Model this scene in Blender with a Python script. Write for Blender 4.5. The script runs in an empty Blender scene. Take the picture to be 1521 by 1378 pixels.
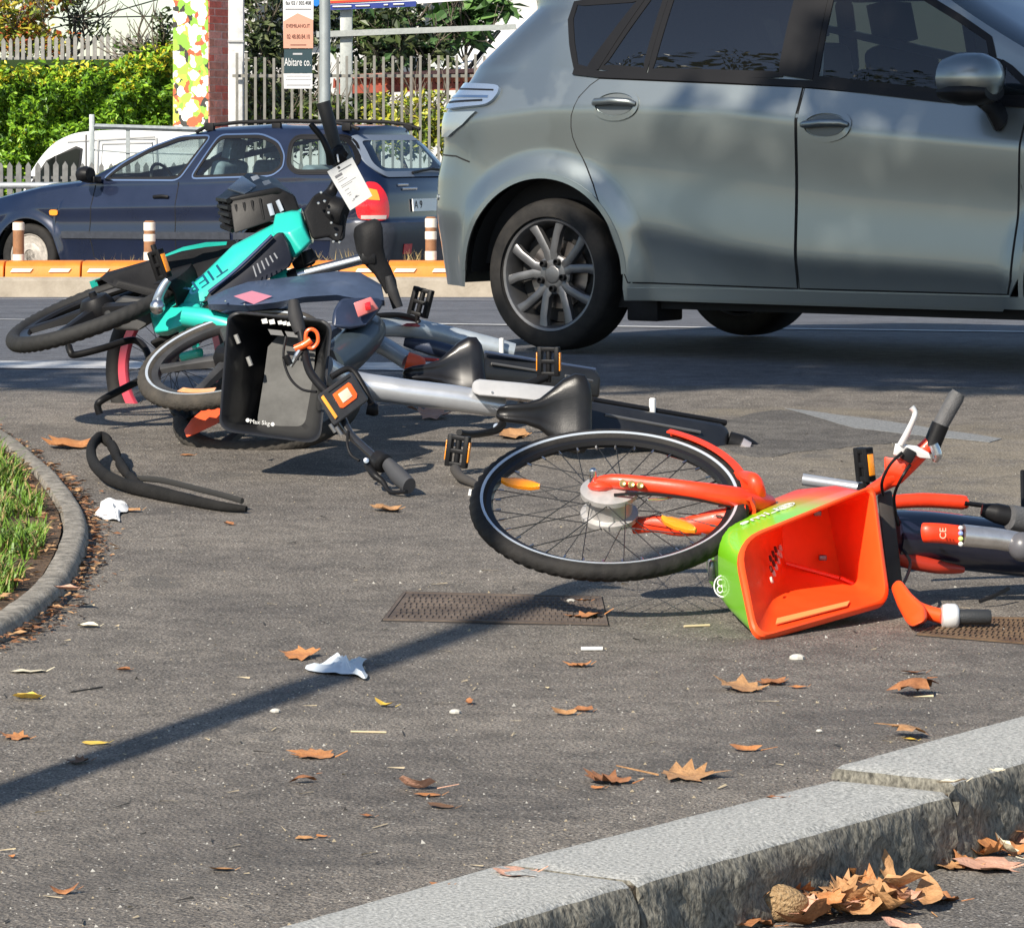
import bpy, bmesh, math, random
import numpy as np
from mathutils import Vector as V, Matrix, noise
from mathutils.geometry import delaunay_2d_cdt
random.seed(7)
rnd = random.random
def U(a, b): return a + (b - a) * rnd()

# ------------------------------------------------------------------ camera, sky, sun, exposure
FPX, CX, YH, H = 5700.0, 760.5, 200.0, 1.12        # focal length in photo pixels, centre column, horizon row, eye height
sc = bpy.context.scene
COL = sc.collection
cd = bpy.data.cameras.new('camera'); cam = bpy.data.objects.new('camera', cd); COL.objects.link(cam)
cam.location = (0, 0, H); cam.rotation_euler = (math.pi / 2, 0, 0)
cd.sensor_width = 36; cd.sensor_fit = 'HORIZONTAL'; cd.lens = 36 * FPX / 1521
cd.shift_y = -(689 - YH) / 1521; cd.clip_start = 0.1; cd.clip_end = 600
sc.camera = cam
SUN_EL, SUN_AZ = math.radians(37), math.radians(33)     # light travels away from the camera, a little to the right
world = bpy.data.worlds.new('World'); sc.world = world; world.use_nodes = True
wn = world.node_tree.nodes; wl = world.node_tree.links
sky = wn.new('ShaderNodeTexSky'); sky.sky_type = 'NISHITA'; sky.sun_disc = False
sky.sun_elevation = SUN_EL; sky.sun_rotation = math.pi + SUN_AZ
sky.altitude = 300; sky.dust_density = 0.5; sky.air_density = 1.0; sky.ozone_density = 1.5
wl.new(sky.outputs[0], wn['Background'].inputs[0]); wn['Background'].inputs[1].default_value = 0.10
sd = bpy.data.lights.new('sun', 'SUN'); sd.energy = 5.0; sd.angle = math.radians(0.55); sd.color = (1.0, 0.915, 0.79)
so = bpy.data.objects.new('sun', sd); COL.objects.link(so)
SD = V((math.sin(SUN_AZ) * math.cos(SUN_EL), math.cos(SUN_AZ) * math.cos(SUN_EL), -math.sin(SUN_EL)))
so.rotation_euler = SD.to_track_quat('-Z', 'Y').to_euler(); so.location = (-4, -10, 8)
sc.view_settings.view_transform = 'Standard'; sc.view_settings.look = 'None'
sc.view_settings.exposure = 0.58; sc.view_settings.gamma = 1; sc.view_settings.use_curve_mapping = False

# ------------------------------------------------------------------ where things stand
GY = [-60, 9.3, 10.6, 12.5, 14.2, 16, 18, 20, 24, 30, 36, 60, 400]
GZ = [0, 0, .03, .10, .15, .178, .184, .155, .045, -.14, -.285, -.55, -1.2]
def gz(y): return float(np.interp(y, GY, GZ))
def P(px, py, Y): return V(((px - CX) * Y / FPX, Y, H - (py - YH) * Y / FPX))
def PZ(px, py, z):
    Y = (H - z) * FPX / (py - YH); return V(((px - CX) * Y / FPX, Y, z))
def G(px, py, dz=0.0):
    lo, hi = 2.0, 200.0
    for _ in range(50):
        m = (lo + hi) / 2
        if H - (py - YH) * m / FPX > gz(m) + dz: lo = m
        else: hi = m
    return P(px, py, lo)

# ------------------------------------------------------------------ materials
MATS = {}
def mat(name, col, rough=.5, metal=0, coat=0, var=0, scale=20, bump=0, bscale=None, col2=None, spec=.5, emit=0):
    if name in MATS: return MATS[name]
    m = bpy.data.materials.new(name); m.use_nodes = True; N = m.node_tree.nodes; L = m.node_tree.links
    b = N['Principled BSDF']; c = (*col, 1)
    b.inputs['Base Color'].default_value = c; b.inputs['Roughness'].default_value = rough
    b.inputs['Metallic'].default_value = metal; b.inputs['Coat Weight'].default_value = coat
    b.inputs['Coat Roughness'].default_value = .04
    b.inputs['Specular IOR Level'].default_value = spec
    tc = N.new('ShaderNodeTexCoord')
    if var or col2:
        n = N.new('ShaderNodeTexNoise'); n.inputs['Scale'].default_value = scale; n.inputs['Detail'].default_value = 6
        n.inputs['Roughness'].default_value = .65
        L.new(tc.outputs['Object'], n.inputs['Vector'])
        r = N.new('ShaderNodeValToRGB'); r.color_ramp.elements[0].position = .33; r.color_ramp.elements[1].position = .67
        a = tuple(max(0, x * (1 - var)) for x in col); d = col2 if col2 else tuple(min(1, x * (1 + var)) for x in col)
        r.color_ramp.elements[0].color = (*a, 1); r.color_ramp.elements[1].color = (*d, 1)
        L.new(n.outputs['Fac'], r.inputs['Fac']); L.new(r.outputs['Color'], b.inputs['Base Color'])
        mr = N.new('ShaderNodeMapRange'); mr.inputs['To Min'].default_value = max(.02, rough * .8); mr.inputs['To Max'].default_value = min(1, rough * 1.25)
        L.new(n.outputs['Fac'], mr.inputs['Value']); L.new(mr.outputs['Result'], b.inputs['Roughness'])
    if bump:
        n2 = N.new('ShaderNodeTexNoise'); n2.inputs['Scale'].default_value = bscale or scale * 3; n2.inputs['Detail'].default_value = 5
        L.new(tc.outputs['Object'], n2.inputs['Vector'])
        bp = N.new('ShaderNodeBump'); bp.inputs['Strength'].default_value = bump; bp.inputs['Distance'].default_value = .01
        L.new(n2.outputs['Fac'], bp.inputs['Height']); L.new(bp.outputs['Normal'], b.inputs['Normal'])
    if emit:
        b.inputs['Emission Color'].default_value = c; b.inputs['Emission Strength'].default_value = emit
    MATS[name] = m; return m

def glass(name, tint, trans):
    if name in MATS: return MATS[name]
    m = bpy.data.materials.new(name); m.use_nodes = True; N = m.node_tree.nodes; L = m.node_tree.links
    N.remove(N['Principled BSDF']); out = N['Material Output']
    t = N.new('ShaderNodeBsdfTransparent'); t.inputs[0].default_value = (*[x * trans for x in tint], 1)
    g = N.new('ShaderNodeBsdfGlossy'); g.inputs['Roughness'].default_value = .01; g.inputs[0].default_value = (1, 1, 1, 1)
    d = N.new('ShaderNodeBsdfDiffuse'); d.inputs[0].default_value = (.12, .12, .12, 1)
    lw = N.new('ShaderNodeLayerWeight'); lw.inputs['Blend'].default_value = .5
    pw = N.new('ShaderNodeMath'); pw.operation = 'POWER'; L.new(lw.outputs['Facing'], pw.inputs[0]); pw.inputs[1].default_value = 4
    f0 = .085 if trans < .5 else .05
    fr = N.new('ShaderNodeMath'); fr.operation = 'MULTIPLY_ADD'; L.new(pw.outputs[0], fr.inputs[0]); fr.inputs[1].default_value = 1 - f0; fr.inputs[2].default_value = f0
    mx0 = N.new('ShaderNodeMixShader'); mx0.inputs[0].default_value = .04
    L.new(t.outputs[0], mx0.inputs[1]); L.new(d.outputs[0], mx0.inputs[2])
    mx = N.new('ShaderNodeMixShader'); L.new(fr.outputs[0], mx.inputs[0]); L.new(mx0.outputs[0], mx.inputs[1]); L.new(g.outputs[0], mx.inputs[2])
    L.new(mx.outputs[0], out.inputs[0]); MATS[name] = m; return m

def nd(m): return m.node_tree.nodes, m.node_tree.links
def asphalt(name, dark, light, chip, sand=False, stain=.0):
    m = mat(name, dark, .85); N, L = nd(m); b = N['Principled BSDF']
    tc = N.new('ShaderNodeTexCoord')
    def tex(kind, scale, **k):
        t = N.new(kind); t.inputs['Scale'].default_value = scale
        for a, v in k.items(): t.inputs[a].default_value = v
        L.new(tc.outputs['Object'], t.inputs['Vector']); return t
    def ramp(fac, p0, c0, p1, c1):
        r = N.new('ShaderNodeValToRGB'); e = r.color_ramp.elements
        e[0].position, e[1].position = p0, p1; e[0].color = (*c0, 1); e[1].color = (*c1, 1); L.new(fac, r.inputs['Fac']); return r.outputs['Color']
    def mix(f, a, bb, mode='MIX'):
        x = N.new('ShaderNodeMix'); x.data_type = 'RGBA'; x.blend_type = mode
        if isinstance(f, float): x.inputs[0].default_value = f
        else: L.new(f, x.inputs[0])
        for s, v in ((6, a), (7, bb)):
            if isinstance(v, tuple): x.inputs[s].default_value = (*v, 1)
            else: L.new(v, x.inputs[s])
        return x.outputs[2]
    fine = tex('ShaderNodeTexNoise', 210, Detail=3, Roughness=.8)
    c = ramp(fine.outputs['Fac'], .40, dark, .61, light)
    big = tex('ShaderNodeTexNoise', 1.3, Detail=6, Roughness=.6)
    c = mix(1.0, c, ramp(big.outputs['Fac'], .32, (.66, .65, .65), .68, (1.18, 1.16, 1.12)), 'MULTIPLY')
    mid = tex('ShaderNodeTexNoise', 11, Detail=5, Roughness=.7)
    c = mix(1.0, c, ramp(mid.outputs['Fac'], .34, (.66, .65, .64), .60, (1.08, 1.07, 1.06)), 'MULTIPLY')
    vo = tex('ShaderNodeTexVoronoi', 120)
    wh = N.new('ShaderNodeTexWhiteNoise'); L.new(vo.outputs['Color'], wh.inputs['Vector'])
    sel = ramp(wh.outputs['Value'], .90, (0, 0, 0), .93, (1, 1, 1))
    near = ramp(vo.outputs['Distance'], .22, (1, 1, 1), .36, (0, 0, 0))
    c = mix(mix(1.0, sel, near, 'MULTIPLY'), c, chip)
    vo3 = tex('ShaderNodeTexVoronoi', 190)
    wh3 = N.new('ShaderNodeTexWhiteNoise'); L.new(vo3.outputs['Color'], wh3.inputs['Vector'])
    c = mix(mix(1.0, ramp(wh3.outputs['Value'], .70, (0, 0, 0), .74, (1, 1, 1)), ramp(vo3.outputs['Distance'], .25, (1, 1, 1), .5, (0, 0, 0)), 'MULTIPLY'), c, tuple(x * .3 for x in dark))
    # thin cracks
    wv = tex('ShaderNodeTexVoronoi', 1.15); wv.feature = 'DISTANCE_TO_EDGE'
    wob = N.new('ShaderNodeMix'); wob.data_type = 'RGBA'; wob.inputs[0].default_value = .12
    L.new(tc.outputs['Object'], wob.inputs[6]); L.new(mid.outputs['Color'], wob.inputs[7]); L.new(wob.outputs[2], wv.inputs['Vector'])
    crack = ramp(wv.outputs['Distance'], .0022, (1, 1, 1), .006, (0, 0, 0))
    gate = ramp(big.outputs['Fac'], .56, (0, 0, 0), .66, (.55, .55, .55))
    c = mix(mix(1.0, crack, gate, 'MULTIPLY'), c, tuple(x * .35 for x in dark))
    if sand:
        sp = N.new('ShaderNodeSeparateXYZ'); L.new(tc.outputs['Object'], sp.inputs[0])
        def mth(op, a, bb=None):
            x = N.new('ShaderNodeMath'); x.operation = op
            for i, v in enumerate((a, bb)):
                if v is None: continue
                if isinstance(v, (int, float)): x.inputs[i].default_value = v
                else: L.new(v, x.inputs[i])
            return x.outputs[0]
        def blob(x0, y0, rx, ry):
            dx = mth('MULTIPLY', mth('SUBTRACT', sp.outputs[0], x0), 1 / rx); dy = mth('MULTIPLY', mth('SUBTRACT', sp.outputs[1], y0), 1 / ry)
            return mth('SUBTRACT', 1.0, mth('ADD', mth('MULTIPLY', dx, dx), mth('MULTIPLY', dy, dy)))
        f = mth('MAXIMUM', blob(1.75, 12.0, 1.2, 1.5), blob(1.0, 13.5, .5, .25))
        f = mth('MAXIMUM', f, blob(-1.75, 9.6, .55, 1.6))
        pat = tex('ShaderNodeTexNoise', 5, Detail=7, Roughness=.75)
        f = mth('MULTIPLY', mth('MAXIMUM', f, 0.0), mth('MULTIPLY', mth('SUBTRACT', pat.outputs['Fac'], .36), 7.0))
        cl = N.new('ShaderNodeClamp'); L.new(f, cl.inputs[0])
        grain = tex('ShaderNodeTexNoise', 260, Detail=2)
        c = mix(mth('MULTIPLY', cl.outputs[0], .42), c, ramp(grain.outputs['Fac'], .35, (.13, .105, .07), .68, (.42, .36, .25)))
    if sand:      # grimy band swept along the granite kerb
        dk = mth('ADD', mth('MULTIPLY', mth('ADD', sp.outputs[0], .267), -.82), mth('MULTIPLY', mth('SUBTRACT', sp.outputs[1], 5.42), .572))
        st = N.new('ShaderNodeMapping'); st.inputs['Rotation'].default_value = (0, 0, -.96); st.inputs['Scale'].default_value = (.6, 5, 1); L.new(tc.outputs['Object'], st.inputs['Vector'])
        sn = N.new('ShaderNodeTexNoise'); sn.inputs['Scale'].default_value = 2.2; sn.inputs['Detail'].default_value = 7; sn.inputs['Roughness'].default_value = .7; L.new(st.outputs[0], sn.inputs['Vector'])
        bd = mth('SUBTRACT', 1.0, mth('ABSOLUTE', mth('MULTIPLY', mth('SUBTRACT', dk, .30), 3.6)))
        g = mth('MULTIPLY', mth('MAXIMUM', bd, 0.0), mth('MAXIMUM', mth('MULTIPLY', mth('SUBTRACT', sn.outputs['Fac'], .36), 3.2), 0.0)); gc = N.new('ShaderNodeClamp'); L.new(g, gc.inputs[0])
        c = mix(mth('MULTIPLY', gc.outputs[0], .55), c, (.05, .047, .045))
        s2 = tex('ShaderNodeTexNoise', 2.6, Detail=3, Roughness=.5); blot = ramp(s2.outputs['Fac'], .66, (0, 0, 0), .70, (.45, .45, .45)); c = mix(blot, c, (.06, .056, .052))
    L.new(c, b.inputs['Base Color'])
    bp = N.new('ShaderNodeBump'); bp.inputs['Strength'].default_value = 1.0; bp.inputs['Distance'].default_value = .004
    vb = tex('ShaderNodeTexVoronoi', 105)
    ad = N.new('ShaderNodeMath'); ad.operation = 'ADD'; L.new(vb.outputs['Distance'], ad.inputs[0]); L.new(fine.outputs['Fac'], ad.inputs[1])
    L.new(ad.outputs[0], bp.inputs['Height']); L.new(bp.outputs['Normal'], b.inputs['Normal'])
    return m

BLK = mat('black_plastic', (.010, .010, .011), .45, spec=.2, var=.25, scale=14, bump=.06, bscale=300)
BLKM = mat('black_matt_plastic', (.012, .012, .013), .6, spec=.18, var=.3, scale=9, bump=.12, bscale=220)
GRIP = mat('grip_rubber', (.02, .02, .022), .7, var=.25, scale=30, bump=.2, bscale=400)
RUB = mat('tyre_rubber', (.014, .013, .013), .75, var=.35, spec=.3, scale=12, bump=.15, bscale=150, col2=(.026, .024, .022))
RUBD = mat('dusty_tyre_rubber', (.028, .025, .021), .85, scale=16, bump=.3, bscale=140, col2=(.07, .06, .048))
SIL = mat('brushed_silver', (.62, .63, .65), .28, metal=1, var=.08, scale=8, bump=.02, bscale=200)
SILP = mat('silver_paint', (.50, .52, .55), .3, metal=.55, coat=.6, var=.08, scale=10)
GREYP = mat('grey_blue_paint', (.40, .45, .49), .36, metal=.3, coat=.4, var=.14, scale=7)
STEEL = mat('spoke_steel', (.10, .10, .10), .35, metal=.9)
TURQ = mat('turquoise_paint', (.02, .47, .385), .34, coat=.5, var=.06, scale=6, bump=.02, bscale=60)
NAVY = mat('navy_plastic', (.022, .032, .062), .38, coat=.2, var=.25, scale=12, bump=.05, bscale=180)
NAVYL = mat('slate_blue_plastic', (.045, .065, .11), .45, coat=.2, var=.25, scale=8, bump=.05, bscale=180)
ORG = mat('orange_red_paint', (.86, .050, .012), .40, coat=.2, var=.10, scale=22, bump=.04, bscale=80)
ORGD = mat('worn_orange_plastic', (.80, .10, .03), .5, var=.12, scale=14)
AMB = mat('amber_reflector', (.95, .30, .01), .18, coat=1, bump=.3, bscale=500)
WHT = mat('white_plastic', (.72, .72, .70), .4, var=.08, scale=12)
WHTP = mat('white_paint', (.78, .78, .76), .35, coat=.4, var=.05, scale=2)
PINK = mat('pink_rim_paint', (.52, .05, .075), .4, coat=.3)
REDL = mat('red_lens', (.62, .012, .018), .12, coat=1, bump=.3, bscale=120)
REFL = mat('reflective_stripe', (.62, .68, .74), .25, metal=.4)
INK = mat('dark_print', (.02, .02, .02), .6)
DNAVY = mat('navy_print', (.01, .03, .10), .5)
CHROME = mat('chrome', (.75, .76, .78), .08, metal=1)

# ------------------------------------------------------------------ objects
BASE = {}
def root(name, label, cat, loc, group=None, rot=0):
    o = bpy.data.objects.new(name, None); COL.objects.link(o); o.empty_display_size = .1
    o.location = loc; o.rotation_euler = (0, 0, rot)
    if label: o['label'] = label
    if cat: o['category'] = cat
    if group: o['group'] = group
    BASE[o.name] = V(loc) if not rot else V((0, 0, 0))
    return o
def tag(o, label=None, cat=None, group=None, kind=None):
    for k, v in (('label', label), ('category', cat), ('group', group), ('kind', kind)):
        if v: o[k] = v
    return o
class MB:
    def __init__(s): s.v = []; s.f = []; s.mi = []
    def add(s, vs, fs, mi=0):
        n = len(s.v); s.v += [V(p) for p in vs]; s.f += [tuple(i + n for i in f) for f in fs]; s.mi += [mi] * len(fs); return s
    def box(s, c, size, R=None, mi=0):
        c = V(c); h = [x / 2 for x in size]; R = R or Matrix.Identity(3)
        vs = [c + R @ V((x * h[0], y * h[1], z * h[2])) for z in (-1, 1) for y in (-1, 1) for x in (-1, 1)]
        return s.add(vs, [(0, 2, 3, 1), (4, 5, 7, 6), (0, 1, 5, 4), (2, 6, 7, 3), (0, 4, 6, 2), (1, 3, 7, 5)], mi)
    def loft(s, secs, closed=True, caps=True, mi=0, loop=False):
        n = len(secs[0]); vs = [p for q in secs for p in q]; fs = []; K = len(secs)
        for i in range(K if loop else K - 1):
            i2 = (i + 1) % K
            for j in range(n if closed else n - 1):
                j2 = (j + 1) % n; fs.append((i * n + j, i * n + j2, i2 * n + j2, i2 * n + j))
        if caps and not loop and closed: fs += [tuple(range(n))[::-1], tuple(range((K - 1) * n, K * n))]
        return s.add(vs, fs, mi)
    def tube(s, pts, r, n=10, caps=True, flat=1.0, up=None, mi=0, loop=False):
        pts = [V(p) for p in pts]; K = len(pts)
        rs = r if isinstance(r, (list, tuple)) else [r] * K
        secs = []; pu = None
        for i in range(K):
            a = pts[(i - 1) % K] if (i > 0 or loop) else pts[i]; b = pts[(i + 1) % K] if (i < K - 1 or loop) else pts[i]
            t = (b - a).normalized()
            ref = V(up) if up is not None else (pu if pu is not None else (V((0, 0, 1)) if abs(t.z) < .9 else V((1, 0, 0))))
            x = ref - t * ref.dot(t); x = x.normalized() if x.length > 1e-6 else t.orthogonal().normalized()
            if up is None: pu = x
            y = t.cross(x)
            secs.append([pts[i] + (x * math.cos(2 * math.pi * k / n) + y * math.sin(2 * math.pi * k / n) * flat) * rs[i] for k in range(n)])
        return s.loft(secs, True, caps, mi, loop)
    def lathe(s, o, ax, prof, n=24, mi=0, cap=True):
        o, ax = V(o), V(ax).normalized(); x = ax.orthogonal().normalized(); y = ax.cross(x)
        return s.loft([[o + ax * h + (x * math.cos(2 * math.pi * k / n) + y * math.sin(2 * math.pi * k / n)) * max(r, 1e-4) for k in range(n)] for r, h in prof], True, cap, mi)
    def prism(s, poly, off, mi=0):
        n = len(poly); a = [V(p) for p in poly]; off = V(off); b = [p + off for p in a]
        return s.add(a + b, [tuple(range(n)), tuple(range(n, 2 * n))[::-1]] + [(i, i + n, (i + 1) % n + n, (i + 1) % n) for i in range(n)], mi)
    def ball(s, c, r, n=10, m=6, mi=0, sq=(1, 1, 1)):
        c = V(c); secs = []
        for i in range(m + 1):
            a = -math.pi / 2 + math.pi * i / m; rr = max(math.cos(a), .01) * r
            secs.append([c + V((rr * math.cos(2 * math.pi * k / n) * sq[0], rr * math.sin(2 * math.pi * k / n) * sq[1], math.sin(a) * r * sq[2])) for k in range(n)])
        return s.loft(secs, True, True, mi)
    def make(s, name, mats, parent=None, bevel=0, seg=2, smooth=40, sub=0, org=None, recalc=True):
        me = bpy.data.meshes.new(name)
        o0 = org if org is not None else (BASE.get(parent.name, V((0, 0, 0))) if parent else V((0, 0, 0)))
        me.from_pydata([tuple(p - o0) for p in s.v], [], s.f)
        for m in (mats if isinstance(mats, (list, tuple)) else [mats]): me.materials.append(m)
        me.polygons.foreach_set('material_index', s.mi)
        if recalc or bevel or sub:
            bm = bmesh.new(); bm.from_mesh(me)
            if recalc: bmesh.ops.recalc_face_normals(bm, faces=bm.faces)
            if bevel:
                ed = [e for e in bm.edges if len(e.link_faces) == 2 and e.calc_face_angle(0) > .5]
                bmesh.ops.bevel(bm, geom=ed, offset=bevel, segments=seg, affect='EDGES', profile=.5, clamp_overlap=True)
            if sub: bmesh.ops.subdivide_edges(bm, edges=bm.edges[:], cuts=sub, use_grid_fill=True)
            bm.to_mesh(me); bm.free()
        if smooth:
            me.polygons.foreach_set('use_smooth', [True] * len(me.polygons)); me.set_sharp_from_angle(angle=math.radians(smooth))
        me.update()
        o = bpy.data.objects.new(name, me); COL.objects.link(o)
        if parent: o.parent = parent
        if org is not None and not parent: o.location = org
        BASE[o.name] = o0
        return o
def cat(pts, n=8, closed=False):
    pts = [V(p) for p in pts]; K = len(pts); out = []
    for i in range(K if closed else K - 1):
        g = (lambda k: pts[k % K]) if closed else (lambda k: pts[min(max(k, 0), K - 1)])
        p0, p1, p2, p3 = g(i - 1), g(i), g(i + 1), g(i + 2)
        for k in range(n):
            t = k / n; out.append(.5 * ((2 * p1) + (p2 - p0) * t + (2 * p0 - 5 * p1 + 4 * p2 - p3) * t * t + (3 * p1 - p0 - 3 * p2 + p3) * t ** 3))
    if not closed: out.append(pts[-1])
    return out
def IP(L, Y=None): return [P(a[0], a[1], a[2] if len(a) > 2 else Y) for a in L]
def itube(L, r, Y=None, name='tube', m=None, parent=None, n=12, sm=8, **k):
    pts = IP(L, Y)
    if isinstance(r, (list, tuple)):
        if sm and len(pts) > 2:
            rr = []
            for i in range(len(pts) - 1): rr += [r[i] + (r[i + 1] - r[i]) * t / sm for t in range(sm)]
            r = rr + [r[-1]]
        elif len(pts) == 2: r = [r[0], r[1]]
    if sm and len(pts) > 2: pts = cat(pts, sm)
    return MB().tube(pts, r, n, **k).make(name, m, parent)
def slab(L, Y, th, name, m, parent, bevel=.006, seg=2, off=None):
    return MB().prism(IP(L, Y), off or (0, th, 0)).make(name, m, parent, bevel=bevel, seg=seg)
def text(body, o, xa, ya, size, m, parent, name='lettering', align='CENTER', squash=1.0):
    c = bpy.data.curves.new(name, 'FONT'); c.body = body; c.size = 1; c.align_x = align; c.align_y = 'CENTER'; c.extrude = .004; c.resolution_u = 3
    t = bpy.data.objects.new('t', c); me = bpy.data.meshes.new_from_object(t); bpy.data.objects.remove(t); bpy.data.curves.remove(c)
    xa, ya = V(xa).normalized(), V(ya).normalized(); za = xa.cross(ya)
    b = BASE.get(parent.name, V((0, 0, 0))); o = V(o) - b
    for v in me.vertices: p = v.co.copy(); v.co = o + xa * p.x * size * squash + ya * p.y * size + za * p.z * .15
    me.materials.clear(); me.materials.append(m); me.name = name
    ob = bpy.data.objects.new(name, me); COL.objects.link(ob); ob.parent = parent; BASE[ob.name] = b
    return ob
# ------------------------------------------------------------------ ground, road, kerbs
PAVE = asphalt('pavement_asphalt', (.082, .073, .063), (.33, .30, .263), (.50, .48, .43), sand=True)
ROADM = asphalt('road_asphalt', (.082, .088, .105), (.18, .19, .215), (.34, .34, .34))
GUTM = asphalt('gutter_asphalt', (.080, .074, .066), (.32, .30, .272), (.5, .49, .46))
KA, KB = PZ(480, 1378, 0), PZ(1521, 1090, 0)
kd = (KB - KA); kd.z = 0; kd.normalize(); kn = V((kd.y, -kd.x, 0))        # along the kerb, out over the gutter
def ykerb(x): return KA.y + (x - KA.x) * kd.y / kd.x
def yedge(x): return 14.45 + .12 * math.sin(x * 1.7) + .10 * noise.noise((x * 2.1, 3, 0)) + .05 * noise.noise((x * 9, 5, 0))
def sheet(name, xs, ylo, yhi, ny, zf, m, skirt=0):
    mb = MB(); secs = []
    for x in xs:
        a, b = ylo(x), yhi(x); a = min(a, b - .02)
        row = [V((x, a + (b - a) * j / ny, 0)) for j in range(ny + 1)]
        for p in row: p.z = zf(p.x, p.y)
        if skirt: row.append(V((x, b + .02, row[-1].z - skirt)))
        secs.append(row)
    mb.loft(secs, False, False)
    o = mb.make(name, m, smooth=50); o['kind'] = 'structure'; return o
xs = [-40, -20, -10, -5] + list(np.arange(-3, 4.01, .07)) + [5, 6, 8, 12]
def zp(x, y): return gz(y) + .006 * noise.noise((x * .8, y * .8, 0)) + .002 * noise.noise((x * 5, y * 5, 2))
sheet('pavement', xs, lambda x: max(-8, ykerb(x) - .03), yedge, 160, lambda x, y: zp(x, y) + .012, PAVE, skirt=.03)
rb = [-150, -60, -20, -8] + list(np.arange(-5, 6.1, .5)) + [10, 20, 60, 150]
mb = MB(); ys = [-20, 0, 8] + list(np.arange(10, 40, .5)) + [45, 60, 100, 200, 400]
mb.loft([[V((x, y, (gz(y) if y > 9 else -.6) - .012)) for y in ys] for x in rb], False, False)
mb.make('road', ROADM)['kind'] = 'structure'
# gutter on the near side of the granite kerb
mb = MB(); mb.loft([[KA + kd * s + kn * (t - .3) + V((0, 0, -.108 + .012 * t)) for t in (0, .3, .5, .7, 1, 2, 4, 8)] for s in np.arange(-8, 9, .25)], False, False)
mb.make('gutter_road', GUTM)['kind'] = 'structure'
# painted road lines
LINE = mat('worn_road_paint', (.62, .62, .60), .7, scale=9, col2=(.34, .34, .34), bump=.2, bscale=90)
def road_line(pxs, th):
    a, b = pxs; pa, pb = G(*a), G(*b); mb = MB(); n = 60; secs = []
    for i in range(n + 1):
        p = pa.lerp(pb, i / n); w = th * (1 + .15 * noise.noise((p.x * 6, 1, th * 50)))
        secs.append([V((p.x, p.y - w / 2, gz(p.y - w / 2) - .008)), V((p.x, p.y + w / 2, gz(p.y + w / 2) - .008))])
    mb.loft(secs, False, False); o = mb.make('road_line', LINE); o['kind'] = 'structure'
road_line(((-400, 536), (640, 541)), .42)
road_line(((-600, 467), (1900, 495)), .13)
road_line(((-600, 441), (1200, 444)), .16)
# raised median: concrete kerb behind the road
MED = mat('median_concrete', (.30, .255, .195), .85, scale=5, col2=(.42, .365, .29), bump=.3, bscale=60)
mb = MB(); a, b = G(-600, 439), G(1300, 439)
secs = []
for i in range(61):
    p = a.lerp(b, i / 60); z = gz(p.y) - .02
    secs.append([p + V((0, 0, z - p.z)), V((p.x, p.y + .01, z + .135)), V((p.x, p.y + .04, z + .155)), V((p.x, p.y + 1.3, z + .16)), V((p.x, p.y + 1.34, z - .2))])
mb.loft(secs, False, False); mb.make('median_kerb', MED)['kind'] = 'structure'
MEDY = a.y; MEDZ = gz(MEDY) + .14

# granite kerb: separate stones
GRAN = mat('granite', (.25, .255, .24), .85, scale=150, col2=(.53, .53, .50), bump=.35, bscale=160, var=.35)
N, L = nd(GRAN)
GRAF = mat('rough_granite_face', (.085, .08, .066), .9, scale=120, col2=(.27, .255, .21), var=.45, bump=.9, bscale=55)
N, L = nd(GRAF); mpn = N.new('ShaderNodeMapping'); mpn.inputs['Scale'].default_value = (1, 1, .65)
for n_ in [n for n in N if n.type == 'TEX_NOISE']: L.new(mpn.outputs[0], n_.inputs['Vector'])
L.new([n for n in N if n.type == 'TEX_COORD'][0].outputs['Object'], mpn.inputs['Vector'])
kerb = root('granite_kerb', None, None, (KA.x, KA.y, 0)); kerb['kind'] = 'structure'
def stone(s0, s1, b0, b1, f0, f1, dz, seed, tip=0):
    # s = distance along the kerb; b, f = back and front offsets from the back line at both ends
    mb = MB(); n = 46; rings = []
    for i in range(n + 1):
        t = i / n; s = s0 + (s1 - s0) * t; bo = b0 + (b1 - b0) * t; fo = f0 + (f1 - f0) * t
        z = .019 + dz + tip * (t - .5); q = lambda o, zz, am: KA + kd * (s + am * .35 * noise.noise((s * 22 + seed, zz * 30, 1))) + kn * (o + am * noise.noise((s * 17 + seed, zz * 26, 4)) + am * .7 * noise.noise((s * 60 + seed, zz * 70, 8))) + V((0, 0, zz))
        e = .003 if i in (0, n) else 0
        rings.append([q(bo, -.2, 0), q(bo, z - .012 - e, .001), q(bo + .01, z - e, .002)] + [q(bo + .01 + (fo - bo - .03) * k / 5, z - e + .002 * noise.noise((s * 9, k, seed)), .001) for k in range(1, 6)] +
                     [q(fo - .006, z - .008 - e, .004), q(fo, z - .02 - e, .008)] + [q(fo + .004, z - .02 - .11 * k / 7, .013) for k in range(1, 8)] + [q(fo, -.2, .005)])
    mb.loft(rings, True, True)
    k = len(rings[0])
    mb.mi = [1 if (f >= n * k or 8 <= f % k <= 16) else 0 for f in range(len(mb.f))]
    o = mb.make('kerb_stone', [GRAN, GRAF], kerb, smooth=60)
def ks(p): d = p - KA; return d.dot(kd), d.dot(kn)
j1b, j1f = ks(PZ(742, 1302, 0)), ks(PZ(952, 1328, 0)); j2b, j2f = ks(PZ(1236, 1172, 0)), ks(PZ(1410, 1188, 0))
KW = (j1f[1] + j2f[1]) / 2
js1, js2 = (j1b[0] + j1f[0]) / 2, (j2b[0] + j2f[0]) / 2
stone(js1 - 1.05, js1 - .006, .0, j1b[1], KW, KW, 0, 1, .004)
stone(js1 - 2.1, js1 - 1.056, .0, 0, KW, KW, 0, 9)
stone(js1 + .006, js2 - .005, j1b[1] - .005, j2b[1], KW + .004, KW + .01, .0, 2, -.003)
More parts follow.
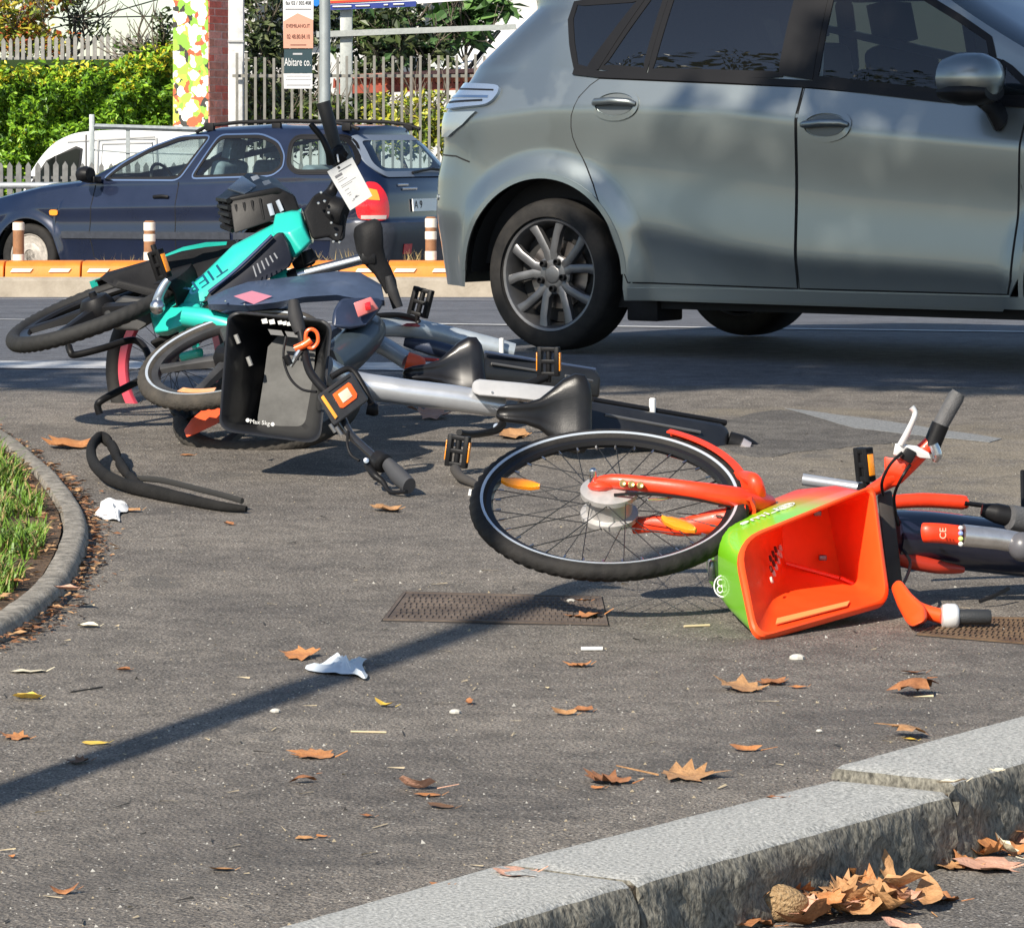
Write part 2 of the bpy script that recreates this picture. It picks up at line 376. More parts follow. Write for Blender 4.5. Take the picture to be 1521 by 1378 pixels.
stone(js2 + .004, js2 + 1.0, j2b[1] - .01, j2b[1], KW + .012, KW + .012, .020, 3, .004)
stone(js2 + 1.01, js2 + 2.0, 0, 0, KW + .01, KW + .01, .010, 4)
JF = mat('joint_dirt', (.045, .035, .022), .95, scale=80, col2=(.16, .11, .06), bump=.8, bscale=120)
for s in (js1, js2 - .001, js1 - 1.053):
    mb = MB(); mb.loft([[KA + kd * (s + q) + kn * o + V((0, 0, z + .004 * noise.noise((o * 40, q * 300, s)))) for q in (-.009, -.004, .004, .009)] for o, z in [(k * (KW - .004) / 14, .011) for k in range(15)] + [(KW - .002, -.02), (KW - .002, -.2)]], False, False); mb.make('joint_filling', JF, kerb)
GKW = KW

# iron drain covers let into the pavement
RUST = mat('rusty_iron', (.055, .040, .032), .9, metal=.05, scale=6, col2=(.16, .125, .10), bump=.3, bscale=120)
RUSTY = mat('sandy_rusty_iron', (.075, .042, .024), .85, metal=.1, scale=7, col2=(.19, .125, .07), bump=.3, bscale=120)
def cover(q, label, m, nx, ny):
    c = [G(*p) for p in q]; c = [V((p.x, p.y, zp(p.x, p.y) + .0105)) for p in c]
    ce = sum(c, V()) / 4; r = root('drain_cover', label, 'drain cover', ce, 'iron drain covers in the pavement')
    L = lambda u, v, z=0: c[0].lerp(c[1], u).lerp(c[3].lerp(c[2], u), v) + V((0, 0, z))
    mb = MB(); mb.prism([L(-.008, -.035, -.004), L(1.008, -.035, -.004), L(1.008, 1.035, -.004), L(-.008, 1.035, -.004)], (0, 0, .0062)); mb.make('frame_gap', mat('dirt_gap', (.02, .017, .014), .95), r, smooth=0)
    mb = MB(); mb.prism([L(0, 0), L(1, 0), L(1, 1), L(0, 1)], (0, 0, .004)); mb.make('plate', m, r, smooth=0)
    mb = MB()
    for i, (u0, v0, u1, v1) in enumerate(((0, 0, 1, .04), (0, .96, 1, 1), (0, .04, .015, .96), (.985, .04, 1, .96))):
        mb.prism([L(u0, v0, .004), L(u1, v0, .004), L(u1, v1, .004), L(u0, v1, .004)], (0, 0, .002))
    mb.make('rim', m, r, smooth=0)
    mb = MB()
    for i in range(nx):
        for j in range(ny):
            u, v = .03 + .94 * (i + .2 + .3 * (j % 2)) / nx, .07 + .86 * (j + .15) / ny; du, dv = .55 / nx, .6 / ny
            mb.prism([L(u, v, .004), L(u + du * .8, v, .004), L(u + du * .8, v + dv, .004), L(u, v + dv, .004)], (0, 0, .0025))
    o = mb.make('tread_studs', m, r, smooth=0); o['kind'] = 'stuff'
cover([(569, 929), (903, 937), (893, 896), (600, 889)], 'rusty iron drain cover crossed by the pole shadow, left of the orange basket', RUST, 34, 8)
cover([(1362, 950), (1640, 972), (1640, 930), (1420, 925)], 'sandy rusty drain cover at the right edge below the orange handlebar', RUSTY, 30, 8)

# patch of newer asphalt and a pale strip at the edge of the road
PATCH = asphalt('patch_asphalt', (.060, .056, .051), (.235, .22, .20), (.2, .2, .2))
def decal(name, pts, m, dz, thick=.0, am=1.0):
    pts = [V((*p.xy, 0)) for p in (G(*q) for q in pts)]
    pts = cat(pts, 24, True) if am == 1 else [pts[i].lerp(pts[(i + 1) % len(pts)], k / 16) for i in range(len(pts)) for k in range(16)]; ce = sum(pts, V()) / len(pts); k = len(pts); rings = []
    for f in (1.0, .75, .5, .25, .02): rings.append([ce.lerp(p, f) for p in pts])
    rings[0] = [p + am * V((.03 * noise.noise((p.x * 9, p.y * 6, 1)), .07 * noise.noise((p.x * 6, p.y * 4, 6)) + .02 * noise.noise((p.x * 30, p.y * 20, 3)), 0)) for p in rings[0]]
    for r in rings:
        for p in r: p.z = zp(p.x, p.y) + dz
    if thick: rings.insert(0, [p + V((0, 0, -thick)) for p in rings[0]])
    o = MB().loft(rings, True, False).make(name, m); o['kind'] = 'structure'
decal('asphalt_patch', [(1060, 640), (1110, 622), (1170, 616), (1290, 640), (1400, 655), (1330, 664), (1230, 672), (1130, 684), (1070, 668)], PATCH, .0138, .002)
decal('gravel_strip', [(1165, 612), (1300, 629), (1488, 658), (1470, 663), (1380, 655), (1270, 642)], mat('pale_gravel', (.13, .135, .14), .9, scale=90, col2=(.26, .265, .26), bump=.6, bscale=150), .0150, .002, .06)

# left planting bed: curved concrete kerb, soil, grass
KC = mat('bed_kerb_concrete', (.19, .17, .135), .85, scale=30, col2=(.38, .345, .29), bump=.5, bscale=90, var=.3)
KZ = .065
KZ = .055
outer = cat([G(x, y, KZ) for x, y in ((-1900, 1290), (-1000, 1150), (-560, 1070), (-300, 1010), (-120, 965), (0, 926), (60, 894), (100, 856), (122, 815), (131, 778), (122, 748), (104, 722), (84, 697), (58, 675), (15, 641), (-60, 600), (-200, 560))], 8)
rings = []; inner = []
for i, p in enumerate(outer):
    t = (outer[min(i + 1, len(outer) - 1)] - outer[max(i - 1, 0)]).normalized(); nl = V((-t.y, t.x, 0))
    w = .072; g = zp(p.x, p.y); z = g + KZ; j = .002 * noise.noise(p * 14)
    o = V((p.x, p.y, 0)) + nl * j
    rings.append([o + V((0, 0, g - .05)) - nl * .006, o + V((0, 0, z - .022)), o + nl * .008 + V((0, 0, z - .006)), o + nl * .02 + V((0, 0, z + .001 + j * .5)), o + nl * (w - .01) + V((0, 0, z + j * .5)), o + nl * w + V((0, 0, z - .05))])
    inner.append(o + nl * w)
MB().loft(rings, True, True).make('bed_kerb', KC)['kind'] = 'structure'
SOIL = mat('leafy_soil', (.05, .033, .02), .95, scale=60, col2=(.16, .10, .055), bump=.8, bscale=90)
mb = MB(); mb.loft([[V((p.x, p.y, gz(p.y) + KZ - .012)), V((p.x - 1, p.y + .02, gz(p.y) + KZ + .01)), V((-14, p.y + .05, gz(p.y) + KZ + .03))] for p in inner], False, False)
mb.make('soil_bed', SOIL)['kind'] = 'structure'
# grass blades
GRM = mat('grass_blades', (.07, .15, .014), .5, scale=11, col2=(.17, .29, .03)); GRD = mat('dry_grass', (.30, .23, .09), .7)
def inside_bed(x, y):
    best = min(range(len(inner)), key=lambda i: abs(inner[i].y - y)); return x < inner[best].x - .035 - .05 * abs(noise.noise((y * 3, 1, 1)))
mb = MB(); c = 0
for k in range(110000):
    y = U(7.6, 13.6); x = -y * .1335 + U(-.5, .36)
    if not inside_bed(x, y): continue
    d = noise.noise((x * 5, y * 3, 0)) + .55 * (-(x + y * .1335) / .3 + .35)
    if d < U(-.15, .35) or (rnd() < .5 and x > -y * .1335 + .20): continue
    z = gz(y) + KZ - .015; h = U(.012, .055) * (1 + .9 * max(0, d)); a = U(0, 6.28); w = U(.0022, .0045); l = U(.2, 1.3) * h
    dx, dy = math.cos(a), math.sin(a); b = V((x, y, z)); s = V((-dy, dx, 0)) * w
    m1 = b + V((dx * l * .35, dy * l * .35, h * .65)); tip = b + V((dx * l, dy * l, h))
    mb.add([b - s, b + s, m1 + s * .7, m1 - s * .7, tip], [(0, 1, 2, 3), (3, 2, 4)], 0 if rnd() < .82 else 1); c += 1
    if c > 26000: break
g = mb.make('grass', [GRM, GRD], smooth=0, recalc=False); tag(g, 'short green grass growing in the kerbed bed at left', 'grass', kind='stuff')
# dry leaf crumbs along the bed kerb and scattered grit on the pavement
CR = [mat('dry_crumb_brown', (.22, .10, .045), .8), mat('dry_crumb_tan', (.42, .25, .12), .8), mat('dry_crumb_dark', (.06, .035, .02), .8)]
mb = MB()
def crumb(x, y, z, s, mi, lift=.3):
    a = U(0, 6.28); e = V((math.cos(a), math.sin(a), U(-.2, .2))); f = V((-e.y, e.x, U(-.3, .3))); c = V((x, y, z + s * lift))
    mb.add([c - e * s, c + f * s * U(.2, .5), c + e * s, c - f * s * U(.2, .5) + V((0, 0, s * .2))], [(0, 1, 2, 3)], mi)
for k in range(1700):
    i = int(U(0, len(outer) - 1)); p = outer[i]; t = (outer[i + 1] - p).normalized(); nl = V((-t.y, t.x, 0))
    d = -abs(random.gauss(0, .03)) - .004; q = p + nl * d + (outer[i + 1] - p) * rnd()
    crumb(q.x, q.y, zp(q.x, q.y) + .013 + max(0, .015 + d * .3), U(.004, .018), random.choice((0, 0, 1, 2)))
for k in range(1300):
    i = int(U(0, len(outer) - 1)); p = inner[i]; q = V((p.x - abs(random.gauss(0, .10)), p.y + U(-.05, .05), 0))
    crumb(q.x, q.y, gz(q.y) + KZ - .006, U(.004, .02), random.choice((0, 1, 1, 2)))
tag(mb.make('leaf_litter', CR, smooth=0, recalc=False), 'crumbled dry leaves lying along the curved concrete kerb', 'leaf litter', kind='stuff')
GR = [mat('white_grit', (.50, .48, .43), .8), mat('tan_grit', (.40, .33, .22), .8), mat('dark_grit', (.03, .028, .025), .8), mat('straw_bits', (.55, .45, .28), .7)]
mb = MB()
for k in range(2600):
    py = 560 + 900 * rnd() ** .8; px = U(-60, 1580); p = G(px, min(py, 1440))
    if (p - KA).dot(kn) > -.01: 
        if (p - KA).dot(kn) < .35: continue
        p = PZ(px, py, -.10); z = -.106
    else: z = zp(p.x, p.y) + .012
    r = rnd(); s = U(.0012, .003) if r < .95 else U(.003, .0055); c = V((p.x, p.y, z)); mi = random.choice((0, 0, 0, 1, 1, 2))
    mb.add([c + V((s, 0, 0)), c + V((-.4 * s, .9 * s, 0)), c + V((-.5 * s, -.9 * s, 0)), c + V((U(-.3, .3) * s, 0, s * U(.6, 1.2)))], [(0, 1, 3), (1, 2, 3), (2, 0, 3)], mi)
for k in range(190):
    py = U(680, 1400); px = U(-40, 1560); p = G(px, py)
    if (p - KA).dot(kn) > -.02: continue
    a = U(0, 6.28); l = U(.004, .024); e = V((math.cos(a), math.sin(a), 0)); f = V((-e.y, e.x, 0)) * U(.0008, .002); c = V((p.x, p.y, zp(p.x, p.y) + .0145))
    mb.add([c - e * l - f, c + e * l - f, c + e * l + f + V((0, 0, .004 * rnd())), c - e * l + f], [(0, 1, 2, 3)], random.choice((3, 1, 1, 2, 2)))
tag(mb.make('grit', GR, smooth=0, recalc=False), 'fine grit, chips and bits of straw strewn over the asphalt', 'grit', kind='stuff')
# ------------------------------------------------------------------ cars
def ip(T, x): return float(np.interp(x, [a for a, _ in T], [b for _, b in T]))
def inpoly(x, y, poly):
    c = False; n = len(poly)
    for i in range(n):
        (x0, y0), (x1, y1) = poly[i], poly[i - 1]
        if (y0 > y) != (y1 > y) and x < (x1 - x0) * (y - y0) / (y1 - y0) + x0: c = not c
    return c
def round2(poly, n=5, keep=0.35):
    out = []
    K = len(poly)
    for i in range(K):
        a, b, c = V((*poly[i - 1], 0)), V((*poly[i], 0)), V((*poly[(i + 1) % K], 0))
        ra = min(keep, .5) ; p0 = b.lerp(a, ra) if (a - b).length * ra < .07 else b + (a - b).normalized() * .07; p1 = b.lerp(c, ra) if (c - b).length * ra < .07 else b + (c - b).normalized() * .07
        for k in range(n + 1):
            t = k / n; q = (1 - t) ** 2 * p0 + 2 * t * (1 - t) * b + t * t * p1; out.append((q.x, q.y))
    return out
class Car:
    def __init__(s, **k): s.__dict__.update(k)
    def halfw(s, x, z):
        b, c, l, sill = ip(s.belt, x), ip(s.crease, x), ip(s.low, x), s.sill
        sr = lambda q, k: k * math.log1p(math.exp(max(-30, min(30, q / k)))); l = min(l, c - .09)
        zz = min(z, b); und = sr(l - zz, .014)
        off = -.40 * s.cr * sr(zz - c, .006) - .045 * (1 - math.exp(-und / .16)) * (1 if s.cr == 1 else .8)
        if l < zz < c: off -= .010 * s.cr * math.sin(math.pi * (zz - l) / (c - l)) ** 2
        if z > b: off -= (z - b) * s.tumble + s.curve * (z - b) ** 2
        for xc in s.wheels:
            d = (math.hypot(x - xc, z - s.wr) - s.arch) / s.flw
            if d < 1 and z > sill - .05: off += (s.flare - min(off, 0) * .8) * .5 * (1 + math.cos(math.pi * max(d, 0)))
        w = s.W + off
        for e, sg in ((ip(s.xr, z), 1), (ip(s.xf, z), -1)):
            q = (x - e) * sg; R, c2 = (s.rr, s.rc) if sg > 0 else (s.fr, s.fc)
            if q < R: q = max(q, 0); w -= c2 * (1 - math.sqrt(max(0, 1 - (1 - q / R) ** 2)))
        return w
    def pt(s, x, z, off=0, side=None):
        side = side or s.near; e = .01
        w = s.halfw(x, z); tx = V((2 * e, s.halfw(x + e, z) - s.halfw(x - e, z), 0)); tz = V((0, s.halfw(x, z + e) - s.halfw(x, z - e), 2 * e))
        n = tz.cross(tx).normalized(); n = n if n.y > 0 else -n
        p = V((x, w, z)) + n * off; return V((p.x, p.y * side, p.z))
    def rear(s, y, z, off=0):
        e = ip(s.xr, z); w0 = s.halfw(e, z); ay = abs(y); x = e
        if ay > w0:
            lo, hi = e, e + s.rr
            for _ in range(24):
                m = (lo + hi) / 2
                if s.halfw(m, z) < ay: lo = m
                else: hi = m
            x = lo
        return V((x - off, y, z))
    def zbot(s, x):
        zb = s.sill if s.wheels[0] - .3 < x < s.wheels[1] + .3 else s.bump
        for xc in s.wheels:
            d = s.arch ** 2 - (x - xc) ** 2
            if d > 0: zb = max(zb, s.wr + math.sqrt(d))
        return zb
    def body(s, R, paint, holes, glassm, ws):
        us = sorted(set([0, .004, .012, .022, .035] + list(np.linspace(.05, .95, s.nx)) + [.965, .978, .988, .996, 1] + [(xc + k - ip(s.xr, .5)) / (ip(s.xf, .5) - ip(s.xr, .5)) for xc in s.wheels for k in (-s.arch, -s.arch + .004, s.arch - .004, s.arch)]))
        NL, NU = 44, 24; secs = []
        for u in us:
            X = lambda z: ip(s.xr, z) + u * (ip(s.xf, z) - ip(s.xr, z))
            zb = .4
            for _ in range(8): zb = .5 * zb + .5 * s.zbot(X(zb))
            zb = s.zbot(X(zb)) if s.zbot(X(zb)) < s.sill + .01 else zb
            x = X(.9); bz = min(ip(s.belt, x), ip(s.top, x) - .05)
            row = []
            for j in range(NL + 1):
                z = zb + (bz - zb) * j / NL; x = X(z); row.append(V((x, s.halfw(x, z), z)))
            x = X(bz); zt = ip(s.top, X(1.4) if ip(s.top, x) > 1.2 else x); zr = max(zt - .055, bz + .003)
            for j in range(1, NU + 1):
                z = bz + (zr - bz) * j / NU; x = X(z); row.append(V((x, s.halfw(x, z), z)))
            w = row[-1].y; x = row[-1].x
            for dy, dz in ((.022, .035), (.07, .055), (.2, .075)): row.append(V((x, max(w - dy, .02), zr + dz * min(1, (zt - zr) / .055))))
            row.append(V((x, 0, zr + .085))); secs.append(row)
        NV = len(secs[0]); full = [[V((p.x, -p.y, p.z)) for p in r] + [p.copy() for p in r[::-1][1:]] for r in secs]
        mb = MB(); M = len(full[0]); vs = [p for r in full for p in r]; fs = []; mi = []
        for i in range(len(full) - 1):
            for j in range(M - 1):
                jj = j if j < NV - 1 else M - 2 - j
                q = [full[i][j], full[i][j + 1], full[i + 1][j + 1], full[i + 1][j]]
                if NL - 1 <= jj < NL + NU and any(all(inpoly(p.x, p.z, h) for p in q) for h in holes): continue
                fs.append((i * M + j, i * M + j + 1, (i + 1) * M + j + 1, (i + 1) * M + j))
                cx = sum(p.x for p in q) / 4; mi.append(1 if (jj >= NL + NU + 1 and ws[0] < cx < ws[1]) else 0)
        for i, rv in ((0, 0), (len(full) - 1, 1)):
            for j in range(NV - 1):
                y = (full[i][j].y + full[i][M - 1 - j].y)
                q = (i * M + j, i * M + j + 1, i * M + M - 2 - j, i * M + M - 1 - j)
                if i == 0 and s.rhole and all(inpoly(p.x, p.z, s.rhole) for p in (V((full[i][j].y * .8, 0, full[i][j].z)), V((full[i][j + 1].y * .8, 0, full[i][j + 1].z)))): continue
                fs.append(q); mi.append(0)
        mb.v = vs; mb.f = fs; mb.mi = mi
        return mb.make('body', [paint, glassm], R, smooth=32)
    def panel(s, poly, off, step=.03, fn=None, side=None, skirt=.004):
        fn = fn or (lambda a, b, o: s.pt(a, b, o, side)); bd = []
        K = len(poly)
        for i in range(K):
            a, b = V((*poly[i], 0)), V((*poly[(i + 1) % K], 0)); n = max(1, int((b - a).length / step))
            bd += [(a.lerp(b, k / n).x, a.lerp(b, k / n).y) for k in range(n)]
        x0, x1 = min(p[0] for p in bd), max(p[0] for p in bd); z0, z1 = min(p[1] for p in bd), max(p[1] for p in bd); pts = [V(p) for p in bd]; nb = len(bd)
        for i in range(1, int((x1 - x0) / step) + 1):
            for j in range(1, int((z1 - z0) / step) + 1):
                q = (x0 + i * step, z0 + j * step)
                if inpoly(*q, bd) and min((q[0] - p[0]) ** 2 + (q[1] - p[1]) ** 2 for p in bd) > (step * .45) ** 2: pts.append(V(q))
        vo, _, fo, *_r = delaunay_2d_cdt(pts, [(i, (i + 1) % nb) for i in range(nb)], [], 1, 1e-5)
        vs = [fn(p.x, p.y, off) for p in vo]; fs = [tuple(f) for f in fo]
        k = len(vs); ring = [fn(a, b, off) for a, b in bd]; low = [fn(a, b, -skirt) for a, b in bd]
        fs += [(k + i, k + (i + 1) % nb, k + nb + (i + 1) % nb, k + nb + i) for i in range(nb)]
        mb = MB(); mb.add(vs + ring + low, fs); return mb
    def coons(s, Lp, Rp, off, ns, nt, fn=None, skirt=.004):
        def at(path, t):
            d = [0]
            for a, b in zip(path, path[1:]): d.append(d[-1] + math.hypot(b[0] - a[0], b[1] - a[1]))
            q = t * d[-1]; return (float(np.interp(q, d, [p[0] for p in path])), float(np.interp(q, d, [p[1] for p in path])))
        g = []
        for i in range(nt + 1):
            a, b = at(Lp, i / nt), at(Rp, i / nt); g.append([(a[0] + (b[0] - a[0]) * j / ns, a[1] + (b[1] - a[1]) * j / ns) for j in range(ns + 1)])
        mb = MB(); vs = [s.pt(x, z, off) for r in g for x, z in r]; M = ns + 1
        fs = [(i * M + j, i * M + j + 1, (i + 1) * M + j + 1, (i + 1) * M + j) for i in range(nt) for j in range(ns)]
        bd = [(0, j) for j in range(ns)] + [(i, ns) for i in range(nt)] + [(nt, j) for j in range(ns, 0, -1)] + [(i, 0) for i in range(nt, 0, -1)]
        k = len(vs); vs += [s.pt(*g[i][j], off) for i, j in bd] + [s.pt(*g[i][j], -skirt) for i, j in bd]; n = len(bd)
        fs += [(k + i, k + (i + 1) % n, k + n + (i + 1) % n, k + n + i) for i in range(n)]
        return mb.add(vs, fs)
    def ribbon(s, L, wd, off, closed=False, fn=None, th=.004, side=None):
        fn = fn or (lambda a, b, o: s.pt(a, b, o, side)); pts = []
        K = len(L)
        for i in range(K if closed else K - 1):
            a, b = V((*L[i], 0)), V((*L[(i + 1) % K], 0)); n = max(1, int((b - a).length / .04)); pts += [a.lerp(b, k / n) for k in range(n)]
        if not closed: pts.append(V((*L[-1], 0)))
        n = len(pts); secs = []
        for i in range(n):
            a = pts[(i - 1) % n] if (closed or i) else pts[i]; b = pts[(i + 1) % n] if (closed or i < n - 1) else pts[i]
            t = (b - a).normalized(); q = V((-t.y, t.x, 0)) * wd / 2; A, B = pts[i] - q, pts[i] + q
            secs.append([fn(A.x, A.y, 0 - .003), fn(A.x, A.y, off), fn(B.x, B.y, off), fn(B.x, B.y, -.003)])
        return MB().loft(secs, True, True, loop=closed)
def shrink(poly, d):
    K = len(poly); ar = sum(poly[i - 1][0] * poly[i][1] - poly[i][0] * poly[i - 1][1] for i in range(K)); sg = 1 if ar > 0 else -1; out = []
    for i in range(K):
        a, b, c = V(poly[i - 1]), V(poly[i]), V(poly[(i + 1) % K]); t0, t1 = (b - a).normalized(), (c - b).normalized()
        n = (V((-t0.y, t0.x)) + V((-t1.y, t1.x))); n = n.normalized() if n.length > 1e-4 else V((-t0.y, t0.x)); p = b + n * d * sg; out.append((p.x, p.y))
    return out
def car_wheel(R, name, x, y, z, side, r, rim_r, wd, kind, rimm):
    # side = +1 / -1: which way the outer face looks
    a = V((0, side, 0)); o = V((x, y, z))
    q = rim_r / r; Rr = rim_r
    W = MB(); W.lathe(o, a, [(Rr * .93, -wd * .5), (Rr, -wd * .45), (Rr * .98, -wd * .1), (Rr * .93, wd * .2), (Rr * .93, wd * .36), (Rr * 1.0, wd * .40), (Rr * 1.03, wd * .43), (Rr * 1.01, wd * .46), (Rr * .965, wd * .445), (Rr * .93, wd * .38), (Rr * .88, wd * .05), (Rr * .88, -wd * .4)], 56, cap=False)
    W = W.make('wheel', rimm, R)
    MB().lathe(o, a, [(Rr * .98, -wd * .46), (r * .80, -wd * .52), (r * .94, -wd * .48), (r * .985, -wd * .38), (r, -wd * .2), (r, 0), (r, wd * .2), (r * .985, wd * .38), (r * .955, wd * .47), (r * .90, wd * .515), (r * .80, wd * .53), (r * .76, wd * .525), (Rr * 1.05, wd * .50), (Rr * 1.01, wd * .43)], 72, cap=False).make('tyre', RUB, W, smooth=50)
    MB().lathe(o, a, [(.001, wd * .0), (Rr * .86, wd * .0), (Rr * .86, -wd * .1)], 40).make('brake_backing', mat('dark_brake', (.012, .012, .012), .7), W)
    MB().lathe(o, a, [(Rr * .25, .02), (Rr * .62, .02), (Rr * .62, -.01)], 40, cap=False).make('brake_disc', mat('brake_disc', (.22, .20, .19), .35, metal=.9), W)
    if kind == 'alloy':
        for k in range(5):
            for sg in (-1, 1):
                t0 = math.pi / 2 + .12 + 2 * math.pi * k / 5; f = lambda rr, t, dy: o + V((math.cos(t) * rr, 0, math.sin(t) * rr)) + a * dy
                ti, to = t0 + sg * .17, t0 + sg * .30
                secs = []
                for rr, t, dy, hw, h in ((Rr * .18, t0 + sg * .22, wd * .31, .024, .028), (Rr * .42, t0 + sg * .17, wd * .36, .0165, .03), (Rr * .75, t0 + sg * .27, wd * .385, .0165, .028), (Rr * .985, t0 + sg * .335, wd * .40, .021, .022)):
                    c = f(rr, t, dy); tn = V((-math.sin(t), 0, math.cos(t)))
                    secs.append([c - tn * hw * 1.25 - a * h, c - tn * hw * 1.1 - a * .004, c - tn * hw * .7, c + tn * hw * .7, c + tn * hw * 1.1 - a * .004, c + tn * hw * 1.25 - a * h])
                MB().loft(secs).make('spoke', rimm, W, smooth=30)
        MB().lathe(o, a, [(Rr * .36, wd * .2), (Rr * .36, wd * .30), (Rr * .33, wd * .325), (Rr * .17, wd * .33), (Rr * .16, wd * .345), (Rr * .135, wd * .355), (.001, wd * .36)], 32).make('hub_cap', rimm, W)
        for k in range(5):
            t = math.pi / 2 + .12 + math.pi / 5 + 2 * math.pi * k / 5; c = o + V((math.cos(t) * Rr * .255, 0, math.sin(t) * Rr * .255)) + a * wd * .3
            MB().lathe(c, a, [(.015, 0), (.015, wd * .125), (.011, wd * .13), (.011, wd * .06), (.001, wd * .06)], 10).make('wheel_nut', BLK, W)
    else:
        MB().lathe(o, a, [(Rr * .99, wd * .38), (Rr * .86, wd * .41), (Rr * .70, wd * .33), (Rr * .5, wd * .43), (Rr * .3, wd * .44), (Rr * .26, wd * .38), (.001, wd * .38)], 32).make('wheel_disc', rimm, W)
        for k in range(8):
            t = 2 * math.pi * k / 8; c = o + V((math.cos(t) * Rr * .68, 0, math.sin(t) * Rr * .68)) + a * wd * .34
            MB().lathe(c, a, [(.022, -.01), (.022, .006), (.001, .006)], 10).make('vent_hole', INK, W)
    return W
def liner(R, x, y0, y1, z, r):
    arc = [(x + r * math.cos(t), z + r * math.sin(t)) for t in np.linspace(.0, math.pi, 30)]
    mb = MB(); mb.loft([[V((a, y0, b)) for a, b in arc], [V((a, y1, b)) for a, b in arc], [V((x + (a - x) * .02, y1, z + (b - z) * .02)) for a, b in arc]], False, False); mb.make('wheel_arch_liner', mat('arch_liner', (.008, .008, .008), .9), R)
def seat(R, x, y, z, w, m, h=.62, lean=.22):
    mb = MB(); mb.box((x + .02, y, z + .1), (.46, w, .16)); ry = Matrix.Rotation(-lean, 3, 'Y')
    mb.box(V((x - .24, y, z + .12 + h / 2)), (.14, w, h), ry)
    o = mb.make('seat', m, R, bevel=.05, seg=3)
    mb = MB(); c = V((x - .24 - lean * (h / 2 + .16), y, z + .12 + h + .10)); mb.box(c, (.09, .25, .17), ry)
    for d in (-.06, .06): mb.tube([c + V((.03, d, -.16)), c + V((0, d, 0))], .008, 6)
    mb.make('headrest', m, o, bevel=.035, seg=3)

# ---- grey people carrier
PAINT = mat('grey_metallic_paint', (.245, .275, .275), .35, metal=.88, coat=1, var=.015, scale=3)
N, L = nd(PAINT); pb = N['Principled BSDF']      # wiped dust patches on the rear quarter and general road film
tc = N.new('ShaderNodeTexCoord'); nz = N.new('ShaderNodeTexNoise'); nz.inputs['Scale'].default_value = 3.2; nz.inputs['Detail'].default_value = 5; nz.inputs['Roughness'].default_value = .5
L.new(tc.outputs['Object'], nz.inputs['Vector'])
sx = N.new('ShaderNodeSeparateXYZ'); L.new(tc.outputs['Object'], sx.inputs[0])
mk = N.new('ShaderNodeMapRange'); mk.inputs['From Min'].default_value = .30; mk.inputs['From Max'].default_value = .02; L.new(sx.outputs[0], mk.inputs['Value'])
st = N.new('ShaderNodeMapRange'); st.inputs['From Min'].default_value = .50; st.inputs['From Max'].default_value = .54; L.new(nz.outputs['Fac'], st.inputs['Value'])
ml = N.new('ShaderNodeMath'); ml.operation = 'MULTIPLY'; L.new(mk.outputs[0], ml.inputs[0]); L.new(st.outputs[0], ml.inputs[1])
mr = N.new('ShaderNodeMapRange'); mr.inputs['To Min'].default_value = .36; mr.inputs['To Max'].default_value = .30; L.new(ml.outputs[0], mr.inputs['Value']); L.new(mr.outputs['Result'], pb.inputs['Roughness'])
pb.inputs['Coat Weight'].default_value = .7; pb.inputs['Coat Roughness'].default_value = .05
DARKTRIM = mat('black_trim', (.008, .008, .009), .4, spec=.2); SEAM = mat('panel_gap', (.006, .006, .006), .9)
RIMG = mat('grey_alloy', (.155, .155, .158), .4, metal=.75, var=.15, scale=12)
GL1 = glass('tinted_glass', (.50, .55, .56), .10); GL2 = glass('clear_glass', (.86, .96, .95), .90); WSG = mat('windscreen_glass', (.02, .03, .035), .03, coat=1)
h1 = math.radians(36); O1 = V((.656, 17.396, .182 - .003))
R1 = root('parked_car', 'silver grey people carrier standing on the road behind the fallen bikes', 'car', O1, rot=0)
R1.rotation_euler = (0, 0, -h1); BASE[R1.name] = V((0, 0, 0))
S1 = -1
c1 = Car(near=S1, W=.895, sill=.232, bump=.27, wheels=(.015, 2.79), wr=.332, arch=.425, flw=.13, flare=.024, cr=1.0, tumble=.27, curve=.25, nx=230,
    belt=[(-.7, 1.25), (.16, 1.215), (.27, 1.19), (.93, 1.165), (1.38, 1.138), (1.97, 1.09), (2.4, 1.06), (3.8, .9)],
    crease=[(-.8, .98), (0, 1.06), (.4, 1.065), (.945, 1.045), (1.29, 1.012), (1.56, .965), (2.345, .90), (3.7, .8)],
    low=[(-.8, .56), (.3, .56), (.65, .52), (.945, .463), (1.29, .42), (1.97, .393), (2.3, .37), (3.6, .36)],
    top=[(-.8, 1.62), (-.2, 1.64), (.6, 1.66), (1.4, 1.65), (1.75, 1.60), (2.2, 1.345), (2.75, 1.03), (3.2, .95), (3.65, .80)],
    xr=[(.2, -.70), (.3, -.715), (.40, -.73), (.6, -.745), (.75, -.742), (.85, -.715), (.9, -.705), (1.05, -.70), (1.25, -.56), (1.5, -.30), (1.56, -.33), (1.62, -.36), (1.75, -.34)],
    xf=[(.2, 3.45), (.4, 3.66), (.7, 3.66), (.9, 3.5), (1.1, 3.2), (1.7, 2.9)], rr=.42, rc=.30, fr=.8, fc=.4, rhole=None)
W_Q = [(.06, 1.52), (.05, 1.44), (.085, 1.33), (.13, 1.226), (.205, 1.21), (.42, 1.53)]
W_R0 = [(.265, 1.225), (.51, 1.205), (.55, 1.585), (.475, 1.585)]
W_R = [(.525, 1.204), (1.19, 1.182), (1.20, 1.585), (.565, 1.585)]
W_F = [(1.345, 1.165), (1.95, 1.098), (2.165, 1.08), (2.165, 1.255), (2.13, 1.335), (1.97, 1.425), (1.76, 1.53), (1.345, 1.575)]
W_T = [(2.205, 1.08), (2.42, 1.075), (2.205, 1.24)]
wins = [(W_Q, GL1), (W_R0, GL1), (W_R, GL1), (W_F, GL2), (W_T, GL2)]
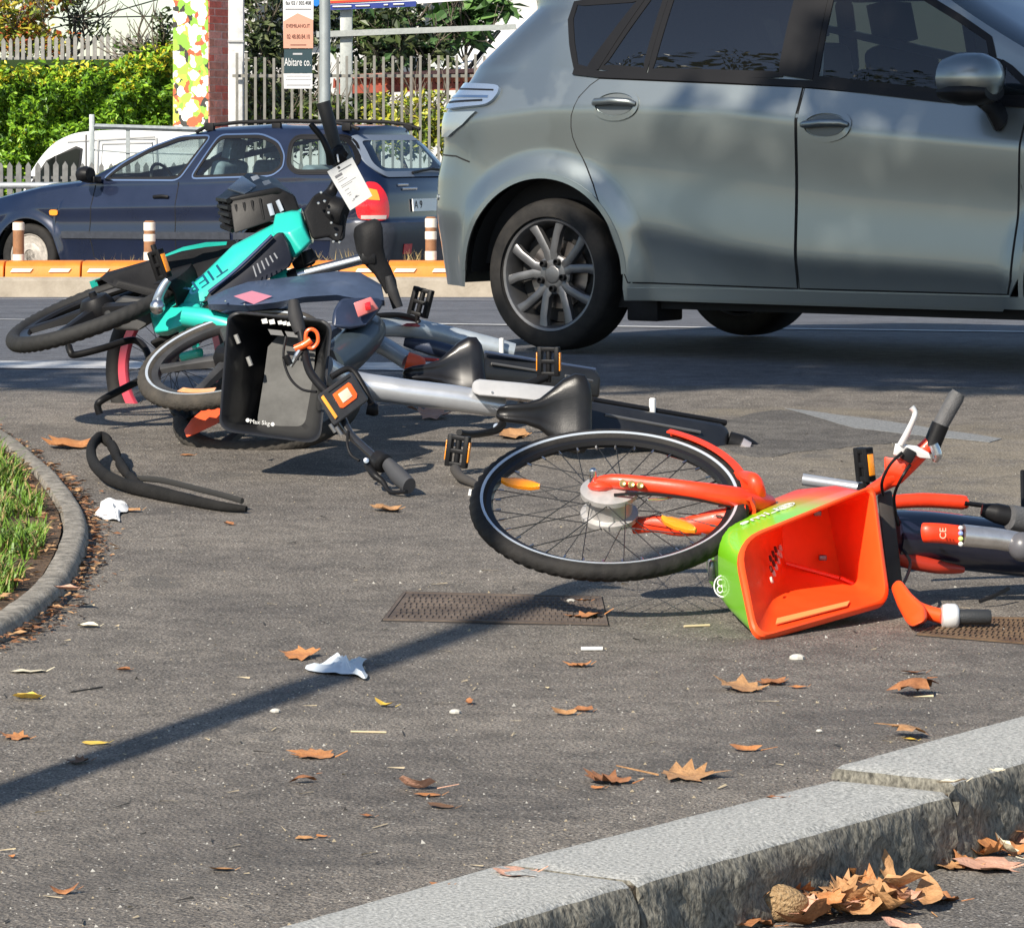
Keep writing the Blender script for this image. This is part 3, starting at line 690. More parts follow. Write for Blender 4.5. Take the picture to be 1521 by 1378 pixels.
c1.body(R1, PAINT, [w for w, _ in wins], WSG, (1.80, 2.95))
for w, g in wins:
    wr = round2(w, 4)
    pn = c1.panel(wr, .003, .05).make('side_window', g, R1)
    c1.ribbon(shrink(w, .010), .028, .006, True).make('window_frame', DARKTRIM, pn, smooth=30)
    pf = c1.panel(wr, .003, .08, side=-S1).make('side_window', GL1, R1)
    c1.ribbon(shrink(w, .016), .055, .006, True, side=-S1).make('window_frame', DARKTRIM, pf, smooth=30)
c1.panel([(1.195, 1.185), (1.34, 1.165), (1.34, 1.58), (1.21, 1.59)], .008, .04).make('door_pillar', DARKTRIM, R1)
c1.panel([(.21, 1.205), (.262, 1.22), (.47, 1.59), (.435, 1.59)], .008, .04).make('door_pillar', DARKTRIM, R1)
c1.panel([(2.168, 1.08), (2.2, 1.08), (2.2, 1.24), (2.168, 1.25)], .008, .03).make('door_pillar', DARKTRIM, R1)
c1.ribbon([(.13, 1.213), (.275, 1.198), (.93, 1.17), (1.38, 1.145), (1.97, 1.082), (2.42, 1.055)], .03, .010).make('belt_moulding', DARKTRIM, R1)
rdL = [(.463, .312), (.445, .36), (.43, .405), (.37, .55), (.285, .727), (.215, .84), (.185, .885), (.165, .93), (.158, .97), (.160, 1.02), (.19, 1.10), (.235, 1.15), (.275, 1.178)]
rdR = [(1.287, .305), (1.287, .7), (1.289, 1.0), (1.296, 1.133)]
fdL = [(1.302, .305), (1.302, .7), (1.304, 1.0), (1.311, 1.131)]; fdR = [(2.285, .305), (2.303, .36), (2.325, .6), (2.338, .9), (2.345, 1.045)]
for Lp, Rp, hz, hx in ((rdL, rdR, 1.068, .385), (fdL, fdR, .977, 1.437)):
    pl = Lp + Rp[::-1]
    D = c1.coons(Lp, Rp, .0045, 46, 64).make('door', PAINT, R1, smooth=30)
    c1.ribbon(pl, .014, .0015, True).make('panel_gap', SEAM, D)
    # recessed cup and bow handle
    fl = lambda a, b, o: c1.pt(a, b, o)
    el = [(hx + .115 * math.cos(t) * (1 if math.cos(t) > 0 else .95), hz + .058 * math.sin(t)) for t in np.linspace(0, 2 * math.pi, 28, endpoint=False)]
    hd = c1.ribbon(el, .02, .012, True).make('handle', PAINT, D)
    c1.panel([(hx + .095 * math.cos(t), hz + .045 * math.sin(t)) for t in np.linspace(0, 2 * math.pi, 20, endpoint=False)], .007, .03).make('handle_cup', mat('cup_shade_paint', (.12, .135, .14), .45, metal=.5), D)
    MB().tube([c1.pt(hx - .105, hz + .004, .012), c1.pt(hx - .085, hz + .005, .03), c1.pt(hx, hz + .006, .04), c1.pt(hx + .085, hz + .003, .03), c1.pt(hx + .108, hz, .012)], [.012, .016, .016, .016, .012], 10).make('handle_bow', PAINT, D)
c1.ribbon([(-.72, .853), (-.5, .845), (-.405, .82)], .007, .0012).make('panel_gap', SEAM, R1)
c1.ribbon([(.46, .262), (.95, .268), (1.6, .268), (2.4, .27)], .05, .012).make('sill_moulding', PAINT, R1)
arch = [(.015 + .43 * math.cos(t), .332 + .43 * math.sin(t)) for t in np.linspace(.03, math.pi - .03, 40)]
c1.ribbon(arch, .022, .007).make('arch_lip', PAINT, R1)
c1.ribbon([(2.79 - .43 * math.cos(t), .332 + .43 * math.sin(t)) for t in np.linspace(-.15, math.pi + .12, 40)], .022, .007).make('arch_lip', PAINT, R1)
# tail lamp: sky reflection painted into the red lens's pale colour, clear lower pocket
lp = round2([(-.60, 1.165), (-.255, 1.155), (-.25, 1.12), (-.275, 1.085), (-.315, 1.065), (-.64, 1.045)], 3)
LENS = mat('sky_white_lens', (.34, .42, .53), .06, metal=.6, coat=1, bump=.0)
TL = c1.panel(lp, .016, .03).make('tail_lamp', LENS, R1, smooth=30)
c1.ribbon([(-.6, 1.075), (-.33, 1.085)], .008, .019).make('lamp_bar', DARKTRIM, TL)
c1.ribbon([(-.57, 1.135), (-.28, 1.13)], .006, .019).make('lamp_bar', DARKTRIM, TL)
c1.ribbon([(-.6, 1.10), (-.30, 1.10)], .012, .019).make('lamp_bar', CHROME, TL)
c1.panel([(-.63, 1.035), (-.36, 1.04), (-.44, .985), (-.56, .93), (-.66, .93)], .011, .03).make('lower_lamp', mat('pale_lens', (.20, .24, .26), .12, coat=1), TL)
MB().lathe(c1.pt(-.66, .66, 0), (c1.pt(-.66, .66, .1) - c1.pt(-.66, .66, 0)), [(.014, 0), (.014, .004), (.001, .005)], 12).make('parking_sensor', SIL, R1)
MB().box((1.3, 0, .245), (2.6, 1.55, .1)).make('underbody', mat('underbody', (.012, .012, .012), .9), R1)
MB().box((.46, S1 * .70, .2), (.16, .2, .12)).make('mud_flap', BLKM, R1, bevel=.01)
for x, lab in ((.015, 0), (2.79, 0)):
    for sd in (S1, -S1):
        car_wheel(R1, 'wheel', x, sd * .765, .332, sd, .332, .243, .215, 'alloy', RIMG); liner(R1, x, sd * .86, sd * .5, .335, .424)
# mirror
c = V((2.19, S1 * 1.03, 1.155)); mb = MB()
secs = []
for dx, h, wdt in ((-.115, .055, .06), (-.10, .085, .10), (-.03, .105, .125), (.06, .10, .12), (.11, .075, .09), (.135, .03, .03)):
    secs.append([c + V((dx, math.cos(t) * wdt, math.sin(t) * h * (1 if math.sin(t) > 0 else .92) + .01)) for t in np.linspace(0, 2 * math.pi, 18, endpoint=False)])
mb.loft(secs); mir = mb.make('door_mirror', PAINT, R1)
MB().loft([[c + V((dx, math.cos(t) * w, -.045 + math.sin(t) * h)) for t in np.linspace(0, 2 * math.pi, 16, endpoint=False)] for dx, h, w in ((-.112, .035, .075), (-.03, .055, .128), (.06, .055, .124), (.112, .035, .08))]).make('mirror_base', BLK, mir)
MB().tube([c + V((.05, 0, -.06)), V((2.22, S1 * .92, 1.06)), V((2.24, S1 * .86, .995))], [.05, .045, .06], 10, flat=.5).make('mirror_stalk', BLK, mir)
ST1 = mat('dark_seat_fabric', (.035, .036, .04), .9); FLO = mat('cabin_dark', (.012, .012, .013), .9)
MB().box((1.0, 0, .62), (2.9, 1.5, .5)).make('cabin_floor', FLO, R1)
for x, y in ((1.35, S1 * .38), (1.35, -S1 * .38), (.35, S1 * .4), (.35, -S1 * .4)): seat(R1, x, y, .62, .48, ST1, .60)
MB().tube([V((2.05, -S1 * .38, .95)) + V((.06 * math.sin(t), .18 * math.cos(t), .18 * math.sin(t))) for t in np.linspace(0, 2 * math.pi, 25)[:-1]], .015, 8, loop=True).make('steering_wheel', BLK, R1)
MB().box((2.42, 0, .95), (.5, 1.4, .22)).make('dashboard', FLO, R1, bevel=.06, seg=3)
MB().tube([V((1.30, S1 * .70, 1.50)), V((1.31, S1 * .74, 1.2)), V((1.32, S1 * .77, .95))], .022, 8, flat=.3).make('seat_belt', mat('belt_grey', (.35, .36, .36), .8), R1)

# ---- dark blue estate car on the far side of the road
PB = mat('dark_blue_paint', (.003, .0085, .030), .28, metal=.2, coat=.9, var=.12, scale=3)
h2 = math.radians(28)
R2 = root('estate_car', 'old dark blue estate car with roof rails parked beyond the orange lane dividers', 'car', (-1.74, 34.495, -.287), rot=0)
R2.rotation_euler = (0, 0, math.pi - h2); BASE[R2.name] = V((0, 0, 0)); S2 = 1
c2 = Car(near=S2, W=.85, sill=.24, bump=.24, wheels=(0, 2.58), wr=.30, arch=.345, flw=.1, flare=.018, cr=.8, tumble=.34, curve=.25, nx=230,
    belt=[(-1.1, 1.03), (-.25, 1.035), (.8, .99), (1.8, .965), (2.1, .95), (3.4, .66)], crease=[(-1.2, .82), (0, .80), (2.5, .74), (3.5, .6)], low=[(-1.2, .56), (0, .52), (1, .50), (2.5, .49), (3.5, .48)],
    top=[(-1.2, 1.44), (-.6, 1.465), (.2, 1.48), (.75, 1.455), (1.1, 1.39), (1.5, 1.26), (1.95, 1.05), (2.06, .985), (2.5, .935), (3.0, .83), (3.38, .70)],
    xr=[(.2, -1.05), (.3, -1.10), (.5, -1.14), (.62, -1.14), (.66, -1.09), (.9, -1.07), (1.0, -1.04), (1.1, -.98), (1.3, -.82), (1.42, -.68), (1.6, -.5)],
    xf=[(.2, 3.3), (.5, 3.44), (.65, 3.44), (.8, 3.3), (1.0, 3.0), (1.5, 2.8)], rr=.34, rc=.24, fr=.7, fc=.35, rhole=None)
V_F = [(.985, 1.01), (1.79, 1.0), (1.62, 1.13), (1.35, 1.275), (1.06, 1.375), (.75, 1.39)]
V_R = [(.01, 1.055), (.85, 1.02), (.65, 1.39), (.21, 1.395), (.02, 1.33), (-.07, 1.22), (-.08, 1.12)]
V_Q = [(-.72, 1.08), (-.24, 1.075), (-.14, 1.14), (-.12, 1.33), (-.17, 1.385), (-.62, 1.385), (-.74, 1.30), (-.82, 1.16)]
c2.rhole = [(-.55, 1.10), (.55, 1.10), (.50, 1.37), (-.50, 1.37)]
c2.body(R2, PB, [V_F, V_R, V_Q], GL2, (1.02, 1.98))
for w in (V_F, V_R, V_Q):
    wr = round2(w, 5)
    for sd in (S2, -S2):
        pn = c2.panel(wr, .002, .06, side=sd).make('side_window', GL2, R2)
        c2.ribbon(round2(shrink(w, .008), 4), .028, .006, True, side=sd).make('window_frame', DARKTRIM, pn)
    c2.ribbon(round2(shrink(w, -.016), 4) , .014, .007, True).make('window_trim', CHROME if w is not V_Q else DARKTRIM, R2)
fnr = lambda a, b, o: c2.rear(a, b, o)
RW = round2([(.58, 1.06), (-.58, 1.06), (-.64, 1.15), (-.54, 1.38), (.54, 1.38), (.64, 1.15)], 6, .45)
RGW = c2.panel(RW, .012, .06, fn=fnr).make('rear_window', GL2, R2)
c2.ribbon(RW, .05, .016, True, fn=fnr).make('window_seal', mat('grey_seal', (.14, .17, .22), .4), RGW)
MB().tube([c2.rear(.1, 1.07, .03), c2.rear(-.25, 1.10, .04), c2.rear(-.45, 1.09, .04)], .012, 6).make('rear_wiper', BLK, R2)
for y0, y1, z in ((.42, .24, .965), (.36, .1, .93)): MB().tube([c2.rear(y0, z, .012), c2.rear(y1, z, .012)], .012, 6, flat=.5).make('badge', CHROME, R2)
MB().prism([c2.rear(.22, .84, .012), c2.rear(-.22, .84, .012), c2.rear(-.22, .73, .012), c2.rear(.22, .73, .012)], (-.012, 0, 0)).make('number_plate', WHTP, R2)
PL = [o for o in R2.children if o.name.startswith('number_plate')][0]
text('A 9', c2.rear(.13, .785, .026), (0, -1, 0), (0, 0, 1), .10, INK, PL, 'plate_lettering')
# tail lamp: amber top, red middle, clear foot (wraps round the corner)
def rfn(a, b, o):      # a = arc position round the corner: 0 rear corner, + to the side, - to the rear
    if a >= 0:
        x = ip(c2.xr, b) + .10 + a; return c2.pt(x, b, o)
    x0 = ip(c2.xr, b) + .10; y = c2.halfw(x0, b) + a; p = c2.rear(y, b, 0); return p + V((-o, o * .4, 0))
lampL = c2.panel(round2([(.10, .66), (-.13, .66), (-.17, .80), (-.05, .99), (.02, 1.0), (.11, .82)], 3), .012, .04, fn=rfn).make('tail_lamp', REDL, R2)
c2.panel([(.05, .845), (-.06, .835), (-.035, .925), (.01, .935)], .016, .04, fn=rfn).make('indicator_lens', mat('amber_lens', (.95, .32, .03), .15, coat=1), lampL)
c2.panel([(.07, .672), (-.10, .672), (-.11, .705), (.07, .705)], .016, .04, fn=rfn).make('reversing_lens', mat('white_lens', (.50, .40, .36), .15, coat=1), lampL)
BMP = mat('bumper_plastic', (.030, .034, .045), .5, var=.2)
bz = [(-.9, .635), (-.12, .64), (.0, .64), (.35, .63), (.40, .60), (.40, .36), (.3, .26), (0, .245), (-.9, .25)]
c2.panel([(max(a, -.75), b) for a, b in bz], .022, .05, fn=rfn).make('rear_bumper', BMP, R2)
c2.panel([(-.44, .36), (-.30, .36), (-.30, .45), (-.44, .45)], .03, .05, fn=rfn).make('rear_reflector', REDL, R2)
for x in (0, 2.58):
    for sd in (S2, -S2):
        car_wheel(R2, 'wheel', x, sd * .735, .30, sd, .30, .20, .18, 'steel', mat('worn_wheel_cover', (.40, .36, .31), .5, metal=.2, var=.3, scale=20)); liner(R2, x, sd * .82, sd * .5, .30, .343)
for pl in ([(.98, .30), (.98, .985)], [(1.86, .30), (1.90, .5), (1.87, .95)], [(-.02, .99), (.36, .42)], ): c2.ribbon(pl, .008, .0015).make('panel_gap', SEAM, R2)
c2.ribbon([(-.7, .52), (.36, .51)], .06, .012).make('side_moulding', BMP, R2); c2.ribbon([(.40, .51), (2.2, .50)], .06, .012).make('side_moulding', BMP, R2)
for x in (1.13, .15): MB().tube([c2.pt(x - .07, .845, .012), c2.pt(x, .85, .022), c2.pt(x + .09, .845, .012)], .016, 8, flat=.5).make('door_handle', DARKTRIM, R2)
c2.panel(round2([(2.24, .675), (2.33, .675), (2.33, .725), (2.24, .725)], 3), .012, .02).make('side_indicator', mat('amber_lens', (.95, .32, .03)), R2)
# roof rails
for sd in (S2, -S2):
    rp = [(.95, 1.43), (.82, 1.487), (.5, 1.515), (0, 1.53), (-.4, 1.52), (-.62, 1.495), (-.74, 1.455)]
    rl = MB().tube([V((x, sd * .545, z)) for x, z in rp], .017, 8).make('roof_rail', BLKM, R2)
    for x in (.80, .1, -.62): MB().box((x, sd * .55, 1.475), (.09, .04, .07)).make('rail_foot', BLKM, rl, bevel=.008)
# mirror, interior
c = V((1.86, S2 * .96, 1.05)); MB().loft([[c + V((dx, math.cos(t) * w, math.sin(t) * h)) for t in np.linspace(0, 2 * math.pi, 14, endpoint=False)] for dx, h, w in ((-.05, .06, .08), (0, .075, .10), (.06, .06, .08), (.09, .02, .03))]).make('door_mirror', BLK, R2)
MB().box((1.84, S2 * .87, 1.0), (.1, .12, .06)).make('mirror_foot', BLK, R2, bevel=.01)
STB = mat('grey_blue_seat', (.20, .25, .28), .9, var=.2); FL2 = mat('pale_cabin', (.10, .12, .14), .9)
MB().box((.7, 0, .6), (3.0, 1.45, .5)).make('cabin_floor', FLO, R2)
for x, y in ((1.0, .36), (1.0, -.36)): seat(R2, x, y, .5, .46, STB, .56)
seat(R2, .05, 0, .5, 1.2, STB, .52)
MB().box((1.72, 0, .92), (.4, 1.3, .16)).make('dashboard', FL2, R2, bevel=.05, seg=3)
MB().tube([V((1.42, S2 * .36, .97)) + V((.07 * math.sin(t), .18 * math.cos(t), .17 * math.sin(t))) for t in np.linspace(0, 2 * math.pi, 25)[:-1]], .015, 8, loop=True).make('steering_wheel', BLK, R2)
# ------------------------------------------------------------------ bicycle parts
def ell(ang, q, sg=1):
    # wheel axes from how the circle looks: image angle of the long axis, short/long ratio
    a = math.radians(ang); m = V((math.cos(a), 0, math.sin(a))); pr = V((-math.sin(a), 0, math.cos(a)))
    n = pr * math.sqrt(1 - q * q) + V((0, -q * sg, 0)); return m, n.normalized(), n.cross(m).normalized()
def bike_wheel(par, C, ax, R, tr, rimm, tyrem, spokes=0, hub=(.02, .05), hubm=None, spm=None, mag=0, stripe=None, tread=0, name='wheel', rimw=.012, rimh=.014, magm=None):
    m, n, e = ax; pt = lambda t, r, h: C + (m * math.cos(t) + e * math.sin(t)) * r + n * h
    Rr = R - tr * 2 + .006; K = 96
    def ring(prof): return [[pt(2 * math.pi * i / K, r, h) for r, h in prof] for i in range(K)]
    W = MB().loft(ring([(Rr + .004, -rimw), (Rr + .004, rimw), (Rr - rimh, rimw * .8), (Rr - rimh - .004, 0), (Rr - rimh, -rimw * .8)]), True, False, loop=True).make(name, rimm, par)
    tb = MB(); secs = []; n2 = 16; KT = 180 if tread else 84
    for i in range(KT):
        t = 2 * math.pi * i / KT; row = []
        for k in range(n2):
            a = 2 * math.pi * k / n2; rr = tr
            if tread and math.cos(a) > .1:
                ph = (i * 1.0 / 3 + abs(math.sin(a)) * 1.9) % 1.0; rr = tr + (.0022 if ph < .55 else -.0016) * tread
            row.append(pt(t, R - tr + rr * math.cos(a), rr * math.sin(a)))
        secs.append(row)
    tb.loft(secs, True, False, loop=True).make('tyre', tyrem, W, smooth=35 if tread else 60)
    if stripe:
        for sg in (1, -1):
            a0, a1 = math.radians(98), math.radians(116)
            if sg > 0 or stripe > 1:
                MB().loft([[pt(2 * math.pi * i / K, R - tr + (tr + d) * math.cos(a), sg * (tr + d) * math.sin(a)) for a, d in ((a0, -.001), (a0, .0012), ((a0 + a1) / 2, .0014), (a1, .0012), (a1, -.001))] for i in range(K)], True, False, loop=True).make('tyre_stripe', REFL, W)
    hr, hh = hub
    if not mag:
        prof = [(.008, -hh - .02), (.008, -hh - .004), (hr * .62, -hh), (hr, -hh * .82), (hr, -hh * .55), (hr * .8, -hh * .45), (hr * .8, hh * .45), (hr, hh * .55), (hr, hh * .82), (hr * .62, hh), (.008, hh + .004), (.008, hh + .02)]
        MB().lathe(C, n, prof, 28).make('hub', hubm or SIL, W)
    if spokes:
        unit = None
        for k in range(spokes):
            t = 2 * math.pi * (k + .5) / spokes; sd = 1 if k % 2 else -1; dt = .55 * (1 if (k // 2) % 2 else -1)
            a = pt(t + dt, hr * .92, sd * hh * .7); b = pt(t, Rr - rimh, 0)
            d = b - a
            if unit is None:
                s = MB().tube([V((0, 0, 0)), V((0, 0, 1))], 1, 5); unit = s.make('spoke', spm or STEEL, W, org=V((0, 0, 0)), smooth=80); o = unit
            else: o = unit.copy(); COL.objects.link(o); o.parent = W
            o.matrix_local = Matrix.Translation(a - BASE[par.name]) @ d.to_track_quat('Z', 'Y').to_matrix().to_4x4() @ Matrix.Diagonal((.0013, .0013, d.length, 1))
    if mag:
        for k in range(mag):
            t = 2 * math.pi * (k + .3) / mag; f = lambda r, dt, h: pt(t + dt, r, h)
            secs = []
            for r, wd, h in ((.03, .028, .022), (.10, .020, .018), (Rr * .6, .017, .014), (Rr - .004, .026, .012)):
                c = f(r, 0, 0); tn = (-m * math.sin(t) + e * math.cos(t))
                secs.append([c - tn * wd - n * h * .6, c - tn * wd * .8 + n * h * .6, c - tn * wd * .3 + n * h, c + tn * wd * .3 + n * h, c + tn * wd * .8 + n * h * .6, c + tn * wd - n * h * .6, c - n * h])
            MB().loft(secs).make('rim_arm', magm or rimm, W)
        MB().lathe(C, n, [(.01, -.06), (.045, -.045), (.06, -.02), (.06, .02), (.045, .045), (.014, .05), (.012, .065)], 24).make('hub', hubm or BLK, W)
    return W, pt
def fender(par, pt, R, t0, t1, w, m, name='mudguard', th=.004, dr=.018, depth=.03, parent2=None):
    mb = MB(); secs = []; K = 26
    for i in range(K + 1):
        t = math.radians(t0 + (t1 - t0) * i / K); ro = R + dr
        secs.append([pt(t, ro - depth, -w), pt(t, ro - .008, -w * .86), pt(t, ro, -w * .45), pt(t, ro + .004, 0), pt(t, ro, w * .45), pt(t, ro - .008, w * .86), pt(t, ro - depth, w), pt(t, ro - depth, w - th), pt(t, ro - .008 - th, w * .75), pt(t, ro - th, 0), pt(t, ro - .008 - th, -w * .75), pt(t, ro - depth, -w + th)])
    mb.loft(secs, True, True); return mb.make(name, m, par)
def saddle(par, o, fw, up, L, W, m, drop=.075, name='saddle'):
    # o = nose tip, fw = nose -> tail, up = out of the sitting face
    fw, up = V(fw).normalized(), V(up); up = (up - fw * up.dot(fw)).normalized(); sd = up.cross(fw); mb = MB(); secs = []
    for t, w, z, dp in ((0, .10, -.012, .30), (.03, .17, -.003, .45), (.12, .22, .003, .55), (.3, .26, .004, .65), (.45, .38, .0, .8), (.58, .62, .002, .92), (.70, .86, .010, 1.0), (.82, .98, .020, 1.0), (.92, .94, .024, .95), (.98, .72, .016, .7), (1, .45, 0, .4)):
        hw = w * W / 2; c = o + fw * (L * t) + up * z; row = []
        for k in range(20):
            a = 2 * math.pi * k / 20; y, zz = math.cos(a), math.sin(a)
            if zz >= 0: q = c + sd * hw * (abs(y) ** .8 * (1 if y > 0 else -1)) + up * (.020 * zz ** .7 - .010 * (1 - abs(y)) * (zz > .9) )
            else: q = c + sd * hw * (abs(y) ** .5 * (1 if y > 0 else -1)) * (1 - .25 * -zz) + up * (drop * dp * zz)
            row.append(q)
        secs.append(row)
    mb.loft(secs); return mb.make(name, m, par, smooth=70)
def pedal(par, c, ax, ln, w=.085, L=.095, th=.026, amber=True):
    # ax = axle direction, ln = long (fore-aft) direction of the pedal
    ax, ln = V(ax).normalized(), V(ln); ln = (ln - ax * ln.dot(ax)).normalized(); n = ax.cross(ln); R = Matrix((ln, ax, n)).transposed()
    mb = MB(); c = V(c)
    for s in (-1, 1): mb.box(c + ln * s * (w / 2 - .008), (.016, L, th), R)
    for s in (-1, 0, 1): mb.box(c + ax * s * (L / 2 - .008), (w, .014, th * .9), R)
    mb.tube([c - ax * (L / 2 + .02), c + ax * L / 2], .010, 8)
    o = mb.make('pedal', BLK, par, bevel=.003)
    if amber:
        for s in (-1, 1): MB().box(c + ln * s * (w / 2 + .001), (.006, L * .62, th * .62), R).make('pedal_reflector', AMB, o, bevel=.001)
    return o
def bolts(par, L, r=.006, m=None, n=(0, -1, 0)):
    for p in L: MB().lathe(P(*p), n, [(r, -.004), (r, .003), (r * .7, .005), (.001, .005)], 8).make('bolt', m or SIL, par)

# ------------------------------------------------------------------ orange hire bike, on its side in the foreground
LIME = root('hire_bike', 'orange and green hire bike lying on its side in front, open basket towards us', 'bicycle', (.45, 9.2, 0), 'hire bikes knocked over on the pavement')
ax = ell(1, .425); C = P(905, 747, 9.0)
LW, lp_ = bike_wheel(LIME, C, ax, .327, .021, mat('black_rim', (.02, .02, .022), .35, metal=.4), RUB, spokes=36, hub=(.068, .045), hubm=mat('cast_aluminium', (.50, .48, .46), .5, metal=.5, var=.12, scale=30), stripe=2, tread=1, name='front_wheel')
m_, n_, e_ = ax
for t, r in ((math.radians(160), .22), (math.radians(-38), .20)):          # spoke reflectors
    c = lp_(t, r, .012); d = (lp_(t, r + .05, .012) - c).normalized(); tn = d.cross(n_); secs = []
    for s, w in ((-.048, .004), (-.03, .015), (0, .019), (.03, .015), (.048, .004)): secs.append([c + d * s - tn * w + n_ * .004, c + d * s + n_ * .009, c + d * s + tn * w + n_ * .004, c + d * s + tn * w - n_ * .004, c + d * s - tn * w - n_ * .004])
    MB().loft(secs).make('spoke_reflector', AMB, LW)
for i in range(36):                                                       # valve-side spoke nipples
    t = 2 * math.pi * (i + .5) / 36
    if i % 1 == 0: MB().tube([lp_(t, .268, 0), lp_(t, .255, 0)], .0028, 5).make('spoke_nipple', SIL, LW)
FORK = itube([(884, 718, 8.99), (910, 715, 8.97), (960, 719, 8.95), (1030, 728, 8.93), (1085, 738, 8.95), (1118, 746, 9.0), (1140, 752, 9.06)], [.014, .0175, .0185, .021, .026, .030, .028], name='fork', m=ORG, parent=LIME, n=14, flat=.8)
MB().ball(P(893, 722, 8.975), .026, sq=(1.25, 1, .55)).make('fork_dropout', ORG, FORK)
MB().lathe(P(881, 705, 8.98), n_, [(.009, -.02), (.009, .012), (.006, .016), (.001, .017)], 10).make('axle_nut', SIL, FORK)
for x in (925, 938, 951): MB().lathe(P(x, 718 + (x - 925) * .12, 8.93), (0, -1, .25), [(.0085, -.006), (.0085, .008), (.006, .010), (.001, .0085)], 10).make('fork_bolt', mat('brass_bolt', (.55, .40, .16), .35, metal=.8), FORK)
itube([(940, 781, 9.02), (975, 778, 9.0), (1010, 783, 8.98), (1060, 775, 8.96), (1110, 768, 8.95)], [.019, .020, .021, .028, .03], name='fork_blade', m=ORG, parent=FORK, flat=.6)
fender(LIME, lp_, .327, -8, 62, .034, ORG, 'front_mudguard', dr=.014, depth=.03)
itube([(962, 742, 8.9), (1000, 738, 8.95), (1063, 715, 9.1), (1100, 700, 9.2)], .0028, name='mudguard_stay', m=SIL, parent=LIME, n=6)
itube([(1092, 706, 9.1), (1118, 712, 9.0), (1124, 728, 9.0), (1126, 744, 9.05)], [.012, .017, .021, .020], name='fork_crown', m=ORG, parent=LIME)
# basket
def grad_mat():
    m = mat('basket_print', (.86, .05, .012), .36, coat=.3, bump=.02, bscale=60); N, L = nd(m); b = N['Principled BSDF']
    tc = N.new('ShaderNodeTexCoord'); sp = N.new('ShaderNodeVectorMath'); sp.operation = 'DOT_PRODUCT'; L.new(tc.outputs['Object'], sp.inputs[0])
    # print runs from orange at the frame edge to green at the rounded corner
    tl, tr = P(1085, 815, 8.85) - BASE[LIME.name], P(1230, 722, 9.0) - BASE[LIME.name]; d = tl - tr; sp.inputs[1].default_value = tuple(d / d.length_squared)
    s0 = tr.dot(d) / d.length_squared
    mr = N.new('ShaderNodeMapRange'); mr.inputs['From Min'].default_value = s0 + .0; mr.inputs['From Max'].default_value = s0 + .66; L.new(sp.outputs['Value'], mr.inputs['Value'])
    r = N.new('ShaderNodeValToRGB'); e = r.color_ramp.elements; e[0].color = (.86, .05, .012, 1); e[1].color = (.20, .58, .014, 1); e[0].position = 0; e[1].position = 1
    for p, c in ((.25, (.84, .13, .015)), (.5, (.50, .32, .012)), (.75, (.30, .55, .014))): x = e.new(p); x.color = (*c, 1)
    L.new(mr.outputs['Result'], r.inputs['Fac']); L.new(r.outputs['Color'], b.inputs['Base Color']); return m
def rquad(c, rad, n=6):
    out = []
    for i in range(4):
        a, b, d = c[i - 1], c[i], c[(i + 1) % 4]; p0 = b + (a - b).normalized() * rad[i]; p1 = b + (d - b).normalized() * rad[i]
        for k in range(n + 1): t = k / n; out.append((1 - t) ** 2 * p0 + 2 * t * (1 - t) * b + t * t * p1)
    return out
TL_, TR_, BR_, BL_ = P(1094, 806, 8.60), P(1297, 722, 8.86), P(1319, 893, 8.74), P(1122, 950, 8.41)
bTL, bTR, bBR, bBL = P(1046, 782, 9.06), P(1196, 722, 9.2), P(1222, 842, 9.18), P(1052, 876, 9.02)
radO = (.075, .026, .04, .055)
o0 = rquad([TL_, TR_, BR_, BL_], radO); o3 = rquad([bTL, bTR, bBR, bBL], (.05, .03, .03, .04)); cc = sum(o0, V()) / len(o0); cb = sum(o3, V()) / len(o3)
mid = [a.lerp(b, .5) + (a.lerp(b, .5) - cc.lerp(cb, .5)).normalized() * .012 for a, b in zip(o0, o3)]
i0 = [a.lerp(cc, .045) for a in o0]
ITL, ITR, IBR, IBL = P(1161, 782, 8.98), P(1229, 752, 9.06), P(1249, 856, 9.04), P(1165, 834, 8.97)
i1 = rquad([ITL, ITR, IBR, IBL], (.018, .012, .012, .012))
nrm = (TR_ - TL_).cross(BL_ - TL_).normalized(); nrm = nrm if nrm.y < 0 else -nrm
BK = MB(); lip = [a + (a - cc).normalized() * .006 + nrm * .002 for a in o0]; lip2 = [a + (a - cc).normalized() * .006 - nrm * .010 for a in o0]
sh = MB().loft([o3, mid, [a - nrm * .012 for a in o0]], True, False).add(o3, [tuple(range(len(o3)))]).make('basket_shell', grad_mat(), LIME, smooth=45)
MB().loft([lip2, lip, [a + nrm * .006 for a in o0], [a.lerp(cc, .03) + nrm * .006 for a in o0], i0, [a.lerp(b, .5) for a, b in zip(i0, i1)], i1, [sum(i1, V()) / len(i1)] * len(i1)], True, False).make('basket', mat('basket_orange', (.92, .085, .012), .45, coat=.15, var=.06, scale=10), LIME, smooth=38)
BKO = [o for o in LIME.children if o.name.startswith('basket') and 'shell' not in o.name][0]
IPt = lambda a, b: P(a, b, 8.9)
def on_left(u, v, d=.003):   # inside face of the left wall of the basket
    a = i0[5].lerp(i0[22], v); b = ITL.lerp(IBL, v); p = a.lerp(b, u); nn = (ITL - i0[5]).cross(i0[22] - i0[5]).normalized(); nn = nn if nn.x > 0 else -nn; return p + nn * d, nn
for r_ in range(3):
    for k in range(5):
        if r_ == 0 and k > 2: continue
        p, nn = on_left(.38 + k * .12 - r_ * .03, .36 + r_ * .13 - k * .012)
        MB().lathe(p, nn, [(.0078, -.002), (.0078, .0025), (.001, .0025)], 12).make('drain_hole', mat('dark_hole', (.10, .02, .01), .9) if r_ < 2 and k < 3 else mat('bright_hole', (.6, .5, .42), .8), BKO)
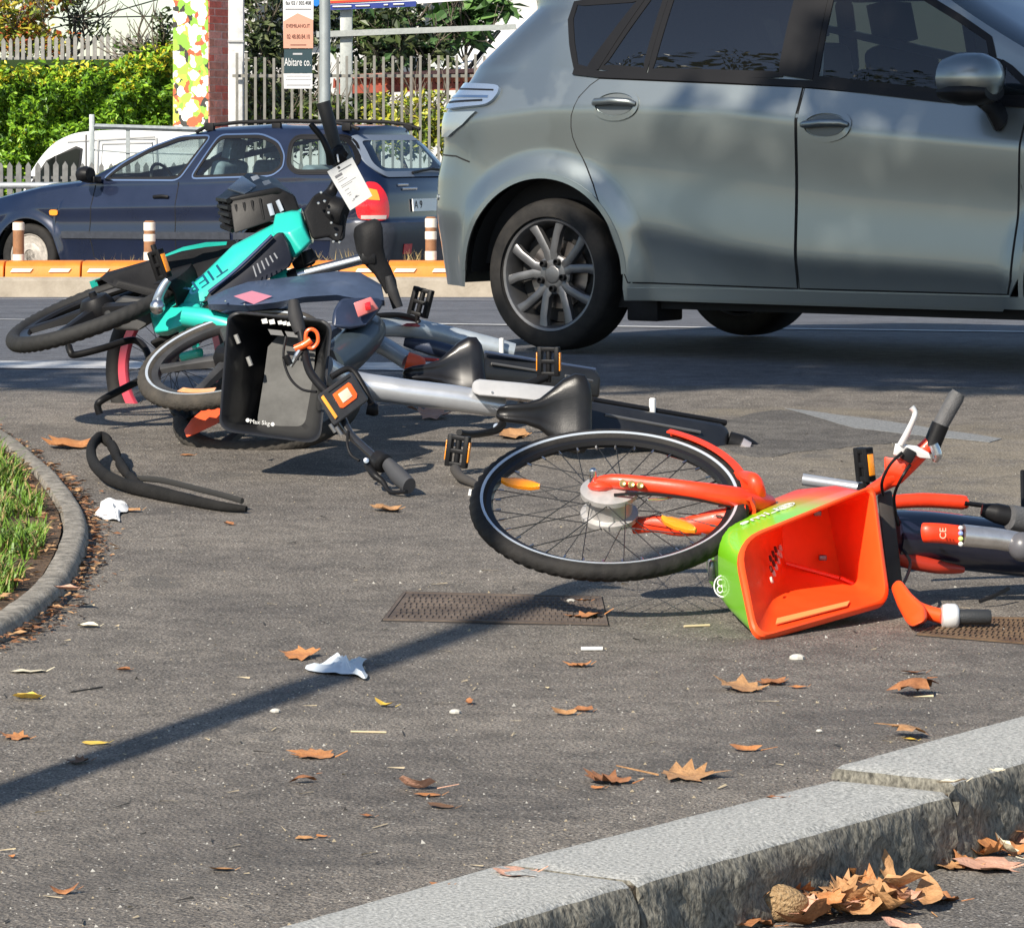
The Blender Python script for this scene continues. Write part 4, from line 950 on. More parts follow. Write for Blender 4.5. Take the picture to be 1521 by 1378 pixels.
for a, b in (((1167, 836), (1246, 858)), ((1248, 858), (1308, 884))): itube([(a[0], a[1], 8.93), (b[0], b[1], 8.93)], .005, name='basket_rib', m=ORG, parent=BKO, n=6)
for x, y in ((1214, 762), (1222, 828)): MB().box(P(x, y, 9.0), (.018, .02, .012)).make('basket_clip', mat('clip_grey', (.2, .2, .2), .4, metal=.5), BKO, bevel=.002)
pl = [P(1152, 934, 8.50), P(1258, 907, 8.66), P(1262, 900, 8.70), P(1154, 926, 8.54)]
MB().prism([p + V((0, -.004, .010)) for p in pl], (0, 0, .003)).make('basket_label', mat('pale_orange_label', (.95, .32, .10), .5), BKO)
# print on the shell: upside-down word mark and round emblems, a headlamp at the corner
fa = (mid[7] - mid[6]).normalized()
xa = (P(1152, 757, 9.0) - P(1120, 742 + 24, 8.98)); top_n = ((TR_ - TL_).cross(bTL - TL_)).normalized(); top_n = top_n if top_n.z > 0 else -top_n
def on_top(u, v, d=.0):      # u from TL to TR, v from rim to back
    a = o0[6].lerp(o0[7], u) - nrm * .012; b = o3[6].lerp(o3[7], u); mm = mid[6].lerp(mid[7], u)
    p = a.lerp(mm, v * 2) if v < .5 else mm.lerp(b, v * 2 - 1); return p + top_n * d
au = (on_top(.6, .4) - on_top(.2, .4)).normalized(); av = (on_top(.4, .2) - on_top(.4, .6)).normalized()
text('Lime', on_top(.20, .42, .0032), -au, -av, .062, WHT, sh, 'word_mark')
def emblem(par, c, xa, ya, r, m):
    xa, ya = V(xa).normalized(), V(ya).normalized(); za = xa.cross(ya)
    mb = MB()
    def annulus(cx, cy, r0, r1, a0=0, a1=360, n=24):
        secs = []
        for i in range(n + 1):
            t = math.radians(a0 + (a1 - a0) * i / n); f = lambda rr, h: c + xa * (cx + rr * math.cos(t)) + ya * (cy + rr * math.sin(t)) + za * h
            secs.append([f(r0, 0), f(r0, .0012), f(r1, .0012), f(r1, 0)])
        mb.loft(secs, True, True)
    annulus(0, 0, r * .88, r); 
    for k in range(4): t = math.pi / 4 + k * math.pi / 2; annulus(r * .42 * math.cos(t), r * .42 * math.sin(t), r * .24, r * .34, n=16)
    mb.make('emblem', m, par, smooth=0)
emblem(sh, on_top(.47, .42, .0035), au, av, .027, WHT)
lf_n = (BL_ - TL_).cross(bTL - TL_).normalized(); lf_n = lf_n if lf_n.x < 0 else -lf_n
def on_side(u, v, d=0): a = o0[5].lerp(o0[22], 0) if False else TL_.lerp(BL_, u); b = bTL.lerp(bBL, u); return a.lerp(b, v) + lf_n * d
su, sv = (BL_ - TL_).normalized(), (on_side(.5, .6) - on_side(.5, .2)).normalized()
emblem(sh, P(1081, 868, 8.8) + V((-.012, -.03, 0)), (V((.75, -.55, 0))), V((.05, 0, 1)), .026, WHT)
MB().box(P(1057, 846, 8.9), (.018, .05, .05)).make('front_lamp', mat('lamp_grey', (.25, .25, .26), .2, metal=.4, coat=1), sh, bevel=.006)
# handlebar, brake, controls
HB = itube([(1292, 730, 8.96), (1316, 716, 8.94), (1330, 704, 8.92), (1352, 686, 8.9), (1372, 668, 8.9), (1385, 655, 8.9)], [.014, .018, .026, .022, .0185, .017], name='handlebar', m=ORG, parent=LIME, n=14)
MB().loft([[P(a, b, Y) for a, b, Y in s] for s in (((1313, 678, 8.9), (1352, 684, 8.88), (1352, 686, 8.95), (1315, 680, 8.97)), ((1314, 700, 8.9), (1345, 705, 8.88), (1345, 706, 8.95), (1316, 702, 8.97)), ((1320, 722, 8.92), (1332, 722, 8.9), (1332, 723, 8.95), (1322, 724, 8.96)))]).make('bar_shroud', ORG, HB, bevel=.004)
itube([(1383, 664, 8.9), (1397, 630, 8.9)], .021, name='grip_collar', m=BLK, parent=HB, n=16)
itube([(1396, 633, 8.9), (1420, 590, 8.9), (1424, 583, 8.9)], [.0185, .0195, .016], name='grip', m=mat('grey_grip', (.09, .09, .092), .6, var=.2, scale=40, bump=.3, bscale=300), parent=HB, n=16, sm=0)
MB().loft([[P(a, b, Y) for a, b, Y in s] for s in (((1326, 676, 8.86), (1330, 658, 8.86), (1362, 662, 8.86), (1380, 672, 8.86), (1384, 682, 8.86), (1366, 680, 8.86), (1345, 668, 8.86), (1340, 678, 8.86)), ((1326, 676, 8.92), (1330, 658, 8.92), (1362, 662, 8.92), (1380, 672, 8.92), (1384, 682, 8.92), (1366, 680, 8.92), (1345, 668, 8.92), (1340, 678, 8.92)))]).make('brake_housing', mat('brake_white', (.70, .70, .69), .35, metal=.2, coat=.3), HB, bevel=.004)
MB().box(P(1349, 676, 8.87), (.028, .03, .03), Matrix.Rotation(.5, 3, 'Y')).make('brake_clamp', BLK, HB, bevel=.004)
itube([(1338, 660, 8.86), (1349, 640, 8.85), (1357, 622, 8.84), (1359, 612, 8.84), (1354, 605, 8.84)], [.008, .0075, .0065, .006, .0075], name='brake_lever', m=mat('brake_white', (.7, .7, .7)), parent=HB, n=10)
itube([(1386, 660, 8.88), (1392, 676, 8.88), (1388, 686, 8.88)], [.012, .012, .006], name='gear_ring', m=SIL, parent=HB, n=10)
LB = MB().loft([[P(a, b, Y) for a, b, Y in s] for s in (((1322, 870, 8.71), (1336, 858, 8.69), (1338, 860, 8.77), (1325, 872, 8.78)), ((1330, 895, 8.67), (1352, 880, 8.63), (1354, 882, 8.77), (1333, 896, 8.78)), ((1342, 920, 8.60), (1374, 900, 8.58), (1378, 902, 8.74), (1346, 921, 8.72)), ((1352, 932, 8.54), (1376, 922, 8.52), (1380, 922, 8.66), (1356, 933, 8.64)))]).make('bar_shroud', mat('basket_orange', (.93, .1, .015)), HB, bevel=.012, seg=4)
itube([(1345, 892, 8.69), (1368, 906, 8.66), (1402, 916, 8.62)], [.018, .017, .017], name='bar_end', m=mat('basket_orange', (.93, .1, .015)), parent=HB, n=14)
MB().lathe(P(1398, 915, 8.62), V((1, 0, -.01)), [(.018, 0), (.026, .003), (.029, .012), (.029, .03), (.026, .036), (.019, .04)], 24).make('bar_collar', mat('brake_white', (.7, .7, .7)), HB)
itube([(1424, 916, 8.62), (1468, 916, 8.62), (1472, 916, 8.62)], [.0175, .0175, .014], name='grip', m=mat('dark_grip', (.028, .030, .032), .55, bump=.2, bscale=300), parent=HB, n=16, sm=0)
slab([(1304, 735, 8.97), (1325, 728, 8.99), (1341, 868, 8.95), (1320, 876, 8.92)], None, .03, 'phone_mount', mat('dusty_black_panel', (.035, .030, .027), .65, var=.3, scale=12), LIME, .006)
for L_ in (([(1340, 672, 8.85), (1322, 690, 8.84), (1310, 716, 8.86), (1312, 735, 8.92)]), ([(1352, 690, 8.87), (1338, 712, 8.86), (1328, 740, 8.95), (1334, 780, 9.0)]), ([(1330, 885, 8.70), (1345, 860, 8.78), (1352, 835, 8.9), (1340, 815, 9.0)])): itube(L_, .0038, name='brake_cable', m=BLK, parent=LIME, n=6)
itube([(912, 735, 8.94), (960, 733, 8.93), (1030, 741, 8.92), (1085, 752, 8.94)], .0036, name='motor_cable', m=BLK, parent=LIME, n=6)
# frame running off to the right
FR = MB().tube(cat(IP([(1318, 798, 9.04), (1380, 800, 9.1), (1450, 808, 9.16), (1560, 820, 9.25), (1720, 836, 9.4)]), 6), .066, 20, flat=1.0).make('frame', mat('navy_frame_paint', (.012, .014, .03), .3, coat=.7, var=.2, scale=5), LIME)
itube([(1310, 747, 9.25), (1370, 743, 9.28), (1428, 746, 9.31), (1432, 747, 9.31)], [.017, .018, .018, .014], name='top_tube', m=ORG, parent=FR, flat=.8)
itube([(1432, 747, 9.30), (1470, 752, 9.33), (1540, 762, 9.4)], .006, name='cable', m=BLK, parent=FR, n=8)
itube([(1318, 818, 9.0), (1350, 832, 9.02), (1395, 842, 9.04), (1430, 846, 9.08)], [.02, .02, .016, .008], name='down_tube_edge', m=mat('orange_red_dark', (.40, .03, .012), .4), parent=FR)
tb = MB().tube(cat(IP([(1372, 791, 8.965), (1380, 791, 8.96), (1400, 792, 8.965), (1425, 795, 8.975)]), 4), .023, 14, flat=.6).make('frame_badge', ORG, FR)
text('CE', P(1401, 792, 8.925), (0, 0, 1), (-1, 0, 0), .022, mat('pale_orange_print', (.95, .5, .35), .5), tb, 'badge_mark')
for k, y in enumerate((784, 792, 800, 808)): MB().ball(P(1427, y, 8.96), .006).make('sticker_dot', mat('dot_%s' % 'abcd'[k], ((.6, .6, .6), (.25, .35, .7), (.55, .7, .2), (.75, .75, .72))[k], .4), FR)
itube([(1430, 795, 8.975), (1480, 800, 8.99), (1515, 806, 9.0)], [.026, .0255, .025], name='seat_post', m=mat('worn_silver_tube', (.62, .61, .60), .32, metal=.85, var=.12, scale=30), parent=FR, n=18)
MB().ball(P(1519, 812, 8.98), .035, 16, 10).make('tube_end_cap', mat('grey_cap', (.10, .10, .11), .35), FR)
itube([(1458, 757, 9.1), (1480, 762, 9.1), (1505, 768, 9.1)], [.014, .024, .026], name='clamp', m=BLK, parent=FR, n=14)
itube([(1500, 768, 9.08), (1530, 774, 9.1)], [.03, .03], name='clamp_sleeve', m=mat('grey_grip', (.09, .09, .092)), parent=FR, n=16)
itube([(1519, 700, 9.3), (1520, 760, 9.2)], .006, name='stand', m=BLK, parent=FR, n=8)
pc = P(1284, 690, 9.45); pedal(LIME, pc, V((-.1, .0, 1)), V((.55, -.85, .2)), L=.085, w=.05)
itube([(1275, 742, 9.42), (1281, 722, 9.45)], .012, name='crank_arm', m=BLK, parent=LIME)
itube([(1192, 712, 9.5), (1260, 722, 9.48), (1300, 728, 9.45)], [.015, .014, .014], name='chain_guard', m=SILP, parent=LIME)
itube([(1455, 893, 8.98), (1478, 884, 9.0), (1498, 874, 9.05)], .005, name='brake_cable', m=BLK, parent=LIME, n=6)

# ------------------------------------------------------------------ silver hire bike with the black basket, lying towards us
SB = root('hire_bike', 'silver hire bike with a black basket and an orange-framed handlebar plate, lying on its side', 'bicycle', (-.1, 12, gz(12)), 'hire bikes knocked over on the pavement')
ax = ell(14, .37); C = P(345, 533, 12.45); mW = mat('dark_mag_wheel', (.035, .035, .036), .55, var=.3, scale=14)
FW, fp = bike_wheel(SB, C, ax, .315, .027, mW, RUBD, mag=5, stripe=1, tread=1, name='front_wheel', rimw=.016, rimh=.022, magm=mW)
c = fp(math.radians(-118), .235, .012); MB().loft([[fp(math.radians(t), r, h) for r, h in ((.225, .014), (.252, .016), (.252, .010), (.225, .008))] for t in np.linspace(-136, -104, 8)]).make('wheel_reflector', mat('pale_orange_reflector', (.95, .42, .18), .25, coat=1), FW)
bO = rquad([P(340, 463, 11.95), P(492, 478, 11.85), P(474, 657, 11.55), P(327, 637, 11.62)], (.05, .05, .05, .05), 7)
bB = rquad([P(404, 485, 12.2), P(478, 492, 12.15), P(448, 632, 11.95), P(384, 628, 12.0)], (.05, .03, .03, .02), 7)
cO, cB = sum(bO, V()) / len(bO), sum(bB, V()) / len(bB); bn = V((0, -1, 0))
BAS = MB().loft([[a + V((.01, .02, 0)) for a in bB], [a.lerp(b, .45) for a, b in zip(bO, bB)], [a + V((0, .01, 0)) for a in bO], [a + (a - cO).normalized() * .007 + V((0, .008, 0)) for a in bO], [a + (a - cO).normalized() * .007 - V((0, .004, 0)) for a in bO], [a - V((0, .004, 0)) for a in bO], [a.lerp(cO, .02) for a in bO], [a.lerp(b, .45).lerp(cO.lerp(cB, .45), .03) for a, b in zip(bO, bB)], [a.lerp(cB, .04) for a in bB], [cB] * len(bB)], True, True).make('basket', mat('basket_black', (.012, .0125, .014), .42, coat=.15, var=.3, scale=8), SB, smooth=45)
bq = [(398, 515), (412, 500), (432, 498), (470, 505), (462, 600), (452, 640), (381, 632), (392, 560)]
MB().prism([P(x, y, 12.04 - .0012 * (y - 500)) for x, y in bq], (0, .006, .0)).make('basket_floor', mat('dusty_grey_floor', (.085, .085, .082), .7, var=.3, scale=14), BAS)
for (x, y) in ((350, 497), (368, 530), (338, 605)): itube([(x, y, 11.9), (x + 5, y + 13, 11.9)], .007, name='basket_slot', m=mat('slot_light', (.28, .28, .27), .8), parent=BAS, n=6)
for x, y, w in ((410, 495, 16), (434, 498, 14)): slab([(x - w / 2 - 4, y - 6), (x + w / 2, y - 4), (x + w / 2 + 4, y + 4), (x - w / 2, y + 2)], 11.93, .004, 'basket_slot', mat('slot_grey', (.18, .18, .18), .8), BAS, 0)
for x, y, s in ((393, 477, 5), (404, 478, 5), (416, 479, 4), (423, 480, 4), (429, 481, 4)): slab([(x - s, y - s * .5), (x + s * .6, y - s * .8), (x + s, y + s * .6), (x - s * .6, y + s * .8)], 11.86, .003, 'print_mark', WHT, BAS, 0)
for x in (368, 405): MB().lathe(P(x, 624 if x < 380 else 630, 11.60), (0, -1, 0), [(.006, 0), (.006, .003), (.001, .003)], 12).make('print_mark', WHT, BAS)
text('Max 5kg', P(386, 627.5, 11.598), (1, 0, -.12), (.1, 0, 1), .018, WHT, BAS)
itube([(480, 545, 12.2), (520, 568, 12.3), (600, 582, 12.3), (680, 592, 12.3), (750, 604, 12.3)], [.04, .042, .042, .042, .036], name='main_tube', m=SILP, parent=SB, n=20, flat=.95)
MB().loft([[P(a, b, Y) for a, b, Y in s] for s in (((702, 566, 12.25), (700, 582, 12.2), (700, 584, 12.32), (702, 567, 12.34)), ((712, 563, 12.25), (712, 587, 12.18), (712, 589, 12.34), (712, 564, 12.36)), ((770, 568, 12.27), (770, 592, 12.2), (770, 596, 12.38), (770, 568, 12.38)), ((860, 578, 12.3), (860, 602, 12.22), (860, 606, 12.4), (860, 578, 12.4)))]).make('chain_cover', mat('pale_silver_cover', (.42, .42, .42), .45, coat=.2, var=.08, scale=12), SB, bevel=.012, seg=3)
bolts(SB, [(731, 583, 12.2)], .004)
saddle(SB, P(738, 614, 12.10), V((.33, .02, -.006)), V((-.06, -.97, .22)), .30, .262, mat('saddle_vinyl', (.011, .011, .012), .34, spec=.3, var=.3, scale=6, bump=.06, bscale=250))
itube([(878, 592, 12.2), (876, 640, 12.15)], .003, name='saddle_piping', m=mat('red_piping', (.45, .03, .02), .5), parent=SB, n=6)
itube([(770, 602, 12.3), (810, 618, 12.25), (850, 622, 12.2)], .016, name='seat_post', m=SIL, parent=SB)
RB = slab([(868, 600, 12.25), (880, 596, 12.3), (1072, 630, 12.5), (1084, 640, 12.5), (1080, 676, 12.45), (1060, 684, 12.4), (872, 650, 12.15)], None, .12, 'rear_box', mat('box_black', (.013, .0135, .015), .45, coat=.2, var=.25, scale=9), SB, .014, 3)
itube([(880, 594, 12.33), (1078, 628, 12.55)], .010, name='box_edge', m=BLK, parent=RB, n=8)
for a, b in (((898, 616), (1040, 642)), ((892, 632), (1030, 662)), ((1000, 668), (1060, 676))): itube([(a[0], a[1], 12.27), (b[0], b[1], 12.42)], .0055, name='box_ridge', m=mat('ridge_grey', (.10, .10, .10), .4), parent=RB, n=8)
MB().lathe(P(969, 603, 12.42), (0, 0, 1), [(.011, -.03), (.011, .022), (.007, .026), (.001, .026)], 10).make('box_stud', WHT, RB)
itube([(1082, 655, 12.5), (1104, 662, 12.5), (1122, 670, 12.5)], [.032, .034, .026], name='rear_lamp', m=BLK, parent=SB)
itube([(1100, 660, 12.44), (1112, 666, 12.44)], [.024, .022], name='rear_lens', m=mat('smoky_lens', (.45, .40, .40), .15, metal=.3, coat=1), parent=SB)
axr = ell(-9, .22); RWc = P(985, 672, 12.62)
bike_wheel(SB, RWc, axr, .31, .027, BLK, RUB, mag=5, name='rear_wheel', magm=mW)
itube([(682, 642, 11.74), (700, 645, 11.85), (735, 640, 12.1), (746, 630, 12.2)], [.010, .012, .012, .014], name='crank_arm', m=BLK, parent=SB, n=10)
MB().lathe(P(738, 634, 12.18), (0, -1, .1), [(.012, -.01), (.012, .006), (.001, .007)], 10).make('crank_bolt', SIL, SB)
pedal(SB, P(680, 670, 11.72), V((.12, 0, 1)), V((1, -.35, -.1)), L=.098, w=.07)
itube([(676, 697, 11.62), (684, 708, 11.5), (700, 716, 11.42), (712, 722, 11.36)], [.016, .015, .013, .009], name='kick_stand', m=mat('dusty_stand', (.05, .045, .04), .7), parent=SB)
for x in (698, 705): MB().box(P(x, 731, 11.24), (.008, .02, .018), Matrix.Rotation(.2, 3, 'Y')).make('stand_clip', WHT, SB)
pedal(SB, P(815, 537, 12.75), V((.0, 0, 1)), V((1, -.3, 0)), L=.098, w=.075)
itube([(812, 560, 12.75), (770, 574, 12.7), (720, 572, 12.65)], [.014, .014, .014], name='crank_arm', m=BLK, parent=SB)
# handlebar with brakes, phone holder
HB2 = itube([(446, 488, 11.72), (452, 520, 11.68), (462, 555, 11.6), (492, 590, 11.52)], [.012, .013, .013, .013], name='handlebar', m=BLK, parent=SB, n=12)
itube([(436, 447, 11.76), (439, 470, 11.74), (446, 494, 11.72)], [.016, .0235, .018], name='grip', m=GRIP, parent=HB2, n=14)
ORING = mat('bright_orange_plastic', (.95, .13, .02), .35, coat=.4)
itube([(438, 518, 11.66), (452, 512, 11.66), (462, 505, 11.66)], [.011, .012, .012], name='bell_clamp', m=ORING, parent=HB2)
bq = cat(IP([(455, 494), (463, 489), (471, 495), (472, 508), (464, 517), (455, 512)], 11.66), 4, True); MB().tube(bq, .0058, 8, loop=True).make('bell_loop', ORING, HB2)
itube([(446, 520, 11.66), (440, 530, 11.66), (432, 545, 11.66)], [.011, .009, .004], name='brake_lever', m=SIL, parent=HB2, n=8)
itube([(425, 500, 11.64), (421, 530, 11.62), (430, 560, 11.6), (448, 578, 11.56), (470, 582, 11.52)], .004, name='cable', m=BLK, parent=HB2, n=8)
itube([(424, 528, 11.62), (431, 542, 11.62)], [.012, .010], name='brake_lever_body', m=BLK, parent=HB2)
PH = slab([(470, 588, 11.46), (522, 552, 11.56), (548, 594, 11.52), (496, 634, 11.42)], None, .028, 'phone_holder', mat('holder_black', (.03, .03, .031), .45, var=.2), HB2, .008, 3)
of = V((0, -.0085, 0))
def on_ph(u, v, d=.004): return P(470, 588, 11.46).lerp(P(522, 552, 11.56), u).lerp(P(496, 634, 11.42).lerp(P(548, 594, 11.52), u), v) + V((-.005, -.9, .3)).normalized() * d
def plate(q, name, m, d=.004, par=None): MB().prism([on_ph(u, v, 0) for u, v in q], V((-.005, -.9, .3)).normalized() * d).make(name, m, par or PH, bevel=.001)
plate([(.34, .24), (.80, .22), (.84, .30), (.84, .66), (.78, .74), (.40, .74), (.34, .68)], 'orange_frame', ORING, .005)
plate([(.45, .33), (.72, .33), (.72, .63), (.45, .63)], 'code_plate', mat('pale_code_plate', (.75, .55, .42), .5), .008)
plate([(.07, .12), (.15, .10), (.19, .84), (.11, .86)], 'status_light', mat('orange_strip', (.95, .38, .05), .3, coat=.5), .006)
plate([(.28, .03), (.92, .02), (.92, .11), (.28, .12)], 'holder_slot', INK, .004)
itube([(492, 560, 11.6), (520, 548, 11.62), (540, 575, 11.6), (552, 600, 11.58)], .010, name='holder_bracket', m=BLK, parent=PH)
for x, y in ((494, 636), (503, 640)): itube([(x - 4, y - 6, 11.42), (x + 4, y + 6, 11.42)], .006, name='holder_clip', m=mat('clip_grey', (.2, .2, .2)), parent=PH)
itube([(505, 622, 11.5), (520, 645, 11.46), (540, 664, 11.42), (556, 678, 11.38)], [.020, .013, .0125, .0125], name='handlebar_end', m=mat('gloss_black', (.02, .02, .022), .2, coat=.6), parent=HB2, n=14)
MB().lathe(P(563, 682, 11.34), (P(583, 700, 11.28) - P(563, 682, 11.34)), [(.010, -.015), (.027, -.008), (.031, .004), (.031, .028), (.024, .036), (.016, .038)], 20).make('twist_collar', BLK, HB2)
itube([(575, 688, 11.3), (590, 705, 11.26), (608, 722, 11.2)], [.020, .0285, .026], name='grip', m=mat('grip_dusty', (.045, .046, .05), .6, bump=.2, bscale=300), parent=HB2, n=14, flat=.8)
itube([(546, 690, 11.36), (556, 705, 11.3), (568, 715, 11.28), (580, 730, 11.24), (604, 730, 11.18)], [.012, .012, .009, .006, .006], name='brake_lever', m=BLK, parent=HB2)
itube([(517, 640, 11.45), (516, 660, 11.42), (522, 676, 11.4), (534, 684, 11.38)], .0042, name='cable', m=BLK, parent=HB2, n=8)
MB().lathe(P(544, 684, 11.33), (0, -1, .2), [(.008, -.01), (.008, .004), (.001, .005)], 10).make('lever_bolt', SIL, HB2)
itube([(545, 606, 12.0), (556, 608, 12.0), (562, 608, 12.0)], [.02, .022, .016], name='stem_cap', m=BLK, parent=SB)

# ------------------------------------------------------------------ second silver bike, underneath and behind
DB = root('hire_bike', 'grey-silver hire bike with a black saddle, lying beneath the silver one nearer the road', 'bicycle', (-.3, 13.2, gz(13.2)), 'hire bikes knocked over on the pavement')
itube([(552, 486, 13.2), (600, 486, 13.3), (660, 498, 13.4), (720, 512, 13.4), (764, 522, 13.4)], [.034, .036, .036, .034, .028], name='main_tube', m=GREYP, parent=DB, n=18)
MB().loft([[P(a, b, Y) for a, b, Y in s] for s in (((596, 484, 13.22), (604, 480, 13.24), (604, 481, 13.3)), ((612, 485, 13.22), (618, 480, 13.24), (618, 481, 13.3)), ((622, 486, 13.25), (625, 484, 13.26), (625, 484, 13.3)))]).make('frame_sticker', mat('dark_red_sticker', (.30, .02, .02), .5), DB)
itube([(552, 505, 13.1), (580, 520, 13.05), (606, 537, 13.0)], [.032, .031, .030], name='lower_tube', m=GREYP, parent=DB, n=16)
itube([(604, 536, 12.97), (618, 540, 12.97), (625, 542, 12.98)], [.031, .030, .027], name='tube_band', m=ORGD, parent=DB, n=14)
itube([(600, 508, 13.3), (640, 516, 13.3), (690, 530, 13.3)], [.014, .028, .030], name='mudguard_tail', m=NAVY, parent=DB, n=14)
itube([(625, 533, 13.02), (650, 535, 13.05), (660, 538, 13.06)], .006, name='red_stay', m=mat('red_piping', (.45, .03, .02)), parent=DB, n=6)
saddle(DB, P(599, 556, 12.85), V((.30, .03, .018)), V((-.06, -.96, .26)), .275, .225, mat('saddle_gloss', (.010, .010, .012), .28, spec=.3, coat=.1, var=.25, scale=6), name='saddle')
RB2 = slab([(716, 536, 13.2), (722, 522, 13.25), (880, 548, 13.4), (892, 560, 13.4), (890, 592, 13.4), (720, 565, 13.2)], None, .11, 'rear_box', mat('box_black', (.026, .027, .029)), DB, .012, 3)
itube([(720, 523, 13.22), (884, 549, 13.42)], .006, name='box_edge', m=mat('blue_black_edge', (.05, .07, .12), .25, coat=.5), parent=RB2, n=8)
for a, b in (((730, 540), (800, 551)), ((840, 558), (880, 566))): itube([(a[0], a[1], 13.22), (b[0], b[1], 13.3)], .005, name='box_ridge', m=mat('ridge_grey', (.1, .1, .1)), parent=RB2, n=8)
MB().lathe(P(745, 512, 13.35), (0, 0, 1), [(.009, -.03), (.009, .022), (.001, .024)], 10).make('box_stud', WHT, RB2)
itube([(548, 470, 13.2), (590, 468, 13.25), (615, 474, 13.3), (622, 480, 13.3)], [.010, .010, .011, .012], name='crank_arm', m=BLK, parent=DB, n=10)
pedal(DB, P(625, 449, 13.3), V((.25, 0, 1)), V((.9, -.45, -.2)), L=.10, w=.075, amber=False)
ax = ell(7, .34); C = P(396, 612, 12.62)
W4, wp = bike_wheel(DB, C, ax, .31, .027, BLK, RUBD, spokes=0, mag=5, tread=1, name='front_wheel', magm=mW)
MB().loft([[P(x, y, Y) for x, y, Y in q] for q in (((272, 640, 12.42), (276, 650, 12.36), (284, 648, 12.4), (280, 636, 12.46)), ((284, 622, 12.44), (296, 642, 12.34), (306, 636, 12.4), (294, 616, 12.5)), ((308, 602, 12.48), (322, 630, 12.36), (330, 620, 12.44), (318, 598, 12.54)), ((336, 584, 12.52), (346, 612, 12.4), (350, 606, 12.48), (342, 580, 12.58)))]).make('front_mudguard', ORGD, DB, bevel=.006)
itube([(255, 592, 12.75), (262, 612, 12.65), (280, 625, 12.6)], [.016, .018, .014], name='stay', m=BLK, parent=DB)
itube([(286, 590, 12.7), (290, 620, 12.6)], .014, name='stay', m=BLK, parent=DB)
itube([(430, 560, 12.6), (480, 560, 12.7), (540, 520, 12.95), (560, 496, 13.1)], [.03, .03, .032, .03], name='fork', m=GREYP, parent=DB)

# ------------------------------------------------------------------ navy bike with the pink rim
NB = root('hire_bike', 'navy hire bike with a pink wheel rim, half buried under the turquoise one', 'bicycle', (-1, 13.2, gz(13.2)), 'hire bikes knocked over on the pavement')
ax = ell(78, .80); C = P(255, 540, 13.75)
W5, np_ = bike_wheel(NB, C, ax, .305, .032, PINK, RUB, spokes=28, hub=(.03, .04), hubm=BLK, spm=mat('dark_spoke', (.015, .015, .016), .4), name='wheel', rimw=.014, rimh=.034)
TOPL = [(308, 446, 12.75), (335, 434, 12.72), (367, 423, 12.72), (410, 418, 12.75), (451, 413, 12.78), (500, 407, 12.8), (533, 408, 12.8), (566, 427, 12.8)]
LOWL = [(310, 452, 12.66), (335, 452, 12.62), (367, 454, 12.6), (410, 449, 12.6), (451, 441, 12.62), (500, 438, 12.66), (533, 444, 12.68), (571, 446, 12.7)]
secs = []
for (a, b, Y), (c, d, Y2) in zip(TOPL, LOWL):
    p, q = P(a, b, Y), P(c, d, Y2); secs.append([p + V((0, .09, -.02)), p + V((0, .03, .008)), p, p.lerp(q, .5) + V((0, -.012, .003)), q, q + V((0, .02, -.02)), q + V((0, .10, -.02))])
RC = MB().loft(secs).make('rear_cover', NAVYL, NB, smooth=35)
MB().prism([P(x, y, 12.585 + .0006 * (x - 349)) for x, y in ((347, 440), (374, 432), (404, 440), (377, 452))], (0, .004, 0)).make('sticker', mat('pale_pink_sticker', (.62, .24, .33), .5), RC)
bolts(RC, [(335, 447, 12.61), (363, 452, 12.59)], .004)
BX = slab([(494, 462, 12.6), (506, 444, 12.62), (560, 442, 12.7), (572, 446, 12.7), (563, 462, 12.66), (545, 484, 12.6), (520, 490, 12.58), (492, 486, 12.55)], None, .11, 'lamp_housing', NAVY, NB, .014, 3)
slab([(525, 450, 12.585), (551, 441, 12.6), (563, 459, 12.62), (532, 472, 12.58)], None, .02, 'tail_lamp', mat('pale_red_lens', (.72, .20, .19), .3, coat=1), BX, .004)
slab([(541, 450, 12.58), (550, 448, 12.585), (552, 460, 12.585), (543, 462, 12.58)], None, .012, 'lamp_core', REDL, BX, .003)
itube([(486, 545, 12.45), (515, 524, 12.6), (540, 500, 12.75), (552, 488, 12.85)], [.062, .066, .064, .05], name='rear_mudguard', m=mat('slate_mudguard', (.035, .05, .062), .4, coat=.3, var=.15, scale=8), parent=NB, n=20)
itube([(430, 470, 12.9), (350, 470, 13.1), (280, 500, 13.4), (255, 538, 13.72)], [.03, .03, .025, .015], name='chain_stay', m=NAVY, parent=NB)
itube([(500, 500, 12.7), (450, 480, 12.85), (420, 462, 12.95)], .03, name='seat_stay', m=NAVY, parent=NB)
itube([(102, 514, 13.3), (105, 523, 13.28), (112, 527, 13.28), (150, 518, 13.3), (190, 506, 13.35), (206, 508, 13.35), (218, 522, 13.3), (224, 545, 13.25)], .0125, name='kick_stand', m=BLK, parent=NB, n=10)
itube([(148, 615, 12.95), (145, 602, 12.95), (152, 594, 12.95), (178, 580, 13.0), (206, 566, 13.05)], .0125, name='stand_leg', m=BLK, parent=NB, n=10)
slab([(222, 508, 13.2), (258, 486, 13.2), (272, 500, 13.2), (240, 528, 13.2)], None, .06, 'stand_bracket', BLK, NB, .006)

